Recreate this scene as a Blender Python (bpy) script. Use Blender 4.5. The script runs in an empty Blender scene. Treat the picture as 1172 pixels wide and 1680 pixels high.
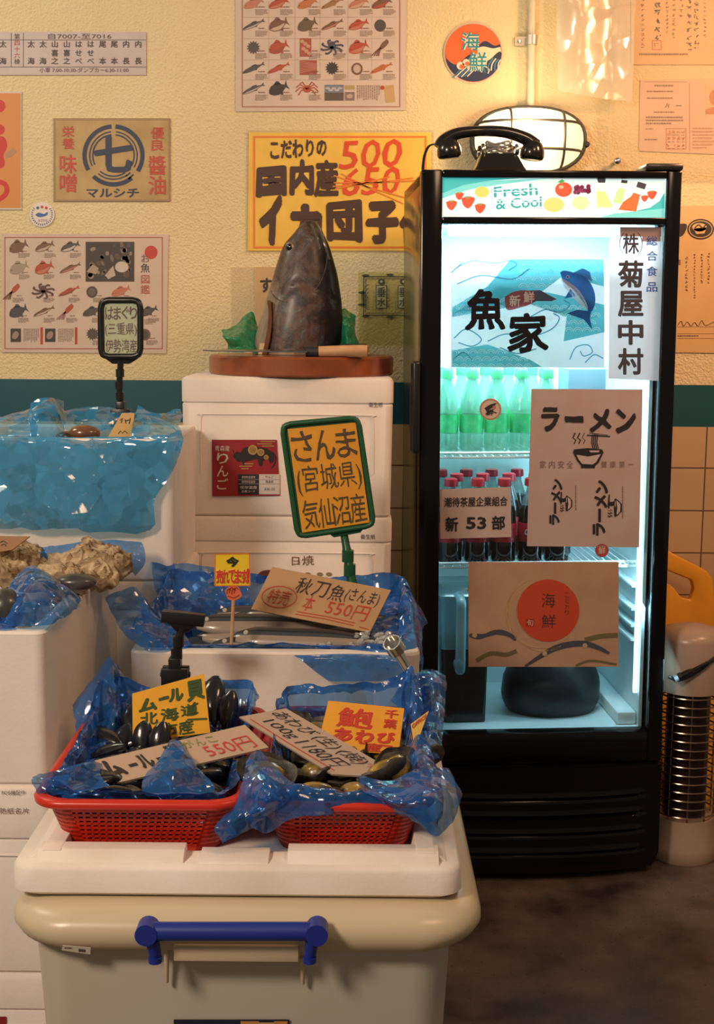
import bpy, bmesh, math, random
from mathutils import Vector, Matrix, noise

random.seed(7)
SC = bpy.context.scene
COL = SC.collection
V = Vector

# ------------------------------------------------------------------ camera
F, CX, CY = 2100.0, 586.0, 840.0
EYE = V((0, 0, 1.354))
TILT = math.atan(310 / 2100)
ROLL = math.radians(0.5)
CAMR = Matrix.Rotation(math.pi / 2 - TILT, 3, 'X') @ Matrix.Rotation(ROLL, 3, 'Z')
cam = bpy.data.cameras.new('camera')
cam.sensor_fit = 'VERTICAL'
cam.sensor_height = 36
cam.lens = F / 1680 * 36
camo = bpy.data.objects.new('camera', cam)
COL.objects.link(camo)
camo.matrix_world = Matrix.Translation(EYE) @ CAMR.to_4x4()
SC.camera = camo

# ------------------------------------------------------------------ light, world, exposure
SC.view_settings.view_transform = 'Standard'
SC.view_settings.look = 'None'
SC.view_settings.gamma = 1
SC.view_settings.use_curve_mapping = False
SC.view_settings.exposure = 0.34
wd = bpy.data.worlds.new('shop_air')
SC.world = wd
wd.use_nodes = True
wd.node_tree.nodes['Background'].inputs[0].default_value = (1.0, 0.80, 0.62, 1)
wd.node_tree.nodes['Background'].inputs[1].default_value = 0.13


def area(name, loc, target, size, col, power, size_y=None, spread=180):
    l = bpy.data.lights.new(name, 'AREA')
    l.energy = power
    l.color = col
    l.shape = 'RECTANGLE'
    l.size = size
    l.size_y = size_y or size
    o = bpy.data.objects.new(name, l)
    COL.objects.link(o)
    o.location = loc
    o.rotation_euler = (V(target) - V(loc)).to_track_quat('-Z', 'Y').to_euler()
    l.spread = math.radians(spread)
    return o


area('ceiling_lamp_front', (-1.6, -0.2, 2.6), (-0.3, 2.2, 0.9), 0.5, (1.0, 0.80, 0.63), 48)
area('ceiling_lamp_right', (1.75, 2.3, 2.7), (0.95, 3.66, 1.85), 0.4, (1.0, 0.50, 0.24), 12, spread=95)
area('ceiling_lamp_middle', (0.9, 1.3, 2.75), (-0.3, 2.3, 0.8), 0.4, (1.0, 0.60, 0.34), 9)
area('ceiling_lamp_left', (-1.9, 2.6, 2.7), (-0.7, 3.4, 1.3), 0.5, (1.0, 0.90, 0.66), 11)


# ------------------------------------------------------------------ pixel -> place helpers
def ray(px, py):
    return CAMR @ V(((px - CX) / F, -(py - CY) / F, -1))


def P(px, py, Y):
    d = ray(px, py)
    return EYE + d * (Y / d.y)


def PZ(px, py, Z):
    d = ray(px, py)
    return EYE + d * ((Z - EYE.z) / d.z)


class Surf:
    """a flat sheet standing in the room: a point on it and the way it faces"""

    def __init__(s, p, n):
        s.p = V(p)
        s.n = V(n).normalized()

    def at(s, x, y, lift=0.0):
        d = ray(x, y)
        t = (s.p - EYE).dot(s.n) / d.dot(s.n)
        return EYE + d * t + s.n * lift


# ------------------------------------------------------------------ materials
def nodes(name):
    m = bpy.data.materials.new(name)
    m.use_nodes = True
    nt = m.node_tree
    return m, nt, nt.nodes['Principled BSDF'], nt.nodes['Material Output']


def N(nt, t, **kw):
    n = nt.nodes.new(t)
    for k, v in kw.items():
        if k in n.inputs:
            n.inputs[k].default_value = v
        else:
            setattr(n, k, v)
    return n


def c4(c):
    return (c[0], c[1], c[2], 1)


def mat(name, col, rough=0.5, metal=0.0, col2=None, scale=20, bump=0.0, bscale=60, spec=0.5, detail=4, trans=0.0, coat=0.0):
    m, nt, b, out = nodes(name)
    b.inputs['Base Color'].default_value = c4(col)
    b.inputs['Roughness'].default_value = rough
    b.inputs['Metallic'].default_value = metal
    b.inputs['Specular IOR Level'].default_value = spec
    b.inputs['Coat Weight'].default_value = coat
    tc = N(nt, 'ShaderNodeTexCoord')
    if col2:
        nz = N(nt, 'ShaderNodeTexNoise', Scale=scale, Detail=detail)
        nt.links.new(tc.outputs['Object'], nz.inputs['Vector'])
        r = N(nt, 'ShaderNodeValToRGB')
        r.color_ramp.elements[0].position = 0.35
        r.color_ramp.elements[1].position = 0.65
        r.color_ramp.elements[0].color = c4(col)
        r.color_ramp.elements[1].color = c4(col2)
        nt.links.new(nz.outputs['Fac'], r.inputs['Fac'])
        nt.links.new(r.outputs['Color'], b.inputs['Base Color'])
    if bump:
        nb = N(nt, 'ShaderNodeTexNoise', Scale=bscale, Detail=6)
        nt.links.new(tc.outputs['Object'], nb.inputs['Vector'])
        bp = N(nt, 'ShaderNodeBump', Strength=bump, Distance=0.004)
        nt.links.new(nb.outputs['Fac'], bp.inputs['Height'])
        nt.links.new(bp.outputs['Normal'], b.inputs['Normal'])
    if trans:
        tl = N(nt, 'ShaderNodeBsdfTranslucent')
        tl.inputs['Color'].default_value = c4(col)
        mx = N(nt, 'ShaderNodeMixShader', Fac=trans)
        nt.links.new(b.outputs[0], mx.inputs[1])
        nt.links.new(tl.outputs[0], mx.inputs[2])
        nt.links.new(mx.outputs[0], out.inputs['Surface'])
    return m


def film(name, tint, body, fac=0.5, rough=0.22, bump=0.0, bscale=40, edge=0.35):
    """thin see-through plastic: part clear tint, part glossy coloured film, denser where seen edge-on"""
    m, nt, b, out = nodes(name)
    b.inputs['Base Color'].default_value = c4(body)
    b.inputs['Roughness'].default_value = rough
    b.inputs['Specular IOR Level'].default_value = 0.8
    b.inputs['Coat Weight'].default_value = 1.0
    b.inputs['Coat Roughness'].default_value = 0.08
    t = N(nt, 'ShaderNodeBsdfTransparent')
    t.inputs[0].default_value = c4(tint)
    lw = N(nt, 'ShaderNodeLayerWeight', Blend=0.4)
    ma = N(nt, 'ShaderNodeMath', operation='MULTIPLY_ADD')
    ma.use_clamp = True
    nt.links.new(lw.outputs['Facing'], ma.inputs[0])
    ma.inputs[1].default_value = edge
    ma.inputs[2].default_value = fac
    mx = N(nt, 'ShaderNodeMixShader')
    nt.links.new(ma.outputs[0], mx.inputs[0])
    nt.links.new(t.outputs[0], mx.inputs[1])
    nt.links.new(b.outputs[0], mx.inputs[2])
    nt.links.new(mx.outputs[0], out.inputs['Surface'])
    if bump:
        tc = N(nt, 'ShaderNodeTexCoord')
        # flat facets with sharp folds between them
        hs_ = []
        for sc_, k_ in ((bscale, 1.0), (bscale * 2.6, .7)):
            vo = N(nt, 'ShaderNodeTexVoronoi', Scale=sc_, feature='F1')
            nt.links.new(tc.outputs['Object'], vo.inputs['Vector'])
            a_ = N(nt, 'ShaderNodeVectorMath', operation='SUBTRACT')
            nt.links.new(tc.outputs['Object'], a_.inputs[0])
            nt.links.new(vo.outputs['Position'], a_.inputs[1])
            b_ = N(nt, 'ShaderNodeVectorMath', operation='SUBTRACT')
            nt.links.new(vo.outputs['Color'], b_.inputs[0])
            b_.inputs[1].default_value = (.5, .5, .5)
            d_ = N(nt, 'ShaderNodeVectorMath', operation='DOT_PRODUCT')
            nt.links.new(a_.outputs[0], d_.inputs[0])
            nt.links.new(b_.outputs[0], d_.inputs[1])
            m_ = N(nt, 'ShaderNodeMath', operation='MULTIPLY')
            nt.links.new(d_.outputs['Value'], m_.inputs[0])
            m_.inputs[1].default_value = k_
            hs_.append(m_)
        ad = N(nt, 'ShaderNodeMath', operation='ADD')
        nt.links.new(hs_[0].outputs[0], ad.inputs[0])
        nt.links.new(hs_[1].outputs[0], ad.inputs[1])
        bp = N(nt, 'ShaderNodeBump', Strength=1.0, Distance=bump)
        nt.links.new(ad.outputs[0], bp.inputs['Height'])
        nt.links.new(bp.outputs['Normal'], b.inputs['Normal'])
        nt.links.new(bp.outputs['Normal'], b.inputs['Coat Normal'])
    return m


def emit(name, col, s):
    m, nt, b, out = nodes(name)
    b.inputs['Base Color'].default_value = c4(col)
    b.inputs['Emission Color'].default_value = c4(col)
    b.inputs['Emission Strength'].default_value = s
    return m


def inkmat(name, rough=0.5, trans=0.0, glow=0.0, coat=0.0):
    m, nt, b, out = nodes(name)
    a = N(nt, 'ShaderNodeAttribute', attribute_name='ink')
    nt.links.new(a.outputs['Color'], b.inputs['Base Color'])
    b.inputs['Roughness'].default_value = rough
    b.inputs['Coat Weight'].default_value = coat
    if glow:
        nt.links.new(a.outputs['Color'], b.inputs['Emission Color'])
        b.inputs['Emission Strength'].default_value = glow
    if trans:
        tl = N(nt, 'ShaderNodeBsdfTranslucent')
        nt.links.new(a.outputs['Color'], tl.inputs['Color'])
        mx = N(nt, 'ShaderNodeMixShader', Fac=trans)
        nt.links.new(b.outputs[0], mx.inputs[1])
        nt.links.new(tl.outputs[0], mx.inputs[2])
        nt.links.new(mx.outputs[0], out.inputs['Surface'])
    return m


M_ink = inkmat('printed_ink', 0.5)
M_inkT = inkmat('printed_ink_on_thin_paper', 0.5, trans=0.7)
M_vert = inkmat('coloured_skin', 0.28, coat=0.3)
M_foam = mat('styrofoam', (0.86, 0.79, 0.73), 0.75, col2=(0.80, 0.725, 0.66), scale=9, bump=0.12, bscale=170)
M_foamd = mat('styrofoam_used', (0.84, 0.765, 0.70), 0.75, col2=(0.74, 0.65, 0.56), scale=7, bump=0.12, bscale=170)
M_blue = film('blue_film', (0.36, 0.62, 0.94), (0.024, 0.16, 0.54), 0.36, 0.15, 1.1, 24)
M_bluel = film('pale_blue_film', (0.40, 0.76, 0.97), (0.045, 0.31, 0.62), 0.42, 0.14, 1.25, 16)
M_clear = film('clear_film', (0.95, 0.93, 0.9), (0.62, 0.58, 0.52), 0.55, 0.35)
M_lam = film('laminate', (0.98, 0.97, 0.95), (0.7, 0.66, 0.58), 0.10, 0.25, edge=.02)
M_acr = film('acrylic', (0.98, 0.97, 0.95), (0.75, 0.7, 0.6), 0.07, 0.06)
M_red = mat('red_plastic', (0.58, 0.028, 0.012), 0.35)
M_bluep = mat('blue_plastic', (0.012, 0.03, 0.26), 0.4)
M_black = mat('black_plastic', (0.012, 0.012, 0.013), 0.3)
M_matte = mat('matte_black', (0.02, 0.02, 0.02), 0.6)
M_enamel = mat('black_enamel', (0.005, 0.005, 0.006), 0.14, spec=0.28)
M_side = mat('polished_side', (0.30, 0.29, 0.26), 0.2, metal=1.0)
M_chrome = mat('chrome', (0.75, 0.74, 0.72), 0.18, metal=1.0)
M_steel = mat('blade_steel', (0.32, 0.32, 0.33), 0.25, metal=1.0)
M_wood = mat('pale_wood', (0.62, 0.38, 0.20), 0.5, col2=(0.50, 0.28, 0.14), scale=30)
M_cream = mat('cream_plastic', (0.66, 0.55, 0.37), 0.3, trans=0.12)
M_tub = mat('translucent_tub', (0.66, 0.61, 0.52), 0.4, col2=(0.60, 0.54, 0.44), scale=3, trans=0.15)
M_gwhite = mat('warm_white_enamel', (0.40, 0.28, 0.21), 0.3)
M_green = mat('green_plastic', (0.012, 0.09, 0.035), 0.35)
M_net = film('green_net', (0.05, 0.60, 0.34), (0.0, 0.20, 0.10), 0.5, 0.4, .8, 60)
M_white = mat('white_plastic', (0.82, 0.86, 0.88), 0.4)
M_yel = mat('orange_yellow_plastic', (0.80, 0.36, 0.015), 0.4)
M_pipe = mat('painted_conduit', (0.62, 0.55, 0.38), 0.4, col2=(0.50, 0.45, 0.33), scale=40)


# ------------------------------------------------------------------ mesh building
ORG = {}


class G:
    def __init__(s):
        s.v, s.f, s.c = [], [], []

    def add(s, v, f, c=None):
        n = len(s.v)
        s.v += [V(x) for x in v]
        s.f += [tuple(i + n for i in q) for q in f]
        s.c += [c] * len(f)
        return s

    def box(s, a, b, c=None):
        x0, y0, z0 = a
        x1, y1, z1 = b
        v = [(x0, y0, z0), (x1, y0, z0), (x1, y1, z0), (x0, y1, z0), (x0, y0, z1), (x1, y0, z1), (x1, y1, z1), (x0, y1, z1)]
        return s.add(v, [(0, 3, 2, 1), (4, 5, 6, 7), (0, 1, 5, 4), (1, 2, 6, 5), (2, 3, 7, 6), (3, 0, 4, 7)], c)

    def rings(s, rs, closed=True, cap0=True, cap1=True, c=None):
        n = len(rs[0])
        v = [p for r in rs for p in r]
        f = []
        for k in range(len(rs) - 1):
            for i in range(n if closed else n - 1):
                j = (i + 1) % n
                f.append((k * n + i, k * n + j, (k + 1) * n + j, (k + 1) * n + i))
        if cap0:
            f.append(tuple(range(n - 1, -1, -1)))
        if cap1:
            f.append(tuple((len(rs) - 1) * n + i for i in range(n)))
        return s.add(v, f, c)

    def tube(s, pts, r, n=8, closed=False, c=None, flat=1.0):
        pts = [V(p) for p in pts]
        m = len(pts)
        rs = []
        up = None
        for i in range(m):
            if closed:
                t = pts[(i + 1) % m] - pts[i - 1]
            else:
                t = pts[min(i + 1, m - 1)] - pts[max(i - 1, 0)]
            t.normalize()
            if up is None:
                up = t.orthogonal().normalized()
            else:
                up = up - t * up.dot(t)
                up = up.normalized() if up.length > 1e-6 else t.orthogonal().normalized()
            w = t.cross(up)
            rr_ = r[i] if isinstance(r, (list, tuple)) else r
            rs.append([pts[i] + (up * math.cos(a) + w * math.sin(a) * flat) * rr_ for a in [2 * math.pi * k / n for k in range(n)]])
        if closed:
            rs.append(rs[0])
            return s.rings(rs, True, False, False, c)
        return s.rings(rs, True, True, True, c)

    def lathe(s, prof, o=(0, 0, 0), n=24, axis=None, c=None, cap=True):
        """prof: list of (radius, height)"""
        o = V(o)
        rs = []
        q = V((0, 0, 1)).rotation_difference(V(axis).normalized()) if axis else None
        for r, h in prof:
            ring = []
            for k in range(n):
                a = 2 * math.pi * k / n
                p = V((r * math.cos(a), r * math.sin(a), h))
                if q:
                    p = q @ p
                ring.append(o + p)
            rs.append(ring)
        return s.rings(rs, True, cap, cap, c)

    def prism(s, poly, d, c=None):
        """poly: world points; d: thickness vector"""
        d = V(d)
        poly = [V(p) for p in poly]
        n = len(poly)
        f = [tuple(range(n)), tuple(range(2 * n - 1, n - 1, -1))]
        f += [(i, i + n, (i + 1) % n + n, (i + 1) % n) for i in range(n)]
        return s.add(poly + [p + d for p in poly], f, c)

    def ellipsoid(s, o, r, n=14, m=9, M=None, c=None):
        rs = []
        for i in range(m + 1):
            a = math.pi * i / m
            q = max(math.sin(a), 0.02)
            ring = []
            for k in range(n):
                b = 2 * math.pi * k / n
                p = V((r[0] * q * math.cos(b), r[1] * q * math.sin(b), -r[2] * math.cos(a)))
                if M:
                    p = M @ p
                ring.append(V(o) + p)
            rs.append(ring)
        return s.rings(rs, True, True, True, c)

    def xf(s, M):
        s.v = [M @ p for p in s.v]
        return s

    def obj(s, name, m, parent=None, bevel=0, seg=2, smooth=35, sub=0, origin=None, recalc=True, weld=False):
        me = bpy.data.meshes.new(name)
        lo = V([min(p[i] for p in s.v) for i in range(3)])
        hi = V([max(p[i] for p in s.v) for i in range(3)])
        o0 = V(origin) if origin else V(((lo.x + hi.x) / 2, (lo.y + hi.y) / 2, lo.z))
        me.from_pydata([p - o0 for p in s.v], [], s.f)
        if any(c is not None for c in s.c):
            at = me.color_attributes.new('ink', 'FLOAT_COLOR', 'CORNER')
            for p, c in zip(me.polygons, s.c):
                c = c or (0.5, 0.5, 0.5)
                for li in p.loop_indices:
                    at.data[li].color = (c[0], c[1], c[2], 1)
        if recalc or bevel:
            bm = bmesh.new()
            bm.from_mesh(me)
            if weld:
                bmesh.ops.remove_doubles(bm, verts=bm.verts, dist=1e-5)
            if recalc:
                bmesh.ops.recalc_face_normals(bm, faces=bm.faces)
            if bevel:
                es = [e for e in bm.edges if len(e.link_faces) == 2 and e.calc_face_angle(0) > 0.5]
                bmesh.ops.bevel(bm, geom=es, offset=bevel, segments=seg, affect='EDGES', profile=0.5, clamp_overlap=True)
            bm.to_mesh(me)
            bm.free()
        if smooth:
            me.polygons.foreach_set('use_smooth', [True] * len(me.polygons))
            me.set_sharp_from_angle(angle=math.radians(smooth))
        me.materials.append(m)
        o = bpy.data.objects.new(name, me)
        COL.objects.link(o)
        ORG[o.name] = o0
        if parent:
            o.parent = parent
            o.location = o0 - ORG[parent.name]
        else:
            o.location = o0
        if sub:
            md = o.modifiers.new('smooth', 'SUBSURF')
            md.levels = md.render_levels = sub
        return o


def tag(o, label, cat, group=None, kind=None):
    o['label'] = label
    o['category'] = cat
    if group:
        o['group'] = group
    if kind:
        o['kind'] = kind
    return o


def struct(o):
    o['kind'] = 'structure'
    return o


def empty(name, loc, label, cat, group=None):
    o = bpy.data.objects.new(name, None)
    o.empty_display_size = 0.05
    COL.objects.link(o)
    o.location = loc
    ORG[o.name] = V(loc)
    return tag(o, label, cat, group)


def dup(root, loc, rot=(0, 0, 0), label=None, scale=None):
    r = root.copy()
    COL.objects.link(r)
    r.location = loc
    r.rotation_euler = rot
    if scale:
        r.scale = scale
    if label:
        r['label'] = label
    for ch in list(root.children):
        c = ch.copy()
        COL.objects.link(c)
        c.parent = r
        for g in list(ch.children):
            d = g.copy()
            COL.objects.link(d)
            d.parent = c
    return r


def rr(x0, x1, y0, y1, r, z, n=5):
    pts = []
    for cx, cy, a0 in ((x1 - r, y0 + r, -90), (x1 - r, y1 - r, 0), (x0 + r, y1 - r, 90), (x0 + r, y0 + r, 180)):
        for k in range(n + 1):
            a = math.radians(a0 + 90 * k / n)
            pts.append(V((cx + r * math.cos(a), cy + r * math.sin(a), z)))
    return pts


def catmull(ps, n):
    """smooth curve through points, n steps per span"""
    ps = [V(p) for p in ps]
    q = [ps[0] * 2 - ps[1]] + ps + [ps[-1] * 2 - ps[-2]]
    out = []
    for i in range(1, len(q) - 2):
        a, b, c, d = q[i - 1:i + 3]
        for k in range(n):
            t = k / n
            out.append(0.5 * ((2 * b) + (c - a) * t + (2 * a - 5 * b + 4 * c - d) * t * t + (3 * b - a - 3 * c + d) * t ** 3))
    out.append(ps[-1])
    return out


def crumple(p, amp, fr, seed):
    """film creases: flat facets meeting in sharp folds"""
    o = V((seed * 3.1, seed * 1.7, seed * 0.9))
    out = p.copy()
    for f, a in ((fr * .8, 1.0), (fr * 2.2, .42)):
        d, pt = noise.voronoi(p * f + o)
        n = noise.cell_vector(pt[0] * 7.3) * 2 - V((1, 1, 1))
        h = d[1] - d[0]
        out += (n * .55 + noise.noise_vector(p * f * .6 + o) * .6) * a * amp * min(h * 2.2, 1.0)
    return out


def sheet(name, ctrl, m, parent=None, k=15, amp=0.008, fr=14, seed=1, smooth=28):
    """crumpled film through rows of points"""
    rows = [catmull(r, k) for r in ctrl]
    cols = list(zip(*rows))
    cols = [catmull(c, k) for c in cols]
    g = G()
    nv = len(cols[0])
    vs = [crumple(p, amp, fr, seed) for c in cols for p in c]
    fs = [(i * nv + j, (i + 1) * nv + j, (i + 1) * nv + j + 1, i * nv + j + 1) for i in range(len(cols) - 1) for j in range(nv - 1)]
    g.add(vs, fs)
    return g.obj(name, m, parent, smooth=smooth, recalc=False)


def rows(spec):
    """rows of (px, py, Y) -> world"""
    return [[P(*q) for q in r] for r in spec]


# ------------------------------------------------------------------ lettering
_gc = {}
_tc = bpy.data.curves.new('lettering', 'FONT')
_tc.resolution_u = 2
_to = bpy.data.objects.new('lettering_source', _tc)
COL.objects.link(_to)


def glyph(s, w=0.0):
    k = (s, w)
    if k not in _gc:
        _tc.body = s
        _tc.offset = w
        dg = bpy.context.evaluated_depsgraph_get()
        dg.update()
        me = bpy.data.meshes.new_from_object(_to.evaluated_get(dg))
        vs = [(v.co.x, v.co.y) for v in me.vertices]
        fs = [tuple(p.vertices) for p in me.polygons]
        bpy.data.meshes.remove(me)
        _gc[k] = (vs, fs)
    return _gc[k]


def mixq(q, u, v):
    (a, b), (c, d), (e, f), (g, h) = q     # TL TR BR BL
    x = (a * (1 - u) + c * u) * (1 - v) + (g * (1 - u) + e * u) * v
    y = (b * (1 - u) + d * u) * (1 - v) + (h * (1 - u) + f * u) * v
    return x, y


def subq(q, u0, v0, u1, v1):
    return [mixq(q, u0, v0), mixq(q, u1, v0), mixq(q, u1, v1), mixq(q, u0, v1)]


class Ink:
    """flat print on a sheet; every coordinate is a spot on that sheet"""

    def __init__(s, surf, base=0.0004):
        s.s, s.g, s.b = surf, G(), base

    def poly(s, pts, c, l=1):
        s.g.add([s.s.at(x, y, s.b + l * 0.00022) for x, y in pts], [tuple(range(len(pts)))], c)

    def rect(s, x0, y0, x1, y1, c, l=1):
        s.poly([(x0, y0), (x1, y0), (x1, y1), (x0, y1)], c, l)

    def line(s, pts, w, c, l=2):
        n = len(pts)
        L, R = [], []
        for i in range(n):
            x0, y0 = pts[max(i - 1, 0)]
            x1, y1 = pts[min(i + 1, n - 1)]
            d = math.hypot(x1 - x0, y1 - y0) or 1
            nx, ny = -(y1 - y0) / d, (x1 - x0) / d
            ww = (w[i] if isinstance(w, (list, tuple)) else w) / 2
            L.append((pts[i][0] + nx * ww, pts[i][1] + ny * ww))
            R.append((pts[i][0] - nx * ww, pts[i][1] - ny * ww))
        vs = [s.s.at(x, y, s.b + l * 0.00022) for x, y in L + R]
        s.g.add(vs, [(i, i + 1, n + i + 1, n + i) for i in range(n - 1)], c)

    def curve(s, pts, w, c, l=2, k=6):
        q = catmull([(x, y, 0) for x, y in pts], k)
        s.line([(p.x, p.y) for p in q], w, c, l)

    def blob(s, pts, c, l=1, k=5):
        q = catmull([(x, y, 0) for x, y in pts + pts[:1]], k)
        s.poly([(p.x, p.y) for p in q[:-1]], c, l)

    def ell(s, cx, cy, rx, ry, c, l=1, a=0, n=24):
        ca, sa = math.cos(math.radians(a)), math.sin(math.radians(a))
        s.poly([(cx + rx * math.cos(t) * ca - ry * math.sin(t) * sa, cy + rx * math.cos(t) * sa + ry * math.sin(t) * ca)
                for t in [2 * math.pi * k / n for k in range(n)]], c, l)

    def arc(s, cx, cy, rx, ry, a0, a1, w, c, l=2, n=24):
        s.line([(cx + rx * math.cos(math.radians(a0 + (a1 - a0) * k / n)), cy + ry * math.sin(math.radians(a0 + (a1 - a0) * k / n))) for k in range(n + 1)], w, c, l)

    def frame(s, x0, y0, x1, y1, w, c, l=2):
        s.rect(x0, y0, x1, y0 + w, c, l)
        s.rect(x0, y1 - w, x1, y1, c, l)
        s.rect(x0, y0 + w, x0 + w, y1 - w, c, l)
        s.rect(x1 - w, y0 + w, x1, y1 - w, c, l)

    def text(s, t, q, c, w=0.0, l=3, wob=0.0, em=False, shear=0.0):
        """q: box (x0,y0,x1,y1) or four corners TL TR BR BL; em keeps one square cell"""
        if len(q) == 4 and not isinstance(q[0], (tuple, list)):
            x0, y0, x1, y1 = q
            q = [(x0, y0), (x1, y0), (x1, y1), (x0, y1)]
        vs, fs = glyph(t)
        if not vs:
            return
        if em:
            a0, a1, b0, b1 = 0.0, 1.0, -0.13, 0.88
        else:
            a0, a1 = min(v[0] for v in vs), max(v[0] for v in vs)
            b0, b1 = min(v[1] for v in vs), max(v[1] for v in vs)
        nb = 1 if w < .004 else (6 if w < .03 else 10)
        a0, a1, b0, b1 = (a0, a1, b0, b1) if em or nb == 1 else (a0 - w, a1 + w, b0 - w, b1 + w)
        for q_ in range(nb):
            ox, oy = (0, 0) if nb == 1 else (w * math.cos(2 * math.pi * q_ / nb), w * math.sin(2 * math.pi * q_ / nb))
            out = []
            for x, y in vs:
                u, v = (x + ox - a0) / (a1 - a0 or 1), 1 - (y + oy - b0) / (b1 - b0 or 1)
                u += shear * (0.5 - v)
                X, Y = mixq(q, u, v)
                if wob:
                    d = noise.noise_vector(V((X * 0.09, Y * 0.09, len(t) * 3.3)))
                    X += d.x * wob
                    Y += d.y * wob
                out.append(s.s.at(X, Y, s.b + l * 0.00022 + q_ * 0.00004))
            s.g.add(out, fs, c)

    def vtext(s, t, x, y0, size, step, c, w=0.0, l=3, wob=0):
        for i, ch in enumerate(t):
            if ch != ' ':
                yy = y0 + i * step
                s.text(ch, (x - size / 2, yy, x + size / 2, yy + size), c, w, l, wob, em=True)

    def fine(s, x0, y0, x1, y1, n, c, l=2, seed=0, vert=False):
        """rows of print too small to read"""
        rnd = random.Random(seed + int(x0 * 7 + y0 * 13))
        for i in range(n):
            a = (y0 + (y1 - y0) * (i + 0.25) / n) if not vert else (x0 + (x1 - x0) * (i + 0.25) / n)
            t = ((y1 - y0) if not vert else (x1 - x0)) / n * 0.5
            p, e = (x0, x1) if not vert else (y0, y1)
            e = e - rnd.random() * (e - p) * 0.15 if i < n - 1 else e - (e - p) * 0.35
            while p < e:
                q = min(p + rnd.uniform(1.2, 4.5), e)
                if vert:
                    s.rect(a, p, a + t, q, c, l)
                else:
                    s.rect(p, a, q, a + t, c, l)
                p = q + rnd.uniform(0.5, 1.0)

    def scrawl(s, x, y0, y1, w, c, l=2, seed=0, th=1.0):
        """a column of brush writing too small to read"""
        rnd = random.Random(seed + int(x * 3))
        y = y0
        while y < y1:
            h = min(w * 1.1, y1 - y)
            for k in range(4):
                ax, ay = x + rnd.uniform(-.5, .5) * w, y + rnd.uniform(0.05, .9) * h
                bx, by = x + rnd.uniform(-.5, .5) * w, y + rnd.uniform(0.05, .9) * h
                s.line([(ax, ay), ((ax + bx) / 2 + rnd.uniform(-1, 1) * .4, (ay + by) / 2), (bx, by)], th, c, l)
            y += h * 1.2

    def fish(s, cx, cy, L, H, a, c, belly=None, l=2, tail=1.0):
        ca, sa = math.cos(math.radians(a)), math.sin(math.radians(a))

        def T(pts):
            return [(cx + x * L * ca - y * H * sa, cy + x * L * sa + y * H * ca) for x, y in pts]
        s.poly(T([(-.5, .05), (-.44, -.2), (-.3, -.42), (-.1, -.5), (.1, -.42), (.28, -.2), (.36, -.1), (.5, -.42 * tail), (.45, 0), (.5, .42 * tail), (.36, .1), (.28, .2), (.1, .4), (-.1, .46), (-.3, .36), (-.44, .2)]), c, l)
        s.poly(T([(-.12, -.48), (.05, -.66), (.16, -.55), (.2, -.3)]), c, l)
        s.poly(T([(-.02, .44), (.1, .62), (.14, .38)]), c, l)
        if belly:
            s.poly(T([(-.46, .08), (-.3, .05), (0, .1), (.3, .04), (.25, .2), (.08, .36), (-.1, .4), (-.3, .3)]), belly, l + 1)
        s.ell(*T([(-.38, -.08)])[0], max(L * .022, .6), max(L * .022, .6), (.01, .01, .01), l + 2, n=8)

    def obj(s, name, m=None, parent=None):
        return s.g.obj(name, m or M_ink, parent, smooth=0, recalc=False)


_pm = {}


def paper(name, surf, quad, col, label, cat='poster', group=None, th=0.0012, trans=0.0, tint=None, parent=None, k=1):
    """a thin sheet with its four corners on a surface (TL TR BR BL)"""
    key = (col, trans)
    if key not in _pm:
        _pm[key] = mat('paper_stock', col, 0.6, col2=tint or tuple(x * 0.93 for x in col), scale=14, trans=trans)
    n = max(k, 1)
    top = [surf.at(*mixq(quad, i / n, 0)) for i in range(n + 1)]
    bot = [surf.at(*mixq(quad, i / n, 1)) for i in range(n, -1, -1)]
    g_ = G().prism(top + bot, surf.n * -th) if th else G().add(top + bot, [tuple(range(len(top + bot)))])
    o = g_.obj(name, _pm[key], parent, smooth=0, recalc=bool(th))
    if label:
        tag(o, label, cat, group)
    return o


def box4(x0, y0, x1, y1):
    return [(x0, y0), (x1, y0), (x1, y1), (x0, y1)]


# ================================================================== SETTING
WALL = 3.66


def plaster():
    m, nt, b, out = nodes('yellow_plaster')
    tc = N(nt, 'ShaderNodeTexCoord')
    n1 = N(nt, 'ShaderNodeTexNoise', Scale=2.2, Detail=5)
    r = N(nt, 'ShaderNodeValToRGB')
    r.color_ramp.elements[0].position = .3
    r.color_ramp.elements[1].position = .7
    r.color_ramp.elements[0].color = (0.68, 0.56, 0.32, 1)
    r.color_ramp.elements[1].color = (0.76, 0.66, 0.42, 1)
    n2 = N(nt, 'ShaderNodeTexNoise', Scale=190, Detail=4, Roughness=0.65)
    n3 = N(nt, 'ShaderNodeTexVoronoi', Scale=150)
    ad = N(nt, 'ShaderNodeMath', operation='ADD')
    bp = N(nt, 'ShaderNodeBump', Strength=0.55, Distance=0.004)
    for n in (n1, n2, n3):
        nt.links.new(tc.outputs['Object'], n.inputs['Vector'])
    nt.links.new(n1.outputs['Fac'], r.inputs['Fac'])
    nt.links.new(r.outputs[0], b.inputs['Base Color'])
    nt.links.new(n2.outputs['Fac'], ad.inputs[0])
    nt.links.new(n3.outputs['Distance'], ad.inputs[1])
    nt.links.new(ad.outputs[0], bp.inputs['Height'])
    nt.links.new(bp.outputs[0], b.inputs['Normal'])
    b.inputs['Roughness'].default_value = 0.7
    return m


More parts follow.
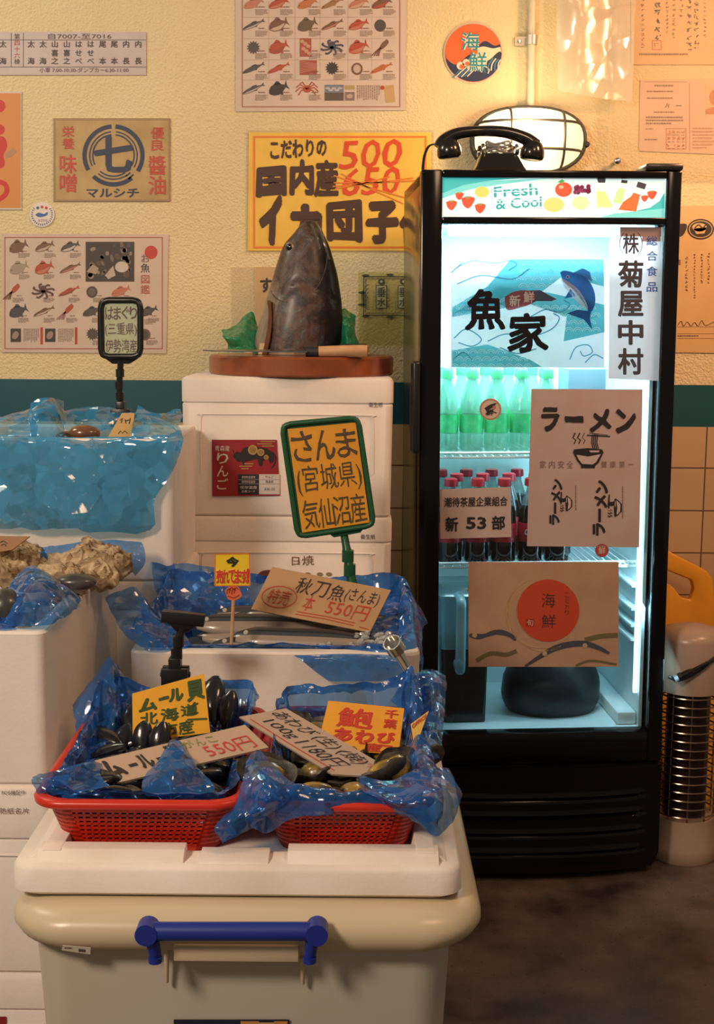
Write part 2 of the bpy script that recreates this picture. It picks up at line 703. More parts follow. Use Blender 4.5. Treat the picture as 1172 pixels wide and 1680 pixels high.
def tiles():
    m, nt, b, out = nodes('cream_tiles')
    tc = N(nt, 'ShaderNodeTexCoord')
    mp = N(nt, 'ShaderNodeMapping')
    mp.inputs['Rotation'].default_value = (math.pi / 2, 0, 0)
    mp.inputs['Location'].default_value = (TILE_X, 0, 0)
    br = N(nt, 'ShaderNodeTexBrick', offset=0.0, squash=1.0)
    br.inputs['Color1'].default_value = (0.60, 0.44, 0.27, 1)
    br.inputs['Color2'].default_value = (0.56, 0.40, 0.24, 1)
    br.inputs['Mortar'].default_value = (0.16, 0.09, 0.05, 1)
    br.inputs['Scale'].default_value = 1
    br.inputs['Mortar Size'].default_value = 0.0022
    br.inputs['Brick Width'].default_value = TILE
    br.inputs['Row Height'].default_value = TILE
    nt.links.new(tc.outputs['Object'], mp.inputs['Vector'])
    nt.links.new(mp.outputs[0], br.inputs['Vector'])
    nt.links.new(br.outputs['Color'], b.inputs['Base Color'])
    bp = N(nt, 'ShaderNodeBump', Strength=0.4, Distance=0.002)
    bp.invert = True
    nt.links.new(br.outputs['Fac'], bp.inputs['Height'])
    nt.links.new(bp.outputs[0], b.inputs['Normal'])
    b.inputs['Roughness'].default_value = 0.25
    return m


def concrete():
    m, nt, b, out = nodes('stained_concrete')
    tc = N(nt, 'ShaderNodeTexCoord')
    n1 = N(nt, 'ShaderNodeTexNoise', Scale=4.5, Detail=8, Roughness=0.6)
    r = N(nt, 'ShaderNodeValToRGB')
    r.color_ramp.elements[0].position = .34
    r.color_ramp.elements[1].position = .66
    r.color_ramp.elements[0].color = (0.045, 0.03, 0.024, 1)
    r.color_ramp.elements[1].color = (0.185, 0.135, 0.105, 1)
    n2 = N(nt, 'ShaderNodeTexVoronoi', Scale=55)
    r2 = N(nt, 'ShaderNodeValToRGB')
    r2.color_ramp.elements[0].position = .05
    r2.color_ramp.elements[1].position = .16
    r2.color_ramp.elements[0].color = (0.03, 0.02, 0.02, 1)
    r2.color_ramp.elements[1].color = (1, 1, 1, 1)
    mx = N(nt, 'ShaderNodeMixRGB', blend_type='MULTIPLY')
    mx.inputs[0].default_value = 0.7
    for n in (n1, n2):
        nt.links.new(tc.outputs['Object'], n.inputs['Vector'])
    nt.links.new(n1.outputs['Fac'], r.inputs['Fac'])
    nt.links.new(n2.outputs['Distance'], r2.inputs['Fac'])
    nt.links.new(r.outputs[0], mx.inputs[1])
    nt.links.new(r2.outputs[0], mx.inputs[2])
    nt.links.new(mx.outputs[0], b.inputs['Base Color'])
    nt.links.new(n1.outputs['Fac'], b.inputs['Roughness'])
    bp = N(nt, 'ShaderNodeBump', Strength=0.25, Distance=0.003)
    nt.links.new(n1.outputs['Fac'], bp.inputs['Height'])
    nt.links.new(bp.outputs[0], b.inputs['Normal'])
    return m


BAND_T = (P(100, 620, WALL).z + P(1130, 634, WALL).z) / 2
BAND_B = P(1130, 700, WALL).z
TILE = P(1150, 768, WALL - .008).z - P(1150, 838, WALL - .008).z
TILE_X = 0.0
M_plaster = plaster()
wall = struct(G().box((-2.4, WALL, 0), (2.4, WALL + .12, 2.9)).obj('wall_back', M_plaster, smooth=0, origin=(0, WALL, 0)))
M_band = mat('teal_paint', (0.006, 0.082, 0.115), 0.45)
struct(G().box((-2.4, WALL - .006, BAND_B), (2.4, WALL, BAND_T)).obj('trim_1', M_band, smooth=0))
_ty = P(1150, 768, WALL - .008)
_tx = P(1156, 800, WALL - .008).x
TILE_X = -(_tx % TILE)
M_tile = tiles()
struct(G().box((-2.4, WALL - .008, 0), (2.4, WALL, BAND_B)).obj('trim_2', M_tile, smooth=0, origin=(0, WALL, _ty.z % TILE)))
struct(G().box((-2.4, -1.5, -.08), (2.4, WALL + .12, 0)).obj('floor', concrete(), smooth=0, origin=(0, 0, 0)))

WS = Surf((0, WALL - .003, 0), (0, -1, 0))

# ================================================================== WALL: POSTERS
BRN, DRK, RED_, NAVY = (.20, .11, .08), (.03, .022, .02), (.55, .035, .02), (.014, .025, .07)

# --- pale table of numbers, top left
p = paper('notice', WS, box4(-60, 52, 240, 123), (.56, .48, .48), 'pale mauve notice with columns of black characters, high on the wall at far left', 'notice')
k = Ink(WS)
for y in (65, 109.5):
    k.rect(-60, y, 240, y + .9, (.08, .06, .06))
for x in (18, 38):
    k.rect(x, 54, x + .9, 109.5, (.08, .06, .06))
k.text('自7007-至7016', (79, 55, 183, 64), (.10, .06, .06))
for i, ch in enumerate('第四十六棟'):
    k.text(ch, (23, 55 + i * 10.3, 33, 65 + i * 10.3), (.10, .05, .05) if i in (0, 4) else (.45, .08, .06), em=True)
for x, col in zip((-15, 5, 51, 70.6, 90, 109.6, 129, 148.8, 168.6, 187.7, 207, 227), ('太 海', '太 海', '太 海', '太 海', '山喜之', '山喜之', 'はせべ', 'はせべ', '尾 本', '尾 本', '内 長', '内 長')):
    for ch, y in zip(col, (72.4, 87, 100)):
        if ch != ' ':
            k.text(ch, (x - 6, y - 6, x + 6, y + 6), (.05, .035, .035), .012, em=True)
k.text('小車 7:00-10:30-ダンプカー6:30-11:00', (65, 111, 211, 119), (.12, .06, .06))
k.obj('lettering', parent=p)

# --- orange poster cut by the left edge
p = paper('poster', WS, box4(-90, 150, 35.5, 344), (.62, .56, .50), 'orange poster with thick red brush characters, cut off by the left edge')
k = Ink(WS)
k.rect(-86, 153, 34, 341, (.60, .24, .055), 0)
R2 = (.52, .02, .015)
k.blob([(-30, 160), (2, 164), (9, 175), (2, 184), (-14, 182), (-34, 190)], R2)
k.blob([(-34, 200), (0, 204), (8, 212), (1, 221), (-30, 222)], R2)
k.blob([(-20, 228), (5, 224), (12, 240), (6, 254), (8, 268), (2, 276), (-24, 280)], R2)
k.poly([(8, 252), (22, 242), (27, 248), (20, 256), (10, 260)], (.42, .22, .12), 2)
k.curve([(-40, 305), (-10, 298), (8, 302), (11, 315), (2, 325), (-20, 334)], [8] * 31, R2)
k.obj('lettering', parent=p)


# --- soy and miso advertisement
p = paper('poster', WS, box4(87.7, 194, 279.5, 330.5), (.50, .36, .17), 'aged tan advertisement with a navy ring around one bold character', tint=(.40, .28, .12))
k = Ink(WS)
for a in (0, 1):
    k.frame(87.7 + a, 194 + a, 279.5 - a, 330.5 - a, 3 - a, (.30, .21, .10), a)
for r, w in ((47.5, 7), (39, 2), (34, 2.2)):
    for a0, a1 in ((-86, 33), (51, 134), (150, 266)) if r > 45 else ((-84, 30), (56, 130), (154, 264)):
        k.arc(186.3, 255, r, r, a0, a1, w, NAVY, n=30)
k.text('七', (154, 222, 219, 283), NAVY, .035, l=4)
k.text('マルシチ', (142, 309, 228, 324), NAVY, .02)
k.line([(207, 289), (214, 283)], 2.5, NAVY)
k.line([(211, 294), (219, 286)], 2.5, NAVY)
for t, x0, x1, y0, y1 in (('栄養', 102, 122, 206, 245), ('味噌', 98, 126, 253, 316), ('優良', 248, 269, 208, 248), ('醬油', 244, 272, 255, 320)):
    h = (y1 - y0) / 2
    for i, ch in enumerate(t):
        k.text(ch, (x0, y0 + i * h + .5, x1, y0 + (i + 1) * h - .5), (.50, .055, .03), .012)
k.obj('lettering', parent=p)

# --- little round sticker
p = G().prism([WS.at(69 + 20.5 * math.cos(a), 352 + 20.5 * math.sin(a)) for a in [2 * math.pi * i / 36 for i in range(36)]], (0, .001, 0)).obj('sticker', mat('sticker_white', (.70, .66, .60), .5), smooth=0)
tag(p, 'small round white sticker with a blue fish, under the orange poster', 'sticker')
k = Ink(WS)
for i in range(30):
    a = 2 * math.pi * i / 30
    if 3.9 < a < 5.5:
        continue
    k.line([(69 + 15 * math.cos(a), 352 + 15 * math.sin(a)), (69 + 18 * math.cos(a + .05), 352 + 18 * math.sin(a + .05))], 1.3, (.05, .09, .25))
for i, (ch, c) in enumerate((('波', (.05, .09, .25)), ('の', (.5, .06, .04)), ('波', (.5, .06, .04)))):
    k.ell(62 + i * 7, 341 - (1.5 if i == 1 else 0), 2.4, 2.4, c)
k.blob([(58, 352), (64, 349), (72, 351), (78, 348), (77, 353), (68, 356), (61, 355)], (.05, .12, .35))
k.text('おさかな', (63, 359, 78, 364), (.25, .12, .25))
k.obj('picture', parent=p)


# --- fish encyclopedia posters
def cell(k, cx, cy, kind, c, bel, sc=1.0):
    if kind == 'f':
        k.fish(cx, cy, 35 * sc, 14 * sc, -22, c, bel)
    elif kind == 'l':
        k.fish(cx, cy, 40 * sc, 8 * sc, -24, c, bel)
    elif kind == 'w':
        k.fish(cx, cy, 34 * sc, 20 * sc, -24, c, bel)
    elif kind == 'o':
        k.ell(cx - 2, cy + 1, 9.5 * sc, 10 * sc, c)
        k.ell(cx - 2, cy + 1, 6 * sc, 7 * sc, bel or c, 3)
    elif kind == 'u':
        pts = []
        for i in range(28):
            r = (11.5 if i % 2 else 8) * sc
            pts.append((cx + r * math.cos(i * math.pi / 14), cy + r * math.sin(i * math.pi / 14)))
        k.poly(pts, c)
    elif kind == 's':
        k.blob([(cx + 9 * sc, cy - 14 * sc), (cx + 12 * sc, cy - 8 * sc), (cx + 3 * sc, cy + 2 * sc), (cx - 3 * sc, cy + 3 * sc), (cx, cy - 6 * sc)], c)
        for d in (-6, -2, 2, 5):
            k.curve([(cx - 1, cy), (cx - 6 + d * .6, cy + 7), (cx - 10 + d, cy + 14 * sc)], [1.8] * 13, bel or c)
    elif kind == 't':
        k.ell(cx, cy - 3, 6 * sc, 7 * sc, c)
        for i in range(8):
            a = math.radians(10 + i * 45)
            k.curve([(cx, cy), (cx + 9 * math.cos(a), cy + 6 * math.sin(a)), (cx + 17 * math.cos(a + .25), cy + 11 * math.sin(a + .25)), (cx + 18 * math.cos(a + .5), cy + 12 * math.sin(a + .5))], [3.2] * 19, c)
    elif kind == 'c':
        k.ell(cx, cy, 7, 6, c)
        for sx in (-1, 1):
            for a in (-50, -20, 10, 40):
                r = math.radians(a)
                k.line([(cx, cy), (cx + sx * 12 * math.cos(r), cy + 10 * math.sin(r) - 4), (cx + sx * 19 * math.cos(r), cy + 13 * math.sin(r) + 2)], 1.8, c)
    elif kind == 'p':
        k.rect(cx - 12, cy - 15, cx + 7, cy + 15, c)
        for i in range(6):
            k.ell(cx - 8 + (i * 5) % 13, cy - 10 + i * 4, 3.5, 3, bel, 3)
    elif kind == 'q':
        k.rect(cx - 12, cy - 13, cx + 16, cy + 11, c)
        for i in range(7):
            k.line([(cx - 12, cy - 12 + i * 3.2), (cx + 15, cy - 7 + i * 1.5)], 1, bel, 3)


RD, BR, GY, PK = (.40, .07, .035), (.17, .085, .05), (.075, .065, .06), (.46, .18, .12)
TXT = (.30, .22, .18)
p = paper('poster', WS, [(386.5, -70), (668, -70), (666.5, 181), (387, 183)], (.60, .50, .44), 'large seafood chart with rows of fish pictures, cut by the top edge')
k = Ink(WS)
k.frame(397, -60, 657, 176, 1.3, (.35, .10, .06))
lay = [[('f', PK, None), ('f', RD, PK), ('f', (.45, .16, .05), None), ('l', (.30, .16, .07), None), ('f', PK, (.5, .34, .25)), ('f', BR, RD)],
       [('l', GY, (.45, .36, .3)), ('w', BR, (.5, .38, .30)), ('w', (.13, .09, .05), None), ('l', BR, PK), ('f', RD, PK), ('o', GY, GY)],
       [('u', GY, None), ('w', RD, (.30, .07, .04)), ('p', (.35, .08, .05), (.5, .3, .2)), ('t', (.06, .06, .09), None), ('w', RD, PK), ('s', BR, BR)],
       [('l', GY, None), ('l', RD, None), ('q', (.33, .08, .06), (.5, .22, .16)), ('u', (.04, .035, .035), None), ('o', BR, (.5, .4, .32)), ('l', (.42, .13, .05), None)],
       [('l', GY, (.4, .33, .28)), ('w', (.04, .032, .03), None), ('c', RD, None)]]
XS, YS = (416, 457, 504, 545, 588, 626), (6, 41, 78, 112, 146)
for r, y in zip(lay, YS):
    for (kd, c, b), x in zip(r, XS):
        cell(k, x, y, kd, c, b)
        k.fine(x + 8, y + 4, x + 24, y + 7, 1, (.2, .1, .08), 4)
        k.fine(x + 3, y + 9, x + 24, y + 19, 5, TXT, 4)
for y in (-10, 28, 63, 98, 131):
    k.rect(400, y, 650, y + .4, (.45, .34, .29), 1)
for x in (441, 484, 525, 571, 610):
    k.rect(x, -10, x + .4, 131, (.45, .34, .29), 1)
k.rect(533, 139, 564, 165, (.16, .20, .28))
k.rect(533, 152, 564, 165, (.10, .08, .06), 3)
for i in range(5):
    k.ell(538 + i * 5, 145 + (i % 2) * 3, 4, 1.8, (.45, .45, .47), 3)
k.rect(566, 140, 582, 147, (.40, .30, .14))
k.rect(566, 151, 582, 165, (.22, .16, .14))
k.ell(574, 158, 5, 3.5, (.45, .36, .32), 3)
k.fine(585, 140, 624, 165, 11, TXT, 2, vert=True)
k.poly([(630, 141), (646, 139), (649, 167), (633, 169)], (.46, .32, .15))
k.ell(627.5, 144, 3.5, 3.5, RD, 3)
k.obj('picture', parent=p)

p = paper('poster', WS, [(1.5, 383.5), (277, 384.5), (273, 580), (3, 578)], (.60, .49, .42), 'landscape fish chart with a red dot beside its title, left on the wall')
k = Ink(WS)
k.frame(7.5, 389, 267, 572.5, 1.1, (.35, .08, .05))
for y, r in ((405, [(30, 'w', BR, None), (73, 'f', BR, (.45, .35, .28)), (115, 'f', GY, (.5, .45, .42))]),
             (440, [(31, 'w', (.33, .26, .2), None), (72, 'w', RD, PK), (115, 'l', BR, PK)]),
             (478, [(21, 's', RD, BR), (71, 't', (.10, .05, .055), None), (113, 'l', RD, BR), (153, 'o', (.07, .055, .05), (.13, .10, .09)), (198, 'f', (.48, .16, .08), PK)]),
             (511, [(30, 'w', (.06, .06, .075), None), (72, 'l', BR, (.5, .4, .3)), (109, 's', RD, (.3, .16, .16)), (151, 'f', GY, None), (243, 'f', GY, None)]),
             (548, [(152, 'u', GY, None), (240, 'o', BR, GY)])):
    for x, kd, c, b in r:
        cell(k, x, y, kd, c, b, .95)
        k.fine(x + 6, y + 6, x + 19, y + 8, 1, (.2, .1, .08), 4)
        k.fine(x + 0, y + 10, x + 19, y + 18, 4, TXT, 4)
k.rect(140.7, 396.7, 220.5, 462, (.045, .035, .03))
rnd = random.Random(3)
for i in range(38):
    x, y = rnd.uniform(146, 215), rnd.uniform(401, 458)
    k.ell(x, y, rnd.uniform(2, 7), rnd.uniform(2, 5), rnd.choice([(.10, .07, .05), (.17, .12, .10), (.07, .06, .07), (.26, .20, .17)]), 2, rnd.uniform(0, 90), 10)
k.ell(200, 438, 11, 9, (.55, .48, .42), 4)
k.poly([(172, 452), (186, 436), (190, 452), (178, 458)], (.45, .38, .32), 4)
k.poly([(142, 446), (152, 434), (162, 440), (158, 450)], (.36, .28, .22), 4)
k.ell(248, 414, 10.5, 11, (.50, .045, .03))
for ch, y, c in (('お', 424, BRN), ('魚', 440, DRK), ('図', 458, RD), ('鑑', 475, RD)):
    k.text(ch, (230.5, y - 8, 246.5, y + 8), c, em=True)
for x in (17.4, 74):
    k.rect(x, 539, x + 17, 561, (.05, .04, .035))
    k.ell(x + 8, 550, 5, 7, (.30, .22, .18), 3, 30)
    k.fine(x + 21, 539, x + 47, 561, 9, TXT, 2, vert=True)
    k.rect(x + 49, 537, x + 53, 565, (.45, .045, .03))
k.fine(237, 523, 258, 532, 4, TXT)
k.obj('picture', parent=p)

# --- yellow dumpling price poster
p = paper('poster', WS, [(408.5, 217.5), (708, 217.5), (706, 411.5), (406.5, 411.5)], (.80, .54, .09), 'yellow hand-lettered price poster with red 500 over a struck-out 650', tint=(.72, .46, .07))
G().prism([WS.at(x, y, -.0012) for x, y in ((404, 213.5), (712, 213.5), (710, 415.5), (402.5, 415.5))], (0, .0008, 0)).obj('laminate_edge', M_lam, p, smooth=0)
k = Ink(WS)
OR = (.72, .20, .02)
k.frame(415.5, 223, 700, 407.5, 3.2, OR, 1)
BK = (.055, .022, .012)
k.text('こだわりの', [(443, 231), (536, 227), (537, 256), (444, 262)], BK, .035, wob=1.5)
k.text('国', [(421, 274), (470, 271), (472, 322), (420, 325)], BK, .055, wob=2)
k.text('内', [(476, 263), (516, 261), (516, 322), (475, 321)], BK, .06, wob=2)
k.text('産', [(517, 262), (555, 261), (556, 323), (515, 325)], BK, .05, wob=2)
k.text('イ', [(426, 322), (464, 318), (462, 403), (425, 402)], BK, .075, wob=2)
k.text('カ', [(476, 334), (528, 334), (530, 400), (476, 402)], BK, .075, wob=2)
k.text('団', [(535, 332), (594, 327), (596, 398), (536, 396)], BK, .06, wob=2)
k.text('子', [(600, 331), (654, 328), (655, 402), (600, 401)], BK, .075, wob=2)
k.text('化', [(654, 340), (704, 338), (704, 402), (656, 402)], BK, .06, wob=2)
RE = (.62, .065, .012)
k.text('500', [(560, 231), (661, 227), (659, 274), (558, 279)], RE, .012, wob=1.5, shear=.05)
k.text('650', [(563, 276), (658, 272), (657, 319), (561, 322)], RE, .012, wob=1.5, shear=.05)
for a, b in (((546, 306), (678, 292)), ((548, 288), (664, 324)), ((560, 285), (662, 334)), ((548, 300), (690, 296)), ((550, 310), (640, 290))):
    k.line([a, ((a[0] + b[0]) / 2, (a[1] + b[1]) / 2 + 1.5), b], 2.0, OR, 5)
k.obj('lettering', parent=p)

# --- strip of paper behind the fish head
p = paper('notice', WS, box4(418, 438, 470, 575), (.56, .38, .20), 'narrow orange-brown notice half hidden behind the fish head', 'notice')
k = Ink(WS)
k.text('す', (427, 456, 446, 480), DRK, .03)
k.obj('lettering', parent=p)
G().prism([WS.at(x, y) for x, y in ((379, 438), (417, 438), (417, 572), (380, 570))], (0, .001, 0)).obj('clear_sleeve', M_lam, p, smooth=0)

# --- stamp print on clear film
p = G().prism([WS.at(x, y) for x, y in box4(588, 446, 686, 566)], (0, .001, 0)).obj('transfer_sheet', film('greenish_film', (.95, .96, .84), (.55, .55, .36), .07, .3, edge=.02), smooth=0)
tag(p, 'clear film printed with a black ornamental label, right of the fish head', 'label')
k = Ink(WS)
OL = (.07, .075, .045)
k.frame(596, 453, 680, 518, 1.6, OL)
k.frame(600, 457, 684, 514, .8, OL)
for x in (626, 662):
    k.rect(x - 9, 468, x + 9, 506, OL, 2)
    k.rect(x - 7.8, 469.2, x + 7.8, 504.8, (.50, .50, .32), 3)
    k.ell(x, 462, 5.5, 5.5, OL, 3)
    k.ell(x, 462, 2, 2, (.5, .5, .32), 4)
    k.text('垂', (x - 7, 471, x + 7, 487), OL, .02, l=5)
    k.text('水', (x - 7, 489, x + 7, 503), OL, .02, l=5)
for x, y in ((600, 452), (640, 451), (674, 452), (600, 519), (640, 520), (674, 519), (594, 480), (594, 500)):
    k.ell(x, y, 6, 2.2, OL, 2)
for i in range(7):
    k.arc(606, 486, 3 + i * 1.6, 4 + i * 3, 90, 270 if i % 2 else 200, .8, OL)
k.obj('lettering', parent=p)

# --- round wave sticker
p = G().prism([WS.at(777 + 49 * math.cos(a), 87 + 50 * math.sin(a)) for a in [2 * math.pi * i / 48 for i in range(48)]], (0, .0012, 0)).obj('sticker', mat('sticker_rim', (.55, .47, .38), .5), smooth=0)
tag(p, 'round orange and navy sticker with blue waves, near the pipe', 'sticker')
k = Ink(WS)
SK, CRM, TEAL = (.66, .12, .03), (.72, .60, .40), (.02, .22, .28)


def disc(cx, cy, r, f, c, l):
    """part of a disc below a curve f(x)"""
    top, bot = [], []
    for i in range(41):
        x = cx - r + 2 * r * i / 40
        h = math.sqrt(max(r * r - (x - cx) ** 2, 0))
        top.append((x, min(max(f(x), cy - h), cy + h)))
        bot.append((x, cy + h))
    k.poly(top + bot[::-1], c, l)


k.ell(777, 87, 47, 48, SK, 1, n=48)
disc(777, 87.5, 46.5, lambda x: 200 if x < 786 else 74 - 5 * math.sin((x - 786) / 6) - (x - 786) * .15, NAVY, 2)
disc(777, 87.5, 46.5, lambda x: 200 if x < 782 else 78 - 1.5 * math.sin((x - 786) / 5), CRM, 3)
disc(777, 87.5, 46.5, lambda x: 98 + 8 * math.sin((x - 735) / 8) - (6 if x > 800 else 0), NAVY, 4)
for i in range(6):
    k.curve([(742 + i * 5, 128 - i * .5), (752 + i * 7, 118 - i * 2), (762 + i * 8, 108 + i), (776 + i * 5, 116 + i)], [1.8] * 19, (.62, .58, .50) if i % 2 else (.03, .16, .24), 5)
for i in range(4):
    k.curve([(800 + i * 6, 116), (803 + i * 5, 105), (810 + i * 4, 95 + i)], [2] * 13, (.60, .57, .50) if i % 2 else (.05, .2, .3), 5)
for x, y, r in ((756, 108, 6.5), (765, 103, 6), (772, 112, 5)):
    k.ell(x, y, r, r, (.62, .58, .50), 6)
    k.ell(x + 2, y + 1.5, r * .6, r * .6, SK if y < 110 else NAVY, 7)
for t, q in (('海', (757, 53, 787, 83)), ('鮮', (769, 86, 799, 118))):
    k.text(t, q, (.75, .68, .52), .06, 8)
    k.text(t, q, TEAL, .012, 12)
k.obj('picture', parent=p)

# --- pipe and clamp
a, b = P(874, -40, WALL - .022), P(871, 186, WALL - .022)
r = .011
p = G().tube([b, a], r, 14).obj('conduit_pipe', M_pipe)
tag(p, 'pale vertical conduit pipe running down the wall to the bulkhead lamp', 'pipe')
c = P(873, 66, WALL - .022)
g = G().lathe([(r + .002, -.012), (r + .004, -.012), (r + .004, .012), (r + .002, .012)], c, 16)
g.box((c.x - .045, WALL - .008, c.z - .012), (c.x - .006, WALL - .001, c.z + .012))
cl = g.obj('pipe_clamp', mat('galvanised', (.45, .42, .36), .35, metal=.8), p)
G().lathe([(.005, 0), (.005, .004), (.003, .006)], (c.x - .032, WALL - .008, c.z), 10, axis=(0, -1, 0)).obj('screw', M_chrome, cl)

# --- bulkhead lamp
lc = P(868, 230, WALL - .05)
hx = (P(962, 230, WALL - .05).x - P(775, 230, WALL - .05).x) / 2
hz = .088
lamp = empty('bulkhead_lamp', (lc.x, WALL, lc.z), 'lit oval bulkhead lamp with a wire guard on the wall above the fridge', 'lamp')


def oval(y, sx, sz, n=40, pw=2.4):
    out = []
    for i in range(n):
        t = 2 * math.pi * i / n
        ct, st = math.cos(t), math.sin(t)
        out.append(V((lc.x + math.copysign(abs(ct) ** (2 / pw), ct) * hx * sx, y, lc.z + math.copysign(abs(st) ** (2 / pw), st) * hz * sz)))
    return out


G().rings([oval(WALL - .001, 1.0, 1.0), oval(WALL - .03, 1.03, 1.04), oval(WALL - .04, 1.03, 1.04), oval(WALL - .046, .97, .97)]).obj('back_plate', M_matte, lamp)
gl = G()
prof = [(.0, .95), (.018, .95), (.045, .86), (.065, .68), (.078, .4), (.083, .05)]
gl.rings([oval(WALL - .042 - d, s, s) for d, s in prof], True, False, True)
m, nt, bb, out = nodes('frosted_lamp_glass')
em = N(nt, 'ShaderNodeEmission', Strength=0.85)
em.inputs[0].default_value = (1.0, .86, .56, 1)
# ridged glass lit by the bulb behind its left half
tc = N(nt, 'ShaderNodeTexCoord')
wv = N(nt, 'ShaderNodeTexWave', Scale=60.0, wave_type='RINGS', rings_direction='SPHERICAL')
nt.links.new(tc.outputs['Object'], wv.inputs['Vector'])
bp = N(nt, 'ShaderNodeBump', Strength=.35, Distance=.003)
nt.links.new(wv.outputs['Fac'], bp.inputs['Height'])
nt.links.new(bp.outputs[0], bb.inputs['Normal'])
bb.inputs['Base Color'].default_value = (.85, .82, .66, 1)
bb.inputs['Roughness'].default_value = .25
tr = N(nt, 'ShaderNodeBsdfTranslucent')
tr.inputs[0].default_value = (.95, .9, .75, 1)
m1 = N(nt, 'ShaderNodeMixShader', Fac=.55)
ad = N(nt, 'ShaderNodeAddShader')
nt.links.new(bb.outputs[0], m1.inputs[1])
nt.links.new(tr.outputs[0], m1.inputs[2])
em.inputs[1].default_value = .2
nt.links.new(m1.outputs[0], ad.inputs[0])
nt.links.new(em.outputs[0], ad.inputs[1])
nt.links.new(ad.outputs[0], out.inputs['Surface'])
gl.obj('glass_dome', m, lamp, smooth=60)
bc = V((lc.x - .02, WALL - .085, lc.z + .015))
G().ellipsoid(bc, (.045, .024, .03)).obj('bulb', emit('bulb_glow', (1.0, .88, .62), 26), lamp, smooth=60)


def guard(fx=None, fz=None):
    pts = []
    for i in range(17):
        t = -1 + 2 * i / 16
        u, v_ = (fx, t) if fx is not None else (t, fz)
        lim = (1 - abs(fx if fx is not None else fz) ** 2.4) ** (1 / 2.4)
        if fx is not None:
            v_ *= lim
        else:
            u *= lim
        rad = min((abs(u) ** 2.4 + abs(v_) ** 2.4) ** (1 / 2.4), 1)
        d = .047 + .09 * max(1 - rad ** 2.6, 0) ** .55
        pts.append(V((lc.x + u * hx * 1.0, WALL - d, lc.z + v_ * hz * 1.0)))
    return pts


gd = G()
for fx in (-.36, .56):
    gd.tube(guard(fx=fx), .0036, 8)
for fz in (.48, -.36):
    gd.tube(guard(fz=fz), .0036, 8)
gd.tube(oval(WALL - .048, 1.0, 1.0), .0042, 8, closed=True)
gd.obj('wire_guard', mat('guard_wire', (.05, .045, .035), .45), lamp, smooth=60)
G().lathe([(.008, 0), (.008, .014), (.005, .018)], (lc.x + hx * 1.02, WALL - .04, lc.z - .01), 10, axis=(0, -1, 0)).obj('guard_screw', M_matte, lamp)
pl = bpy.data.lights.new('bulb_light', 'POINT')
pl.energy = 3.2
pl.color = (1, .80, .46)
pl.shadow_soft_size = .05
plo = bpy.data.objects.new('bulb_light', pl)
COL.objects.link(plo)
plo.location = (lc.x - .02, WALL - .17, lc.z + .02)

# --- hanging clear sheet, certificates, acrylic board
sh = [[(914, -40), (950, -40), (1000, -40), (1045, -40)], [(914.5, 30), (955, 30), (1002, 32), (1042, 34)], [(915, 95), (955, 97), (1000, 100), (1040, 104)], [(916, 149), (952, 157), (999, 164), (1037, 167)]]
ys = [[.02, .035, .018, .03], [.018, .04, .015, .03], [.02, .034, .016, .032], [.028, .034, .022, .03]]
o = sheet('plastic_sheet', [[P(x, y, WALL - d - .02) for (x, y), d in zip(r, dd)] for r, dd in zip(sh, ys)], film('milky_film', (.95, .93, .88), (.62, .58, .50), .42, .25, .22, 7), amp=.0035, fr=9, seed=4)
tag(o, 'milky hanging plastic sheet with creases beside the pipe, top right', 'plastic sheet')

bz = P(1100, 284, WALL - .03).z
ax = P(997, 220, WALL - .03).x
o = G().box((ax, WALL - .034, bz), (ax + .75, WALL - .030, bz + .62)).obj('acrylic_board', M_acr, smooth=0)
tag(o, 'clear acrylic board standing off the wall over the certificates, top right', 'acrylic board')
sc_ = P(1013, 264.5, WALL - .034)
G().lathe([(.0105, 0), (.0105, .004), (.008, .009), (.003, .011)], sc_, 16, axis=(0, -1, 0)).obj('standoff_cap', M_chrome, o, smooth=60)
G().lathe([(.005, 0), (.005, .03)], (sc_.x, WALL, sc_.z), 12, axis=(0, -1, 0)).obj('standoff_stem', M_chrome, o, smooth=60)
G().box((ax, WALL - .0345, bz - .001), (ax + .75, WALL - .0295, bz + .0012)).obj('polished_edge', M_lam, o, smooth=0)

p = paper('certificate', WS, box4(1036, -60, 1300, 106), (.66, .45, .23), 'tan certificate with columns of black brush writing, top right corner', 'certificate')
k = Ink(WS)
for x, y0, y1, w, c, th in ((1054, -50, 18, 7, BRN, 1), (1055, 22, 78, 6, BRN, .8), (1079, -50, 68, 10, DRK, 2), (1095, -50, 55, 5, BRN, .8), (1106, -50, 62, 6, BRN, .9), (1118, -50, 30, 7, BRN, 1), (1131, -50, 82, 9, DRK, 1.2), (1143, -50, 80, 8, DRK, 1.2), (1157, -50, 62, 5, BRN, .8), (1175, -50, 70, 8, BRN, .9)):
    k.scrawl(x, y0, y1, w, c, 2, 5, th)
k.frame(1070, 66, 1086, 82, 1.2, (.5, .12, .05))
k.scrawl(1078, 68, 80, 11, (.5, .12, .05), 2, 3, .9)
k.fine(1049, 86, 1172, 92, 1, BRN)
k.obj('lettering', parent=p)

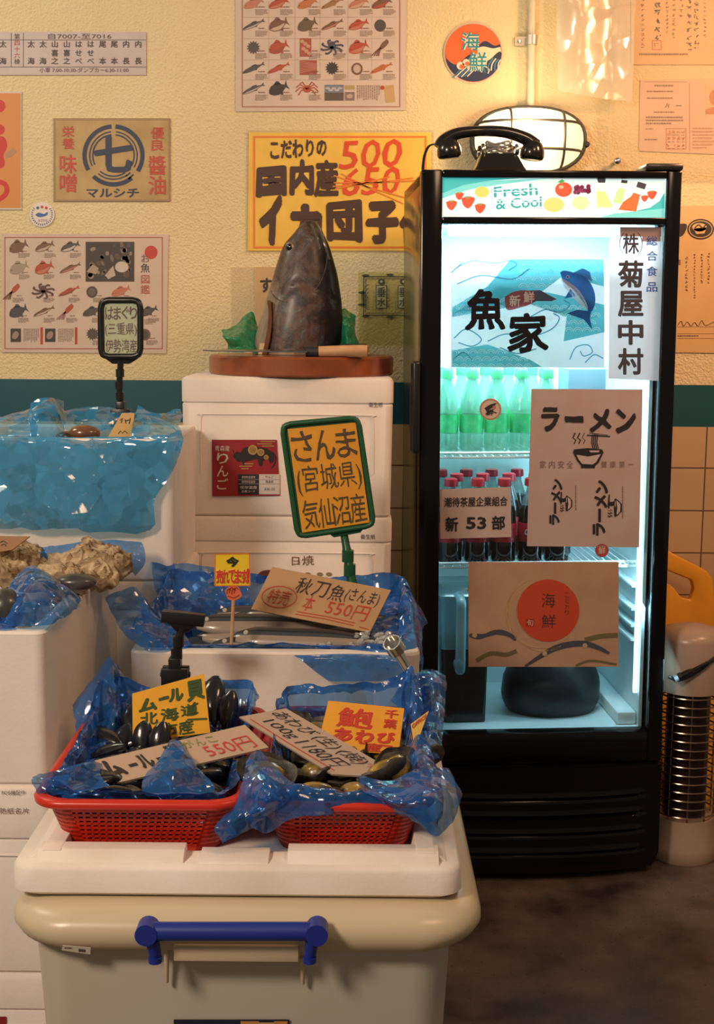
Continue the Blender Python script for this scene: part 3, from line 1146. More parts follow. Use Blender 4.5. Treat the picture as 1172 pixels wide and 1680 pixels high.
p = paper('certificate', WS, [(1051, 131), (1300, 127), (1300, 258), (1049, 248)], (.63, .46, .36), 'pinkish certificate with a square red stamp and a small portrait, right wall', 'certificate')
k = Ink(WS)
k.rect(1131.6, 136, 1132.4, 248, (.35, .18, .10))
k.rect(1057, 134, 1128, 134.8, (.35, .18, .10))
k.fine(1074, 138, 1122, 143, 1, BRN)
k.fine(1062, 148, 1128, 152, 1, BRN)
k.fine(1062, 159, 1126, 163, 1, BRN)
k.text('一', (1109, 169, 1119, 178), DRK, .02, em=True)
k.scrawl(1095, 169, 178, 9, DRK, 2, 3, 1)
k.fine(1073, 182, 1125, 186, 1, BRN)
k.fine(1060, 190, 1125, 205, 3, BRN)
k.fine(1060, 210, 1078, 213, 1, BRN)
k.fine(1058, 227, 1090, 231, 1, BRN)
RS = (.52, .14, .07)
k.frame(1093, 210.5, 1126.5, 245, 1, RS)
for i in range(4):
    for j in range(3):
        k.scrawl(1098 + i * 7.6, 213 + j * 11, 222 + j * 11, 6.5, RS, 2, i + j, .9)
k.rect(1158, 140, 1190, 187, (.62, .42, .28))
k.ell(1174, 160, 10, 13, (.45, .16, .06), 3)
k.poly([(1158, 187), (1158, 180), (1168, 176), (1182, 176), (1190, 181), (1190, 187)], (.45, .16, .06), 3)
k.rect(1134, 215, 1180, 215.6, RS)
k.fine(1137, 208, 1172, 245, 7, (.45, .26, .16))
k.obj('lettering', parent=p)

p = paper('certificate', WS, [(1085, 338), (1300, 336), (1300, 581), (1085, 578)], (.66, .44, .21), 'tan certificate with an oval noodle-bowl emblem, right of the fridge', 'certificate')
k = Ink(WS)
k.ell(1150, 376, 22, 17, DRK)
k.ell(1150, 376, 19.5, 14.5, (.60, .40, .2), 2)
k.ell(1150, 376, 18, 13.2, DRK, 3)
k.ell(1148, 373, 12, 7, (.60, .40, .2), 4)
k.poly([(1138, 375), (1160, 373), (1156, 383), (1143, 384)], (.60, .40, .2), 4)
k.curve([(1140, 374), (1147, 369), (1153, 374), (1160, 367)], [2] * 19, DRK, 5)
k.blob([(1106, 368), (1127, 368), (1122, 385), (1112, 389), (1106, 386)], DRK)
k.obj('emblem', parent=p)
k = Ink(WS)
for x, y0, y1, w in ((1127, 421, 480, 5), (1140, 416, 490, 3.6), (1152, 416, 464, 3.6), (1163, 414, 466, 4), (1175, 414, 490, 4)):
    k.scrawl(x, y0, y1, w, BRN, 2, 9, .8)
k.rect(1108, 426, 1117, 435, (.2, .1, .06))
for y in (536, 547, 555):
    k.rect(1112, y, 1172, y + .6, (.3, .15, .08))
k.curve([(1112, 534), (1118, 527), (1122, 535), (1128, 528), (1134, 535), (1140, 529), (1146, 535), (1152, 526), (1158, 534), (1172, 528)], [.9] * 55, DRK)
k.fine(1112, 549, 1165, 553, 1, BRN)
k.obj('lettering', parent=p)
# ================================================================== FRIDGE
YAW = math.radians(3.2)
LEAN = math.radians(0.5)
FY = 3.0
fl = P(688, 860, FY)
fr_ = P(1101, 860, FY + .02)
HW = (fr_.x - fl.x) / 2 / math.cos(YAW)
fc = V(((fl.x + fr_.x) / 2, FY + .012, 0))
FM = Matrix.Translation(fc) @ Matrix.Rotation(YAW, 4, 'Z') @ Matrix.Translation((-.002 - .86 * math.sin(LEAN) * -1, 0, 0)) @ Matrix.Rotation(-LEAN, 4, 'Y')
FM = Matrix.Translation(fc) @ Matrix.Rotation(YAW, 4, 'Z') @ Matrix.Translation((0, 0, .86)) @ Matrix.Rotation(-LEAN, 4, 'Y') @ Matrix.Translation((0, 0, -.86))
FI = FM.inverted()
FN = (FM.to_3x3() @ V((0, -1, 0))).normalized()


def FS(d=0.0):
    """the plane of the fridge door, d behind its face"""
    return Surf(FM @ V((0, d, 1)), FN)


def FL(x, y, d=0.0):
    """spot on that plane in the fridge's own measures"""
    return FI @ FS(d).at(x, y)


def fobj(g, name, m, parent=None, **kw):
    return g.xf(FM).obj(name, m, parent, **kw)


zt = FL(900, 279).z
zh1, zh0 = FL(900, 292).z, FL(900, 356).z
zg1, zg0 = FL(900, 368).z, FL(900, 1203).z
ztr = FL(900, 1252).z
xg0, xg1 = FL(722, 800).x, FL(1078, 800).x
BD = .50
fridge = empty('display_fridge', FM @ V((0, .25, 0)), 'tall black glass-door drinks fridge with a lit fruit header panel', 'fridge')
M_liner = mat('fridge_liner', (.70, .86, .90), .35)
g = G()
HB = HW - .006
g.box((HB - .022, .05, .03), (HB, BD, zt))
g.box((-HB, .05, zt - .03), (HB, BD, zt))
g.box((-HB, BD - .015, .03), (HB, BD, zt))
g.box((-HB, .05, .03), (HB, BD, ztr - .01))
fobj(g, 'cabinet', M_enamel, fridge, bevel=.004)
fobj(G().box((-HB, .05, .03), (-HB + .02, BD, zt)), 'side_panel', M_side, fridge, bevel=.002)
g = G()
xi = HW - .045
g.box((-xi - .008, .055, zg0 - .02), (-xi, BD - .02, zg1 + .02))
g.box((xi, .055, zg0 - .02), (xi + .008, BD - .02, zg1 + .02))
g.box((-xi, BD - .03, zg0 - .02), (xi, BD - .02, zg1 + .02))
g.box((-xi, .055, zg0 - .02), (xi, BD - .03, zg0 - .005))
g.box((-xi, .055, zg1 + .005), (xi, BD - .03, zg1 + .02))
fobj(g, 'inner_liner', M_liner, fridge)
g = G()
g.box((-HW, 0, ztr), (xg0, .045, zt))
g.box((xg1, 0, ztr), (HW, .045, zt))
g.box((xg0, 0, zh1), (xg1, .045, zt))
g.box((xg0, 0, zg1), (xg1, .045, zh0))
g.box((xg0, 0, ztr), (xg1, .045, zg0))
fobj(g, 'door_frame', M_enamel, fridge, bevel=.004)
m_pane, nt, b, out = nodes('door_glass')
t = N(nt, 'ShaderNodeBsdfTransparent')
t.inputs[0].default_value = (.93, .97, .97, 1)
gs = N(nt, 'ShaderNodeBsdfGlossy', Roughness=.06)
fr2 = N(nt, 'ShaderNodeFresnel', IOR=1.35)
mx = N(nt, 'ShaderNodeMixShader')
for a, bq in ((fr2.outputs[0], mx.inputs[0]), (t.outputs[0], mx.inputs[1]), (gs.outputs[0], mx.inputs[2]), (mx.outputs[0], out.inputs['Surface'])):
    nt.links.new(a, bq)
fobj(G().box((xg0 - .004, .018, zg0 - .004), (xg1 + .004, .022, zg1 + .004)), 'glass_pane', m_pane, fridge, smooth=0)
fobj(G().box((xg0 - .003, .006, zg0), (xg0, .016, zg1)).box((xg1, .006, zg0), (xg1 + .003, .016, zg1)), 'glass_gasket', M_matte, fridge)

# header light box
hd = fobj(G().box((xg0 - .002, .010, zh0 - .002), (xg1 + .002, .03, zh1 + .002)), 'header_panel', emit('header_backing', (.78, .95, .96), .6), fridge, smooth=0)
HS = FS(.010)
k = Ink(HS)
AQ, AQ2 = (.06, .50, .50), (.20, .70, .68)
k.rect(723, 291, 1092, 357, (.74, .93, .93), 0)
k.poly([(723, 291), (860, 292), (800, 297), (760, 304), (724, 318)], AQ, 1)
k.poly([(724, 318), (760, 304), (800, 297), (880, 293.5), (900, 292.5), (820, 303), (770, 311), (724, 326)], AQ2, 2)
k.poly([(1091, 316), (1082, 330), (1066, 341), (1030, 349), (1000, 354), (1091, 357)], AQ, 1)
k.poly([(1091, 342), (1060, 345), (1010, 350), (985, 356), (1091, 358)], AQ2, 2)
TG = (.04, .40, .40)
k.text('Fresh', [(810, 307), (882, 300), (883, 320), (811, 324)], TG, .015, 3)
k.text('& Cool', [(813, 327), (889, 322), (889, 339), (814, 344)], TG, .015, 3)
for y in (311.5, 316, 330, 334.5):
    k.line([(808, y), (892, y - 4)], 1.1, (.74, .93, .93), 6)
FRD = (.75, .10, .05)


def straw(x, y, r):
    k.blob([(x - r, y - r * .5), (x, y - r * .8), (x + r, y - r * .5), (x + r * .6, y + r * .5), (x, y + r), (x - r * .7, y + r * .5)], FRD, 3)
    k.poly([(x - r * .5, y - r * .9), (x, y - r * .6), (x + r * .6, y - r * 1.0), (x + r * .2, y - r * .5), (x - r * .3, y - r * .5)], (.12, .40, .12), 4)


for x, y, r in ((741, 336, 9), (754, 321, 7), (768, 331, 11), (788, 341, 9), (1058, 325, 6), (1070, 319, 8)):
    straw(x, y, r)
k.ell(791, 315, 12, 9, (.95, .66, .16), 3)
k.ell(909, 336, 17, 12, (.95, .68, .22), 3)
k.ell(953, 333, 14, 11, (.80, .86, .42), 3)
k.ell(925, 311, 14, 12, (.78, .10, .05), 4)
k.ell(921, 307, 4, 3, (.92, .45, .3), 5)
k.poly([(915, 299), (922, 294), (927, 297), (922, 301)], (.10, .38, .12), 5)
rnd = random.Random(9)
for i in range(22):
    k.ell(944 + rnd.uniform(0, 24), 304 + rnd.uniform(0, 16) * (.5 + i / 40), 3.6, 3.6, rnd.choice([(.22, .03, .08), (.14, .02, .07), (.32, .06, .12)]), 5, n=10)
for pts, c in (([(983, 300), (993, 300), (994, 316), (1006, 340), (980, 340), (979, 316)], (.98, .80, .30)),
               ([(1021, 300), (1028, 301), (1026, 312), (1020, 335), (1006, 332), (1012, 314)], (.50, .84, .34)),
               ([(1046, 306), (1057, 309), (1050, 322), (1044, 347), (1015, 344), (1022, 332), (1036, 322)], (.84, .16, .05))):
    k.poly(pts, c, 4)
for q in (((979, 292), (994, 293), (993, 300), (982, 300)), ((1020, 295), (1030, 296), (1029, 301), (1019, 300)), ((1047, 298), (1061, 302), (1058, 311), (1044, 307))):
    k.poly(q, (.05, .05, .06), 5)
for q in (((982, 300), (993, 300), (994, 314), (981, 314)), ((1019, 301), (1028, 302), (1026, 310), (1017, 309)), ((1044, 307), (1058, 311), (1052, 320), (1039, 316))):
    k.poly(q, (.72, .88, .86), 6)
k.obj('header_print', inkmat('lit_print', .4, glow=.50), hd)

# vented base panel with bowed front
g = G()
z0, z1 = .015, ztr - .006
us = [-1 + 2 * i / 40 for i in range(41)]
zs = []
nz = 60
vz = [FL(950, y).z for y in (1300, 1328, 1357, 1387)]
rs = []
for j in range(nz + 1):
    z = z0 + (z1 - z0) * j / nz
    row = []
    for u in us:
        y = -.034 * (1 - abs(u) ** 2.2) - .004
        for v_ in vz:
            d = (z - v_) / .011
            if abs(d) < 1 and abs(u) < .88:
                y += (.010 * (1 - d * d) if d < 0 else -.004 * (1 - d * d)) * min((.88 - abs(u)) * 12, 1)
        if z < .05:
            y += .03 * (1 - z / .05) ** 2
        x = u * HW
        if z < .06 and abs(u) > .9:
            x -= math.copysign((abs(u) - .9) * HW * .6 * (1 - z / .06), u)
        row.append(V((x, y, z)))
    row += [V((HW, .06, z)), V((-HW, .06, z))]
    rs.append(row)
g.rings(rs)
gr = fobj(g, 'base_grille', M_enamel, fridge, smooth=50)
g = G()
for y, d in ((1232, 0), (1222, 0)):
    z = FL(900, y).z
    g.box((xg0, -.0015, z - .0012), (xg1, .002, z + .0012))
fobj(g, 'bottom_rail_ridges', M_enamel, fridge, smooth=0)
for sx in (-1, 1):
    fobj(G().lathe([(.022, 0), (.022, .022), (.012, .035)], (sx * (HW - .06), .12, 0), 14), 'foot', M_matte, fridge)
# handle and hinge
ha, hb = FL(678, 592), FL(678, 742)
g = G()
g.box((-HW - .022, -.03, hb.z), (-HW - .002, .012, ha.z))
hh = fobj(g, 'handle', M_black, fridge, bevel=.007, seg=3)
fobj(G().box((-HW - .024, -.02, hb.z + .05), (-HW - .0215, .004, ha.z - .05)), 'handle_grip', M_matte, hh)
hx0 = FL(1060, 275).x
fobj(G().box((hx0, -.004, zt), (HW + .002, .09, zt + .017)), 'hinge_cover', M_black, fridge, bevel=.006)

# interior lamps, shelves, rails
tb = FM @ V((0, .085, zg1 - .012))
tube_m = emit('tube_light', (.80, .96, 1.0), 14)
fobj(G().tube([(-xi + .03, .10, zg1 - .01), (xi - .03, .10, zg1 - .01)], .011, 10), 'light_tube', tube_m, fridge)
fobj(G().box((xi - .012, .06, zg0 + .08), (xi - .004, .072, zg1 - .03)), 'side_light_strip', emit('strip_light', (.62, .92, 1.0), 1.7), fridge)


def flamp(name, a, b, sx, sy, e, col=(.70, .94, 1.0)):
    l = bpy.data.lights.new(name, 'AREA')
    l.energy, l.color, l.shape, l.size, l.size_y = e, col, 'RECTANGLE', sx, sy
    o = bpy.data.objects.new(name, l)
    COL.objects.link(o)
    o.location = FM @ V(a)
    o.rotation_euler = ((FM @ V(b)) - (FM @ V(a))).to_track_quat('-Z', 'Y').to_euler()


flamp('fridge_tube_light', (0, .10, zg1 - .025), (0, .24, .6), .44, .05, 6.0)
flamp('fridge_lower_light', (xi - .03, .075, .75), (-.1, .3, .55), .04, .6, 1.0, (.50, .86, 1.0))

sz = [FL(800, 750, .09).z, FL(800, 930, .09).z]
M_wire = mat('white_wire', (.80, .88, .90), .35)
for z in sz:
    g = G()
    for i in range(26):
        x = -xi + .01 + (2 * xi - .02) * i / 25
        g.tube([(x, .09, z), (x, BD - .035, z)], .0016, 6)
    for dz in (0, .011):
        g.tube([(-xi + .004, .085, z + dz), (xi - .004, .085, z + dz)], .003, 8)
    for i in range(26):
        x = -xi + .01 + (2 * xi - .02) * i / 25
        g.tube([(x, .085, z), (x, .085, z + .011)], .0016, 6)
    g.tube([(-xi + .004, BD - .04, z), (xi - .004, BD - .04, z)], .003, 8)
    fobj(g, 'wire_shelf', M_wire, fridge)
for y in (790, 870, 945, 982, 1008, 1030):
    z = FL(1040, y, .2).z
    fobj(G().box((xi - .02, .08, z - .005), (xi - .0005, BD - .04, z + .004)), 'shelf_rail', M_liner, fridge, bevel=.002)
fobj(G().box((xi - .05, .07, zg0 - .005), (xi - .0005, BD - .04, zg0 + .028)), 'floor_ledge', M_liner, fridge, bevel=.006)

# ---- bottles
gz = sz[0] + .0025
gh = FL(800, 606, .16).z - gz
M_pet = film('pet_green', (.80, .98, .90), (.30, .62, .52), .30, .12)
M_lab = mat('green_label', (.03, .52, .17), .35, col2=(.10, .64, .28), scale=60)
M_gcap = mat('green_cap', (.10, .60, .25), .35)
bo = FM @ V((0, .15, gz))
R = .0285
gb = empty('soda_bottle', bo, 'x', 'bottle', 'green-labelled bottles on the top shelf')
h = gh - .018
G().lathe([(R * .8, 0), (R, .008), (R, .05), (R * .93, .056), (R, .062), (R, h * .5), (R * .97, h * .62), (R * .7, h * .8), (.0115, h * .93), (.0115, h)], bo, 20).obj('bottle_body', M_pet, gb, smooth=50)
G().lathe([(R * 1.015, h * .28), (R * 1.015, h * .52)], bo, 20, cap=False).obj('label', M_lab, gb, smooth=50, recalc=False)
G().lathe([(.0145, h - .004), (.0145, h + .014), (.012, h + .018)], bo, 16).obj('cap', M_gcap, gb)

cz = sz[1] + .0025
ch = FL(760, 776, .24).z - cz
M_cola = mat('cola', (.020, .008, .006), .12, coat=.3)
M_clr = film('pet_clear', (.85, .95, .95), (.25, .32, .33), .35, .12)
M_rlab = mat('red_label', (.55, .02, .03), .35)
M_rcap = mat('red_cap', (.55, .02, .04), .35)
co = FM @ V((0, .14, cz))
cb = empty('cola_bottle', co, 'x', 'bottle', 'cola bottles on the lower shelf')
R2_ = .031
h = ch - .016
G().lathe([(R2_ * .8, 0), (R2_, .008), (R2_ * .94, h * .25), (R2_, h * .5), (R2_ * .93, h * .66), (R2_ * .75, h * .74)], co, 20).obj('cola_fill', M_cola, cb, smooth=50)
G().lathe([(R2_ * .78, h * .74), (R2_ * .55, h * .85), (.0115, h * .93), (.0115, h)], co, 20).obj('bottle_neck', M_clr, cb, smooth=50)
lb = G().lathe([(R2_ * 1.0, h * .28), (R2_ * 1.03, h * .30), (R2_ * 1.03, h * .50), (R2_ * 1.0, h * .52)], co, 20, cap=False).obj('label', M_rlab, cb, smooth=50, recalc=False)
vs, fs = glyph('Coca', .02)
vx = max(v[0] for v in vs)
G().add([co + V(((R2_ * 1.05) * math.sin(((x / vx) - .5) * 1.5), -(R2_ * 1.05) * math.cos(((x / vx) - .5) * 1.5), h * .365 + y * .022 + x * .004)) for x, y in vs], fs).obj('label_script', M_white, lb, recalc=False, smooth=0)
G().lathe([(.0165, h - .004), (.0175, h), (.0165, h + .014), (.013, h + .016)], co, 18).obj('cap', M_rcap, cb)
ORD = ['leftmost', 'second from the left', 'third from the left', 'fourth from the left', 'fifth from the left', 'sixth from the left', 'seventh from the left']
ROWS = ['front', 'middle', 'back']
first = True
for r_ in range(3):
    for i in range(5):
        x = FL(738 + 40 * i, 690, .15 + .09 * r_).x if False else -xi + .036 + i * .062 + (.012 if r_ == 1 else 0)
        loc = FM @ V((x, .15 + .1 * r_, gz))
        lab = f'clear bottle with green label and cap, {ORD[i]} in the {ROWS[r_]} row'
        if first:
            gb.location = loc
            gb['label'] = lab
            ORG[gb.name] = loc
            first = False
        else:
            dup(gb, loc, label=lab)
first = True
for r_ in range(3):
    for i in range(5):
        x = -xi + .045 + i * .067 + (.028 if r_ == 1 else 0)
        loc = FM @ V((x, .135 + .1 * r_, cz))
        lab = f'dark cola bottle with red cap, {ORD[i]} in the {ROWS[r_]} row'
        if first:
            cb.location = loc
            cb['label'] = lab
            ORG[cb.name] = loc
            first = False
        else:
            dup(cb, loc, (0, 0, random.uniform(-.5, .5)), lab)
# grey-blue carton beside the green bottles
a, b = FL(932, 605, .15), FL(990, 745, .15)
o = fobj(G().box((a.x, .14, gz), (b.x, .26, a.z)), 'carton', mat('grey_blue_carton', (.20, .34, .42), .5), bevel=.003)
tag(o, 'grey-blue carton on the top shelf, right of the green bottles', 'carton')

# ---- pitcher on the fridge floor
fz = zg0 - .0045
a, b = FL(723, 962, .11), FL(800, 1175, .11)
M_ptr = film('pitcher_plastic', (.70, .88, .94), (.34, .60, .68), .55, .25)
M_tea = mat('dark_tea', (.010, .014, .018), .2)
px0, px1 = max(a.x, -xi + .006), b.x
pt = empty('pitcher', FM @ V(((px0 + px1) / 2, .19, fz)), 'translucent lidded pitcher of dark liquid on the fridge floor, at left', 'pitcher')
zl = FL(760, 1065, .11).z
zp = FL(760, 985, .11).z
fobj(G().rings([rr(px0 + .01, px1 - .004, .11, .27, .012, fz), rr(px0 + .004, px1, .105, .275, .014, zl)]), 'dark_liquid', M_tea, pt)
fobj(G().rings([rr(px0 + .004, px1, .105, .275, .014, zl), rr(px0, px1 + .002, .102, .278, .015, zp)], True, False, False), 'jug_wall', M_ptr, pt)
fobj(G().rings([rr(px0 - .003, px1 + .006, .098, .282, .015, zp), rr(px0 - .003, px1 + .006, .098, .282, .015, zp + .012), rr(px0 + .004, px1 - .002, .106, .274, .015, zp + .018), rr(px0 + .008, px1 - .008, .112, .268, .014, zp + .03)]), 'lid', M_ptr, pt)
t0, t1 = FL(757, 985, .06), FL(757, 1102, .06)
g = G()
xx = t0.x
hp = catmull([(xx, .103, t0.z), (xx, .066, t0.z - .004), (xx, .058, t0.z - .03), (xx, .060, t1.z + .03), (xx, .068, t1.z + .002), (xx, .103, t1.z + .012)], 5)
g.tube(hp, .013, 10)
fobj(g, 'jug_handle', M_ptr, pt, smooth=60)

# ---- dark sack
a, b = FL(832, 1170, .13), FL(998, 1170, .13)
g = G()
cx_, rx_ = (a.x + b.x) / 2, (b.x - a.x) / 2
hz_ = (FL(900, 1072, .13).z - fz)
rs = []
for j in range(13):
    t = j / 12
    q = (1 - (t * .92) ** 3) ** .6 if t < 1 else .3
    q *= .86 + .14 * math.sin(min(t * 6, 1.57))
    ring = []
    for i in range(36):
        an = 2 * math.pi * i / 36
        p_ = V((cx_ + rx_ * q * math.cos(an), .22 + .10 * q * math.sin(an), fz + hz_ * t))
        ring.append(crumple(p_, .008 * min(t * 5, 1), 16, 3) if j else p_)
    rs.append(ring)
g.rings(rs)
o = fobj(g, 'sack', mat('dark_sack', (.012, .018, .024), .45), smooth=30)
tag(o, 'dark rounded sack on the fridge floor behind the red-sun paper', 'sack')

# ================================================================== PAPERS ON THE GLASS
GS = FS(.0145)
XT = M_inkT
# fish-house picture
p = paper('poster', GS, box4(740, 424, 992, 603), (.78, .75, .80), 'pale blue wave-pattern poster with a leaping fish on the fridge glass', trans=.7, th=0)
k = Ink(GS)
CY_ = (.14, .56, .64)
for pts in ([(838, 425), (991, 425), (991, 470), (925, 452), (860, 500), (742, 520), (742, 505), (800, 470)], [(742, 515), (860, 495), (930, 520), (925, 560), (992, 545), (992, 500), (900, 480), (820, 470)], [(742, 575), (800, 565), (870, 590), (890, 602), (742, 602)]):
    k.poly(pts, CY_, 1)
LT = (.72, .92, .95)
for j in range(15):
    for i in range(17):
        x, y = 746 + i * 15 + (7.5 if j % 2 else 0), 432 + j * 12
        if x > 984:
            continue
        band = (y < 505 - (x - 742) * .18 and x > 842 + (y - 424) * .1) or abs(y - (512 + (x - 742) * .06)) < 26 or (y > 574 and x < 870)
        if band:
            for r_ in (7, 4.2):
                k.arc(x, y + 4, r_, r_, 180, 360, 1, LT, 3, 8)
SW = (.10, .34, .48)
for pts in ([(748, 440), (775, 428), (810, 432), (836, 428), (848, 434), (835, 444)], [(750, 466), (790, 452), (840, 458), (870, 440)], [(745, 555), (765, 540), (790, 556), (775, 568), (752, 562)], [(800, 560), (830, 548), (870, 552), (905, 540), (918, 522), (908, 514)], [(870, 520), (895, 508), (920, 512), (935, 500), (925, 492)], [(935, 590), (945, 570), (965, 566), (972, 578), (958, 584), (952, 576)], [(960, 595), (975, 582), (990, 588)], [(744, 590), (760, 578), (775, 590)], [(760, 430), (740, 448)], [(820, 570), (850, 580), (880, 572)]):
    k.curve(pts, [1.9] * (6 * (len(pts) - 1) + 1), SW, 4)
# leaping fish
FB, FW_ = (.035, .13, .34), (.62, .68, .72)
k.blob([(919, 447), (926, 444), (944, 448), (962, 456), (973, 472), (977, 490), (974, 506), (966, 514), (963, 500), (955, 488), (940, 474), (926, 464)], FB, 5)
k.blob([(921, 456), (932, 462), (948, 474), (960, 492), (964, 508), (950, 498), (936, 482), (926, 470)], FW_, 6)
k.poly([(962, 510), (970, 512), (968, 522), (972, 541), (958, 524), (930, 514), (948, 508)], FB, 6)
k.poly([(940, 448), (956, 440), (968, 446), (972, 462), (960, 456)], (.06, .20, .42), 4)
k.poly([(936, 474), (926, 490), (946, 486)], FB, 6)
k.ell(931.5, 454.5, 3, 3, FW_, 7)
k.ell(931.5, 454.5, 1.6, 1.6, (.01, .02, .05), 8)
for i in range(4):
    k.curve([(936 + i * 5, 470 + i * 6), (946 + i * 4, 478 + i * 6), (958 + i * 2, 492 + i * 5)], [.9] * 13, (.2, .35, .5), 7)
k.blob([(828, 487), (845, 478), (866, 477), (878, 484), (872, 498), (852, 505), (832, 508)], (.42, .13, .13), 6)
k.poly([(866, 477), (886, 476), (914, 491), (905, 494), (880, 494), (868, 500)], (.13, .10, .12), 5)
k.text('新', (836, 484, 854, 503), (.80, .80, .82), .02, 8)
k.text('鮮', (859, 478, 877, 497), (.80, .80, .82), .02, 8)
k.text('魚', [(768, 474), (826, 472), (831, 541), (762, 544)], (.035, .035, .05), .035, 8, wob=2)
k.text('家', [(836, 514), (896, 512), (901, 578), (832, 580)], (.035, .035, .05), .035, 8, wob=2)
k.obj('picture', XT, p)

# vertical shop name strip
p = paper('notice', GS, [(1001, 372), (1087.5, 373), (1084, 625), (999, 621)], (.76, .73, .78), 'tall white strip with large black vertical characters, top right of glass', 'notice', trans=.42, th=0)
k = Ink(GS)
k.rect(1018, 373, 1085, 388, (.30, .22, .23))
k.rect(1054, 388, 1084, 396, (.36, .28, .29))
INK = (.055, .055, .075)
k.text('株', (1022, 383, 1049, 417), INK, .02)
k.arc(1032, 400, 15, 21, 120, 240, 1.2, INK)
k.arc(1039, 400, 15, 21, -60, 60, 1.2, INK)
for ch, y0, y1 in (('菊', 427, 472), ('屋', 477, 520), ('中', 525, 566), ('村', 571, 615)):
    k.text(ch, (1014, y0, 1056, y1), INK, .03)
for ch, y0 in (('総', 387), ('合', 412), ('食', 437), ('品', 463)):
    k.text(ch, (1061, y0, 1079, y0 + 16), (.03, .09, .38), .012)
k.obj('lettering', M_ink, p)


# ramen poster
def bowl(k, T, c, pap):
    def Q(pts):
        return [T(x, y) for x, y in pts]
    k.poly(Q([(-26, -2), (-24, -7), (0, -9), (24, -7), (27, -2), (18, 16), (12, 20), (12, 24), (-12, 24), (-12, 20), (-19, 12)]), c, 3)
    k.poly(Q([(-20, 2), (0, 5), (22, 1), (14, 14), (8, 18), (-10, 17), (-16, 10)]), pap, 4)
    k.poly(Q([(2, -5), (20, -5), (18, -2), (4, -2)]), pap, 4)
    for x in (-16, -8, 0):
        k.line(Q([(x - 8, -16), (x - 5, -22), (x - 10, -26), (x - 6, -34)]), 2.0 if x else 1, c, 3)
    k.line(Q([(-2, -30), (38, -28)]), 2, c, 3)
    k.line(Q([(2, -34), (34, -30)]), 1, c, 3)
    for x in (8, 11, 14, 17):
        k.line(Q([(x, -32), (x - 2, -18), (x + 1, -8)]), 1.6, c, 3)


rq = [(872.5, 638), (1055, 639), (1049, 898), (865, 896)]
p = paper('poster', GS, rq, (.52, .41, .39), 'tall pinkish poster with a black noodle bowl drawing, on the fridge glass', trans=.15, tint=(.50, .36, .31))
k = Ink(GS)
PB = (.020, .016, .016)
k.text('ラ', (888, 668, 918, 708), PB, .05, wob=2)
k.text('ー', (927, 682, 958, 694), PB, .04, wob=2)
k.text('メ', (968, 671, 1003, 709), PB, .05, wob=2)
k.text('ン', (1010, 670, 1044, 711), PB, .05, wob=2)
bowl(k, lambda x, y: (965 + x * .95, 744 + y), PB, (.50, .40, .38))
for i, ch in enumerate('家内安全'):
    k.text(ch, (886 + i * 14.8, 756, 896 + i * 14.8, 768), BRN)
for i, ch in enumerate('健康第一'):
    k.text(ch, (986 + i * 14.8, 756, 996 + i * 14.8, 768), BRN, em=True)
for X, y0, y1, w, bx, by, s_ in ((912, 786, 862, 17, 931, 826, .62), (985, 788, 880, 21, 1011, 833, .72)):
    h_ = (y1 - y0) / 4
    for i, ch in enumerate('ンメーラ'):
        a_, b_ = y0 + h_ * i + 1, y0 + h_ * (i + 1) - 1
        x_ = X + (1.5 - i) * 1.6
        w_ = w * 1.15
        # letters lie on their side, reading upwards
        k.text(ch, [(x_ - w_ / 2, b_ + 2), (x_ - w_ / 2, a_ - 2), (x_ + w_ / 2, a_ - 2), (x_ + w_ / 2, b_ + 2)], PB, .05, em=True)
    bowl(k, lambda x, y: (bx + y * s_ * .55, by - x * s_ * .8), PB, (.50, .40, .38))
    k.fine(X + w + 14, y0 + 10, X + w + 18, y1 - 2, 1, (.26, .16, .13), vert=True)
k.obj('lettering', M_ink, p)

# 53 notice
p = paper('notice', GS, [(722, 803), (838, 799), (839.5, 881), (723, 884)], (.56, .44, .40), 'small pinkish notice reading 53 in bold black, lower left of glass', 'notice', trans=.15)
k = Ink(GS)
k.text('潮待茶屋企業組合', [(729, 816), (833, 814), (833, 830), (729, 832)], PB, .018)
k.obj('small_line', M_ink, p)
k = Ink(GS)
k.text('新', (731, 848, 752, 872), PB, .03)
k.text('53', (765, 848, 798, 868), PB, .03)
k.text('部', (807, 846, 829, 869), PB, .03)
k.obj('lettering', M_ink, p)

# red-sun paper
p = paper('poster', GS, box4(769, 922, 1015.5, 1094), (.46, .30, .20), 'brown paper print with a red sun over blue-grey clouds, on the glass', tint=(.42, .26, .17), trans=.1)
k = Ink(GS)
NB, OLV = (.055, .06, .085), (.14, .12, .05)
k.curve([(770, 1042), (790, 1044), (815, 1037), (835, 1041), (847, 1050)], [5, 7, 8, 9, 9, 9, 8, 7, 6, 7, 8, 8, 8, 9, 9, 9, 8, 8, 7, 7, 7, 7, 6, 6, 4], NB)
k.curve([(862, 1093), (885, 1078), (905, 1066), (930, 1058), (960, 1056), (985, 1064), (1000, 1072)], [4 + 6 * math.sin(math.pi * i / 36) for i in range(37)], NB)
k.curve([(782, 1084), (805, 1072), (830, 1074), (848, 1068)], [7] * 19, OLV, 1)
k.curve([(960, 1050), (985, 1044), (1014, 1042)], [8] * 13, OLV, 1)
k.curve([(945, 1092), (970, 1084), (1012, 1090)], [4] * 13, OLV, 1)
for i, (rx, ry, dx, dy) in enumerate(((60, 60, -8, 6), (58, 55, -6, 12), (62, 52, -5, 10), (55, 58, -12, 4))):
    k.arc(899 + dx, 1001 + dy, rx, ry, 60 + i * 8, 250 - i * 10, .9, (.50, .33, .16), 2, 40)
k.ell(899.5, 1001.5, 51, 51, (.46, .055, .02), 3, n=48)
k.text('海', (889, 973, 911, 996), (.06, .025, .02), .0, 5)
k.text('鮮', (889, 1008, 912, 1030), (.06, .025, .02), .0, 5)
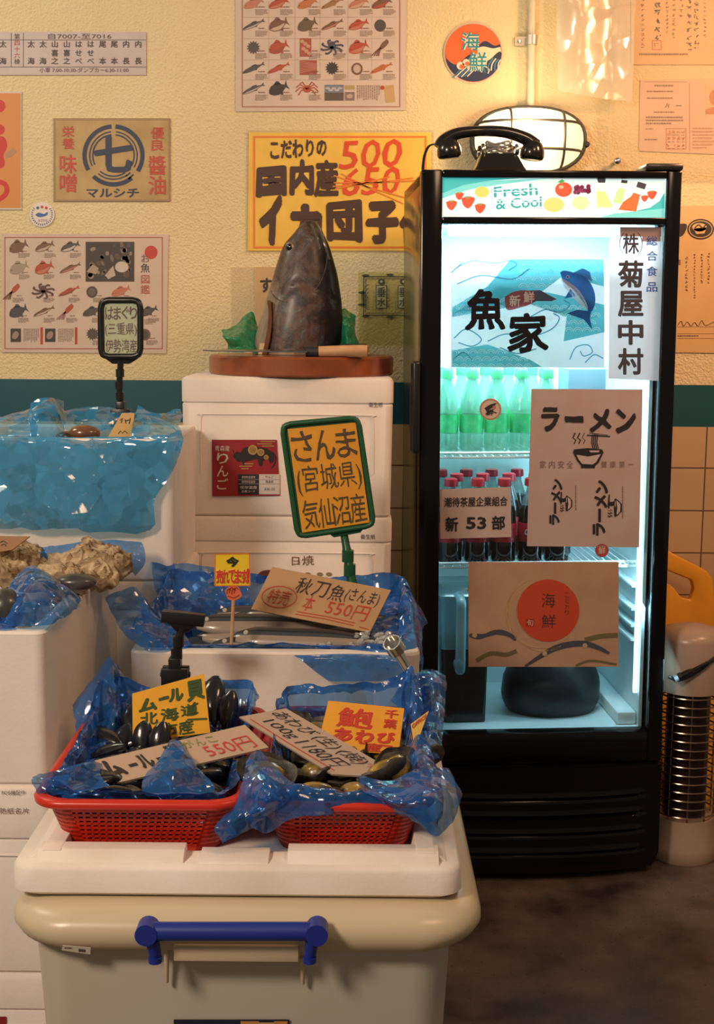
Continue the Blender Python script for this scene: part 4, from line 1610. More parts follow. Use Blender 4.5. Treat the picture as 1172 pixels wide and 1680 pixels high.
for i, ch in enumerate('こだわり'):
    k.text(ch, (927, 972 + i * 9.5, 934, 980 + i * 9.5), (.12, .03, .02), 0, 5)
k.rect(863, 1015, 877, 1028, (.32, .03, .02), 4)
k.text('旬', (865, 1016.5, 875, 1026.5), (.65, .42, .3), 0, 5)
for x, y in ((779, 1042), (960, 1059), (894, 1072)):
    k.ell(x, y, 4, 4, (.40, .30, .18), 5)
k.obj('picture', M_ink, p)

# two little round stickers
for (x, y, r, lab, rim) in ((805, 671.5, 18, 'small round cream sticker on the glass in front of the green bottles', (.45, .16, .10)), (988, 903, 11, 'tiny round red sticker on the glass under the noodle-bowl poster', (.45, .05, .05))):
    p = G().prism([GS.at(x + r * math.cos(a), y + r * math.sin(a)) for a in [2 * math.pi * i / 32 for i in range(32)]], FN * -.0008).obj('sticker', mat('sticker_cream', (.58, .46, .38) if r > 15 else (.42, .06, .06), .5), smooth=0)
    tag(p, lab, 'sticker')
    k = Ink(GS)
    k.arc(x, y, r * .9, r * .9, 0, 360, 1.4, rim)
    if r > 15:
        k.blob([(x - 10, y - 2), (x, y - 8), (x + 10, y - 10), (x + 2, y - 2), (x - 6, y + 2)], DRK)
        k.curve([(x - 8, y + 8), (x, y + 3), (x + 10, y + 6)], [1.6] * 13, DRK)
        k.ell(x + 6, y - 3, 3, 3, rim, 3)
        k.text('鮮', (x - 7, y - 1, x + 5, y + 10), DRK, .02, 4)
    else:
        k.text('鮮', (x - 6, y - 6, x + 6, y + 6), (.65, .45, .42), .01, 4)
    k.obj('picture', M_ink, p)

# ================================================================== TELEPHONE ON THE FRIDGE
TD = .085


def TP(x, y, d=TD):
    return FM @ FL(x, y, d)


tz = (FM @ V((0, TD, zt))).z
ph = empty('telephone', FM @ V((FL(810, 278, TD).x, TD, zt)), 'old black telephone handset on its cradle, on top of the fridge', 'telephone')
b0, b1, b2, b3 = FL(778, 276, TD).x, FL(856, 276, TD).x, FL(788, 254, TD).x, FL(846, 254, TD).x
zb = FL(815, 254, TD).z
M_bake = mat('bakelite', (.010, .009, .008), .22, coat=.4)
fobj(G().rings([rr(b0 - .008, b1 + .008, TD - .055, TD + .055, .015, zt), rr(b0, b1, TD - .05, TD + .05, .015, zt + .012), rr(b2, b3, TD - .03, TD + .03, .012, zb)]), 'phone_base', M_bake, ph)
g = G()
for x in (FL(790, 250, TD).x, FL(845, 250, TD).x):
    g.tube(catmull([(x, TD + .03, zb - .002), (x, TD + .034, zb + .012), (x, TD + .022, zb + .02)], 4), .005, 8)
    g.tube(catmull([(x, TD - .028, zb - .002), (x, TD - .034, zb + .010), (x, TD - .024, zb + .018)], 4), .005, 8)
fobj(g, 'cradle_prongs', M_chrome, ph)
g = G()
cx_ = FL(818, 244, TD).x
cz_ = FL(818, 246, TD).z
for i in range(5):
    g.tube([(cx_ + .036 * math.cos(a) * (1 - .05 * i), TD + .02 * math.sin(a), cz_ - .010 + i * .006 + .004 * math.sin(3 * a + i)) for a in [2 * math.pi * j / 24 for j in range(24)]], .0028, 6, closed=True)
fobj(g, 'coiled_wire', film('grey_coil', (.8, .8, .78), (.25, .25, .24), .7, .2), ph)
g = G()
hp = [FL(x, y, TD) for x, y in ((722, 243), (730, 230), (752, 219), (790, 215), (830, 217), (862, 227), (880, 240))]
g.tube(catmull(hp, 6), [.012 + .005 * min(1, abs(i - 18) / 18) for i in range(37)], 14)
hs_ = fobj(g, 'handset', M_bake, ph, smooth=60)
for x, y, tx in ((737, 244, -.10), (874, 247, .10)):
    c_ = FL(x, y, TD)
    fobj(G().lathe([(.012, .024), (.022, .016), (.028, 0), (.029, -.014), (.026, -.020), (.020, -.022), (.0, -.022)], c_, 24, axis=(tx, 0, 1)), 'ear_cup', M_bake, hs_, smooth=50)
w0 = FL(716, 236, TD)
cord = catmull([w0, FL(704, 240, TD), FL(697, 255, TD - .02), FL(694.5, 272, TD - .05), FL(694, 284, TD - .09)], 60)
g = G()
g.tube([p_ + V((.0022 * math.cos(i * 1.1), .0022 * math.sin(i * 1.1), 0)) for i, p_ in enumerate(cord)], .0016, 6)
fobj(g, 'handset_cord', M_black, ph)

# ================================================================== HEATER AND YELLOW HANDLE, RIGHT
HY = 3.16
hc = P(1118, 1396, HY)
hr = P(1176, 1300, HY).x - hc.x
z_ = lambda y: max(P(1118, y, HY).z, 0)
ht = empty('tower_heater', (hc.x, HY, 0), 'white round tower heater with a barred lower half, right of the fridge', 'heater')
o3 = (hc.x, HY, 0)
zb0, zb1, zc1, zd1 = z_(1372), z_(1332), z_(1128), z_(1040)
G().lathe([(hr * 1.02, 0), (hr * 1.06, .006), (hr * 1.06, zb0 * .7 + .006), (hr * .97, zb0 + .01), (hr * .95, zb1)], o3, 40).obj('base_drum', M_gwhite, ht, smooth=50)
G().lathe([(hr * .98, zc1), (hr * .99, zc1 + .004), (hr * .97, zd1 - .01), (hr * .94, zd1), (hr * .8, zd1 + .014), (hr * .4, zd1 + .024), (.004, zd1 + .026)], o3, 40).obj('top_drum', M_gwhite, ht, smooth=50)
G().lathe([(hr * .62, zb1 - .004), (hr * .62, zc1 + .004)], o3, 30).obj('dark_core', mat('heater_core', (.05, .025, .02), .3, metal=.6), ht, smooth=50)
g = G()
nr = 15
for i in range(nr):
    z = zb1 + .012 + (zc1 - zb1 - .022) * i / (nr - 1)
    g.tube([(hc.x + hr * .93 * math.cos(a), HY + hr * .93 * math.sin(a), z) for a in [2 * math.pi * j / 40 for j in range(40)]], .0022, 6, closed=True)
for j in range(10):
    a = 2 * math.pi * (j + .3) / 10
    g.tube([(hc.x + hr * .90 * math.cos(a), HY + hr * .90 * math.sin(a), zb1 - .003), (hc.x + hr * .90 * math.cos(a), HY + hr * .90 * math.sin(a), zc1 + .003)], .0022, 6)
g.obj('cage_rings', mat('cage_wire', (.38, .27, .20), .25, metal=1), ht)
HZ = lambda y: P(1118, y, HY - hr).z
cdp = catmull([P(1098, 1110, HY - hr - .008), P(1112, 1116, HY - hr - .010), P(1130, 1110, HY - hr - .010), P(1150, 1098, HY - hr - .004), P(1172, 1080, HY - hr + .01), P(1196, 1066, HY)], 6)
pc = G().tube(cdp, .0045, 8).obj('power_cord', M_black, ht)
cdp = catmull([P(1118, 1108, HY - hr - .018), P(1140, 1098, HY - hr - .018), P(1160, 1088, HY - hr - .008), P(1196, 1072, HY - .01)], 6)
G().tube(cdp, [.007] * 5 + [.0045] * (len(cdp) - 5), 8).obj('cord_loop', M_black, pc)
a_, b_ = P(1106, 1114, HY - hr - .02), P(1118, 1108, HY - hr - .018)
G().tube([a_, b_], .009, 8).obj('plug', M_matte, pc)
YS_ = Surf((0, 3.45, 0), (0, -1, .12))
out_ = [(1085, 896), (1105, 908), (1160, 936), (1170, 950), (1176, 1010), (1180, 1120), (1085, 1120)]
hole = [(1090, 922), (1104, 930), (1140, 950), (1138, 966), (1128, 978), (1112, 980), (1096, 968), (1090, 960)]
hole = [(1092, 934), (1136, 952), (1139, 966), (1134, 984), (1118, 980), (1106, 964), (1092, 955)]
me_o = [YS_.at(x, y) for x, y in out_]
me_h = [YS_.at(x, y) for x, y in hole]
g = G()
D_ = YS_.n * -.035
ring = [(0, 0), (1, 0), (2, 1), (3, 2), (4, 3), (5, 4), (6, 6)]
no, nh = len(out_), len(hole)
for base, off in ((V((0, 0, 0)), 0), (D_, 1)):
    v = [p_ + base for p_ in me_o + me_h]
    o_ = lambda i: i % no
    h_ = lambda i: no + i % nh
    f = [(o_(0), o_(1), h_(0)), (o_(1), o_(2), h_(1), h_(0)), (o_(2), o_(3), h_(1)), (o_(3), o_(4), h_(2), h_(1)), (o_(4), o_(5), h_(3), h_(2)), (o_(5), h_(4), h_(3)), (o_(5), o_(6), h_(5), h_(4)), (o_(6), h_(6), h_(5)), (o_(6), o_(0), h_(0), h_(6))]
    g.add(v, f if not off else [q[::-1] for q in f])
n0, n1 = 0, no + nh
for i in range(no):
    j = (i + 1) % no
    g.f.append((i, i + n1, j + n1, j))
    g.c.append(None)
for i in range(nh):
    j = (i + 1) % nh
    g.f.append((no + i, no + j, no + j + n1, no + i + n1))
    g.c.append(None)
lo_ = YS_.at(1085, 1120)
hi_ = YS_.at(1180, 1120)
st = empty('floor_stand', (lo_.x + .06, 3.45, 0), 'orange-yellow plastic stand with a carrying handle, behind the white heater', 'floor stand')
g.obj('handle_top', M_yel, st, bevel=.006)
G().prism([lo_, hi_, V((hi_.x + .03, 3.40, 0)), V((lo_.x - .0, 3.40, 0))], (0, .03, 0)).obj('stand_panel', M_yel, st, bevel=.004)
# ================================================================== FOAM BOXES
def foam_box(name, x0, x1, y0, y1, z0, z1, label, cat='foam box', group=None, lid=.06, open_=False, m=None, r=.018, emboss=True, wall_=.03, floor_=.04):
    m = m or M_foam
    root = empty(name, ((x0 + x1) / 2, (y0 + y1) / 2, z0), label, cat, group)
    g = G()
    zt_ = z1 if open_ else z1 - lid
    b_ = .004
    rs = [rr(x0 + .008, x1 - .008, y0 + .008, y1 - .008, r, z0), rr(x0 + .004, x1 - .004, y0 + .004, y1 - .004, r, z0 + b_), rr(x0 + .001, x1 - .001, y0 + .001, y1 - .001, r, zt_ - b_)]
    if open_:
        rs += [rr(x0 + .004, x1 - .004, y0 + .004, y1 - .004, r, zt_), rr(x0 + wall_ - .004, x1 - wall_ + .004, y0 + wall_ - .004, y1 - wall_ + .004, r, zt_), rr(x0 + wall_, x1 - wall_, y0 + wall_, y1 - wall_, r, zt_ - b_), rr(x0 + wall_, x1 - wall_, y0 + wall_, y1 - wall_, r, z0 + floor_)]
    else:
        rs += [rr(x0 + .003, x1 - .003, y0 + .003, y1 - .003, r, zt_ - .001)]
    g.rings(rs)
    g.obj('body', m, root)
    if not open_:
        g = G().rings([rr(x0 + .003, x1 - .003, y0 + .003, y1 - .003, r, zt_ - .001), rr(x0, x1, y0, y1, r, zt_ + .003), rr(x0, x1, y0, y1, r, z1 - .01), rr(x0 + .003, x1 - .003, y0 + .003, y1 - .003, r, z1 - .003), rr(x0 + .010, x1 - .010, y0 + .010, y1 - .010, r, z1)])
        g.obj('lid', m, root)
    if emboss:
        q = catmull([(x0 + .045, y0 + .0005, z0 + .10), (x0 + .045, y0 + .0005, zt_ - .05), (x0 + .05, y0 + .0005, zt_ - .030), (x0 + .07, y0 + .0005, zt_ - .026), (x1 - .07, y0 + .0005, zt_ - .026), (x1 - .05, y0 + .0005, zt_ - .030), (x1 - .045, y0 + .0005, zt_ - .05), (x1 - .045, y0 + .0005, z0 + .10)], 3)
        G().tube(q, .0016, 6).obj('embossed_line', m, root)
    return root


# ---- stack in the middle
SY = 2.95
sx0, sx1 = P(298, 740, SY).x, P(645, 740, SY).x
zs = [P(470, y, SY).z for y in (619, 847)]
z2 = zs[1] - (zs[0] - zs[1]) + .005
stack_z = [(zs[1], zs[0]), (z2, zs[1] - .001), (z2 / 2, z2 - .001), (0, z2 / 2 - .001)]
labs = ['white foam box with the red apple label, topmost in the stack', 'white foam box with handwriting, second from the top of the stack', 'white foam box hidden low in the stack, third from the top', 'white foam box at the foot of the stack, on the floor']
for (a, b), l in zip(stack_z, labs):
    foam_box('foam_box', sx0, sx1, SY, SY + .42, a, b, l, group='stacked foam boxes in the middle')
BS = Surf((0, SY - .0006, 0), (0, -1, 0))
p = paper('label_sticker', BS, [(347.5, 721.5), (454.5, 721.5), (459.5, 813), (348.5, 814.5)], (.30, .012, .018), 'dark red apple label with a black bull on the topmost foam box', 'label', th=.0005)
k = Ink(BS)
W_ = (.66, .56, .50)
k.text('青森産', (353, 731, 377, 740), W_)
for ch, y in zip('りんご', (743, 764, 785)):
    k.text(ch, (356, y, 375, y + 18), W_, .01)
GO = (.42, .27, .08)
for x0, y0, x1 in ((428, 723.5, 452), (422, 727.5, 446), (430, 731, 450), (398, 760, 416), (393, 764, 414), (396, 768, 408)):
    k.rect(x0, y0, x1, y0 + 1.6, GO)
BL = (.02, .012, .012)
k.blob([(382, 748), (388, 741), (395, 742), (402, 734), (420, 733), (438, 736), (448, 743), (450, 755), (444, 760), (440, 752), (432, 756), (430, 764), (425, 762), (422, 753), (408, 756), (402, 758), (400, 764), (396, 757), (390, 757)], BL, 3)
k.curve([(448, 742), (453, 752), (450, 762), (446, 768)], [2] * 19, BL, 3)
k.line([(384, 743), (382, 737)], 1.5, BL, 3)
for x, y, r in ((415, 738, 8), (428, 742, 6), (437, 750, 4)):
    k.ell(x, y, r, r, GO, 4)
    k.ell(x, y, r * .65, r * .65, (.28, .17, .05), 5)
k.rect(391, 778, 425, 811, (.02, .018, .02), 3)
k.rect(425.3, 778, 459, 811, (.62, .55, .50), 3)
for y in (786.5, 793.5):
    k.rect(391, y, 459, y + .7, (.3, .25, .24), 4)
for y in (780.5, 788):
    k.text('原材料名産地', (397, y, 419, y + 4.5), W_, 0, 5)
k.text('りんご', (436, 780, 449, 784.5), BL, 0, 5)
k.text('青森県', (436, 788, 449, 792.5), BL, 0, 5)
k.text('保存温度', (394, 797, 422, 802), W_, 0, 5)
k.text('品番コード', (397, 804, 419, 808), W_, 0, 5)
k.text('AW-101', (434, 800, 451, 805), BL, 0, 5)
k.obj('lettering', parent=p)
k = Ink(BS)
k.text('衛生紙', (605, 660, 628, 668), DRK)
o = k.obj('printed_mark')
tag(o, 'small black print on the lid of the topmost foam box', 'printed mark')
k = Ink(BS)
k.text('衛生紙', (592, 876.5, 616, 884.5), DRK)
k.text('日焼', [(478, 912), (514, 911), (515, 927), (479, 928)], BRN, wob=2)
k.fine(395, 938, 412, 941, 1, RD)
k.blob([(420, 946), (428, 938), (440, 935), (452, 938), (446, 944), (436, 950), (430, 957), (422, 956)], (.16, .05, .04))
for x in (505, 525, 540):
    k.ell(x, 942, 5, 3, (.30, .22, .10))
o = k.obj('printed_mark')
tag(o, 'handwriting and small print on the second foam box of the stack', 'printed mark')

# ---- cutting board, knife, fish head, netting
bzt = stack_z[0][1]
bc_ = P(495, 600, 3.16)
br_ = (P(645, 600, 3.16).x - P(344, 600, 3.16).x) / 2
bth = P(495, 585, 3.0).z - bzt
M_board = mat('reddish_board', (.30, .085, .03), .35, col2=(.22, .055, .02), scale=12, coat=.2)
o = G().lathe([(br_ - .004, 0), (br_, .004), (br_, bth - .005), (br_ - .005, bth)], (bc_.x, 3.16, bzt), 64).obj('cutting_board', M_board, smooth=40)
tag(o, 'round reddish wooden cutting board on top of the foam box stack', 'cutting board')
bt = bzt + bth
KY = 2.985
kp = lambda x, y, Y=KY: P(x, y, Y)
kn = empty('knife', (kp(520, 580).x, KY, bt), 'long kitchen knife with pale wooden handle lying before the fish head', 'knife')
t_, h0, h1 = kp(334, 579), kp(505, 580), kp(603, 580)
g = G()
g.prism([V((t_.x, 2.975, bt + .012)), V((t_.x + .03, 2.965, bt + .0105)), V((h0.x, 2.958, bt + .0105)), V((h0.x, 2.995, bt + .0135)), V((t_.x + .06, 2.995, bt + .0135))], (0, 0, .0022))
g.obj('blade', M_steel, kn, smooth=0)
G().tube([V((h0.x - .004, 2.975, bt + .012)), V((h0.x + .026, 2.975, bt + .012))], .0115, 14).obj('ferrule', M_matte, kn)
G().tube([V((h0.x + .026, 2.975, bt + .0125)), V((h0.x + .08, 2.974, bt + .0138)), V((h1.x - .006, 2.973, bt + .0145)), V((h1.x, 2.973, bt + .0145))], [.0122, .0135, .0142, .0132], 14).obj('knife_handle', M_wood, kn)

FHY = 3.19
rows_ = [(355, 503, 513), (359, 497, 521), (366, 490, 527), (376, 482, 531), (395, 466, 540), (421, 456, 548), (444, 449, 554), (468, 442, 558), (490, 435, 561), (512, 429, 562), (538, 421, 561), (560, 416, 559), (574, 414, 557)]
base_z = bt
zc0 = P(488, 574, FHY).z
fh = empty('fish_head', (P(488, 574, FHY).x, FHY, bt), 'large dark fish head standing snout-up on the round cutting board', 'fish head')
m, nt, b, out = nodes('dark_fish_skin')
tc = N(nt, 'ShaderNodeTexCoord')
n1 = N(nt, 'ShaderNodeTexNoise', Scale=19, Detail=9, Roughness=.72, Distortion=.6)
r = N(nt, 'ShaderNodeValToRGB')
for pos, c in ((.38, (.012, .010, .010)), (.47, (.040, .024, .019)), (.53, (.105, .050, .030)), (.58, (.055, .052, .056)), (.72, (.24, .20, .17))):
    e = r.color_ramp.elements.new(pos)
    e.color = c4(c)
r.color_ramp.elements.remove(r.color_ramp.elements[0])
r.color_ramp.elements.remove(r.color_ramp.elements[-1])
at = N(nt, 'ShaderNodeAttribute', attribute_name='ink')
mm = N(nt, 'ShaderNodeMixRGB', blend_type='MIX')
sp = N(nt, 'ShaderNodeSeparateColor')
nt.links.new(tc.outputs['Object'], n1.inputs['Vector'])
nt.links.new(n1.outputs['Fac'], r.inputs['Fac'])
nt.links.new(at.outputs['Color'], sp.inputs[0])
nt.links.new(sp.outputs[0], mm.inputs[0])
nt.links.new(r.outputs[0], mm.inputs[1])
mm.inputs[2].default_value = (.40, .30, .22, 1)
mu = N(nt, 'ShaderNodeMixRGB', blend_type='MULTIPLY')
nt.links.new(sp.outputs[1], mu.inputs[0])
nt.links.new(mm.outputs[0], mu.inputs[1])
mu.inputs[2].default_value = (.12, .12, .14, 1)
nt.links.new(mu.outputs[0], b.inputs['Base Color'])
b.inputs['Roughness'].default_value = .48
b.inputs['Coat Weight'].default_value = .16
b.inputs['Coat Roughness'].default_value = .22
bp = N(nt, 'ShaderNodeBump', Strength=.35, Distance=.006)
n2 = N(nt, 'ShaderNodeTexNoise', Scale=45, Detail=5)
nt.links.new(tc.outputs['Object'], n2.inputs['Vector'])
nt.links.new(n2.outputs['Fac'], bp.inputs['Height'])
nt.links.new(bp.outputs[0], b.inputs['Normal'])
M_head = m
g = G()
cols = catmull([(a, b, c) for a, b, c in rows_], 4)
rs, meta = [], []
for q in cols:
    y, xl, xr = q
    L_, R_ = P(xl, y, FHY), P(xr, y, FHY)
    z = bt + .0015 + (L_.z - zc0) if True else 0
    cx_, hw = (L_.x + R_.x) / 2, (R_.x - L_.x) / 2
    dep = hw * .72
    ring = []
    for i in range(40):
        a = 2 * math.pi * i / 40
        c_, s_ = math.cos(a), math.sin(a)
        # belly side is rounder, back edge keeled
        ex = math.copysign(abs(c_) ** .92, c_)
        p_ = V((cx_ + hw * ex, FHY + dep * s_, max(z, bt + .001)))
        rel = (574 - y) / 219
        # gill plate step
        gill = .42 + .10 * math.cos((p_.x - cx_) / hw * 2.2)
        if s_ < 0 and abs(rel - gill) < .03:
            p_.y += .004
        ring.append(p_)
    rs.append(ring)
for j in range(len(rs) - 1):
    y = (cols[j].x + cols[j + 1].x) / 2
    rel = (574 - y) / 219
    for i in range(40):
        i2 = (i + 1) % 40
        u = math.cos(2 * math.pi * (i + .5) / 40)
        n_ = noise.noise(V((u * 2.2, rel * 6, 1)))
        pale = max(0, min(1, (-u - .50 - max(rel - .25, 0) * .9) * 2.6 + n_ * .5)) * .8
        pale = max(pale, max(0, min(1, (.05 - rel) * 16 + n_)) * (.8 if u < .5 else .2))
        dark = max(0, min(1, (u - .32) * 3 + n_ * .3))
        g.add([rs[j][i], rs[j][i2], rs[j + 1][i2], rs[j + 1][i]], [(0, 1, 2, 3)], (pale, dark, 0))
g.add(rs[0], [tuple(range(40))], (0, .3, 0))
g.add(rs[-1], [tuple(range(39, -1, -1))], (.8, 0, 0))
g.obj('head_skin', M_head, fh, smooth=60, weld=True)


def on_head(x, y):
    """front surface of the head"""
    for j in range(len(cols) - 1):
        if cols[j].x <= y <= cols[j + 1].x:
            q = cols[j].lerp(cols[j + 1], (y - cols[j].x) / max(cols[j + 1].x - cols[j].x, 1e-6))
            break
    else:
        q = cols[-1]
    u = (2 * x - q.y - q.z) / (q.z - q.y)
    u = max(-1, min(1, u))
    hw = (P(q.z, y, FHY).x - P(q.y, y, FHY).x) / 2
    Y = FHY - hw * .72 * math.sqrt(1 - u * u)
    w = P(x, y, FHY)
    return V((w.x, Y, bt + .0015 + w.z - zc0))


ec = on_head(476, 400)
en = V((-.45, -1, .1)).normalized()
G().lathe([(.014, -.003), (.0125, .001), (.009, .002)], ec, 20, axis=en).obj('eye_ring', mat('eye_ring', (.16, .09, .045), .35), fh)
G().lathe([(.009, 0), (.008, .003), (.004, .005), (.0005, .0055)], ec, 20, axis=en).obj('eye', mat('fish_eye', (.008, .007, .007), .08, coat=.6), fh, smooth=60)
g = G()
for pts in ([(446, 470), (452, 480), (462, 487), (474, 490)], [(520, 470), (530, 452), (536, 430), (538, 410)]):
    g.tube(catmull([on_head(x, y) for x, y in pts], 4), .0016, 6)
g.obj('gill_edge', mat('gill_edge', (.13, .10, .085), .35, col2=(.05, .045, .05), scale=40), fh, smooth=60)
g = G()
f0 = [on_head(x, y) + V((0, -.006, 0)) for x, y in ((440, 486), (443, 510), (440, 545), (433, 574))]
f1 = [on_head(x, y) + V((0, -.010, 0)) for x, y in ((447, 487), (449, 515), (447, 545), (441, 574))]
A, B = catmull(f0, 4), catmull(f1, 4)
g.prism(A + B[::-1], (0, -.004, 0))
g.obj('pectoral_fin', mat('fin_brown', (.17, .055, .02), .4, col2=(.10, .03, .015), scale=30), fh, smooth=30)
g = G()
for i in range(9):
    x = 427 + i * 1.3
    a_, b_ = on_head(x + 3, 556), on_head(x, 574)
    g.tube([a_ + V((0, -.008, 0)), V((b_.x, b_.y - .008, bt + .001))], .0014, 5)
g.obj('fin_bristles', mat('bristle', (.60, .46, .24), .5), fh)
# fish lips highlight ridge along the mouth
g = G()
for pts in ([(517, 358), (527, 378), (534, 398), (541, 420)], [(511, 362), (520, 384), (526, 404)]):
    g.tube(catmull([on_head(x, y) for x, y in pts], 4), [.003] * 6 + [.0045] * 4 + [.003] * 99, 8) if False else g.tube(catmull([on_head(x, y) for x, y in pts], 4), .0035, 8)
g.obj('jaw_ridge', mat('wet_jaw', (.10, .09, .085), .1, coat=1), fh, smooth=60)

for spec, lab, sd in (([[(362, 537, 3.17), (385, 530, 3.2), (412, 507, 3.22), (420, 520, 3.22)], [(366, 550, 3.13), (390, 548, 3.12), (408, 535, 3.17), (424, 540, 3.2)], [(374, 562, 3.15), (392, 566, 3.12), (410, 560, 3.15), (424, 562, 3.18)], [(372, 574, 3.15), (390, 577, 3.10), (410, 577, 3.11), (424, 577, 3.14)]],
                        'crumpled green netting on the board, left of the fish head', 2),
                       ([[(556, 506, 3.24), (566, 503, 3.24), (574, 508, 3.24), (584, 512, 3.24)], [(556, 530, 3.2), (566, 528, 3.17), (576, 530, 3.18), (583, 540, 3.22)], [(556, 555, 3.2), (570, 552, 3.15), (582, 556, 3.17), (590, 560, 3.2)], [(556, 575, 3.2), (572, 574, 3.14), (584, 574, 3.15), (594, 574, 3.2)]],
                        'crumpled green netting on the board, right of the fish head', 5)):
    ctrl = [[V((q.x, q.y, max(q.z - .006, bt + .006))) for q in r_] for r_ in rows(spec)]
    o = sheet('netting', ctrl, M_net, amp=.005, fr=30, seed=sd)
    tag(o, lab, 'netting')
a_, b_ = P(556, 580, 3.16), P(603, 580, 3.16)
o = G().rings([rr(a_.x, b_.x, 3.06, 3.17, .02, bt), rr(a_.x - .002, b_.x + .002, 3.056, 3.174, .022, bt + .02), rr(a_.x + .004, b_.x - .004, 3.064, 3.166, .018, bt + .028)]).obj('tray', M_matte)  # plain low black block with rounded corners, behind the knife handle
tag(o, 'small low black block on the board behind the knife handle', 'tray')


# ================================================================== BLUE LINERS
def per(x0, x1, y0, y1, r, t):
    """spot and outward direction at fraction t of a rounded rectangle, starting at front left going right"""
    w, d = x1 - x0, y1 - y0
    L = 2 * (w + d)
    s = (t % 1) * L
    if s < w:
        p_, n_ = V((x0 + s, y0, 0)), V((0, -1, 0))
    elif s < w + d:
        p_, n_ = V((x1, y0 + s - w, 0)), V((1, 0, 0))
    elif s < 2 * w + d:
        p_, n_ = V((x1 - (s - w - d), y1, 0)), V((0, 1, 0))
    else:
        p_, n_ = V((x0, y1 - (s - 2 * w - d), 0)), V((-1, 0, 0))
    c = V(((x0 + x1) / 2, (y0 + y1) / 2, 0))
    q = p_ - c
    # soften the corners
    ux, uy = abs(q.x) / (w / 2), abs(q.y) / (d / 2)
    m_ = min(ux, uy)
    if m_ > .75:
        f = (m_ - .75) / .25
        p_ = c + q * (1 - .06 * f * f)
        n_ = (n_ * (1 - f * .5) + V((q.x / (w / 2), q.y / (d / 2), 0)).normalized() * f * .5).normalized()
    return p_, n_


def liner(name, x0, x1, y0, y1, z, depth, keys, seed, m, parent=None, amp=.010, fr=22, n=280):
    """keys: list of (t, lift above rim, outward reach, drop outside)"""
    keys = sorted(keys)
    ext = [(keys[-1][0] - 1,) + tuple(keys[-1][1:])] + keys + [(keys[0][0] + 1,) + tuple(keys[0][1:])]

    def val(t):
        for a, b in zip(ext, ext[1:]):
            if a[0] <= t <= b[0]:
                f = (t - a[0]) / max(b[0] - a[0], 1e-9)
                f = f * f * (3 - 2 * f)
                return [a[i] + (b[i] - a[i]) * f for i in (1, 2, 3)]
        return ext[1][1:]
    g = G()
    grid = []
    for i in range(n):
        t = i / n
        p_, n_ = per(x0, x1, y0, y1, .03, t)
        li, ou, dr = val(t)
        li += .006 * noise.noise(V((t * 40, seed, 0)))
        prof = [p_ - n_ * .03 + V((0, 0, z - depth)), p_ - n_ * .022 + V((0, 0, z - depth * .5)), p_ - n_ * .014 + V((0, 0, z)), p_ - n_ * .002 + V((0, 0, z + max(li, .006))), p_ + n_ * ou * .55 + V((0, 0, z + max(li * .85, .006))), p_ + n_ * ou + V((0, 0, z + li * (.3 if dr > .002 else .8) - dr * .45)), p_ + n_ * ou * .95 + V((0, 0, z + (max(li * .7, .005) if dr <= .002 else -dr)))]
        col = catmull(prof, 6)
        out_ = []
        for j, q in enumerate(col):
            a_ = amp * (.35 if j < 12 else 1.0)
            c_ = crumple(q, a_, fr, seed)
            if 12 <= j <= 23:
                c_.z = max(c_.z, z + .004)
            out_.append(c_)
        grid.append(out_)
    mrow = len(grid[0])
    vs = [q for c_ in grid for q in c_]
    fs = [(i * mrow + j, ((i + 1) % n) * mrow + j, ((i + 1) % n) * mrow + j + 1, i * mrow + j + 1) for i in range(n) for j in range(mrow - 1)]
    g.add(vs, fs)
    return g.obj(name, m, parent, smooth=26, recalc=False)


# ================================================================== TUB, FOAM TRAY
TZ0 = P(400, 1473, 1.55).z                # foam tray sits here
tx0, tx1 = P(15, 1473, 1.55).x, P(760, 1473, 1.55).x
rx0, rx1 = P(-2, 1505, 1.50).x, P(800, 1490, 1.50).x
TB = 2.12
zr0 = P(400, 1553, 1.5).z
tub = empty('storage_tub', ((rx0 + rx1) / 2, 1.8, 0), 'big cream storage tub with a blue handle, holding up the foam tray', 'tub')
bx0, bx1 = P(47, 1580, 1.53).x, P(745, 1580, 1.53).x
cx_ = (rx0 + rx1) / 2
ztop = TZ0 - .0015
G().rings([rr(bx0 + .035, bx1 - .035, 1.56, TB - .05, .04, 0.0), rr(bx0 + .030, bx1 - .030, 1.555, TB - .045, .045, .01), rr(bx0, bx1, 1.525, TB - .02, .05, zr0 + .02)], True, True, True).obj('tub_body', M_tub, tub, smooth=50)
rs = []
R_ = .085
fy0 = 1.497
H_ = ztop - zr0
for sc__, h in ((.020, -.006), (.004, 0), (-.0005, H_ * .22), (.0, H_ * .45), (.004, H_ * .68), (.014, H_ * .88), (.030, H_ * .97), (.050, H_)):
    rs.append([V((p_.x, p_.y, zr0 + h - (.012 * (1 - ((p_.x - cx_) / (rx1 - cx_)) ** 2) if h <= 0 and p_.y < 1.6 else 0))) for p_ in rr(rx0 + sc__, rx1 - sc__, fy0 + sc__, TB - sc__, R_, 0, 10)])
G().rings(rs).obj('tub_lid', M_cream, tub, smooth=60)
hA, hB = P(240, 1533, 1.47), P(520, 1533, 1.47)
hY = 1.478
g = G()
g.tube([(hA.x, hY, hA.z), (hB.x, hY, hB.z)], .0115, 14)
for q, s_ in ((hA, 1), (hB, -1)):
    g.tube([(q.x - .0, hY - .012, q.z), (q.x, hY + .014, q.z)], .0138, 18)
    g.tube([(q.x + s_ * .006, hY, q.z - .012), (q.x + s_ * .009, hY + .004, q.z - .036)], [.0085, .0075], 10)
    g.tube([(q.x + s_ * .009, hY + .001, q.z - .034), (q.x + s_ * .009, hY + .001, q.z - .0405)], .0085, 10)
g.obj('carry_handle', M_bluep, tub, smooth=45)
g = G()
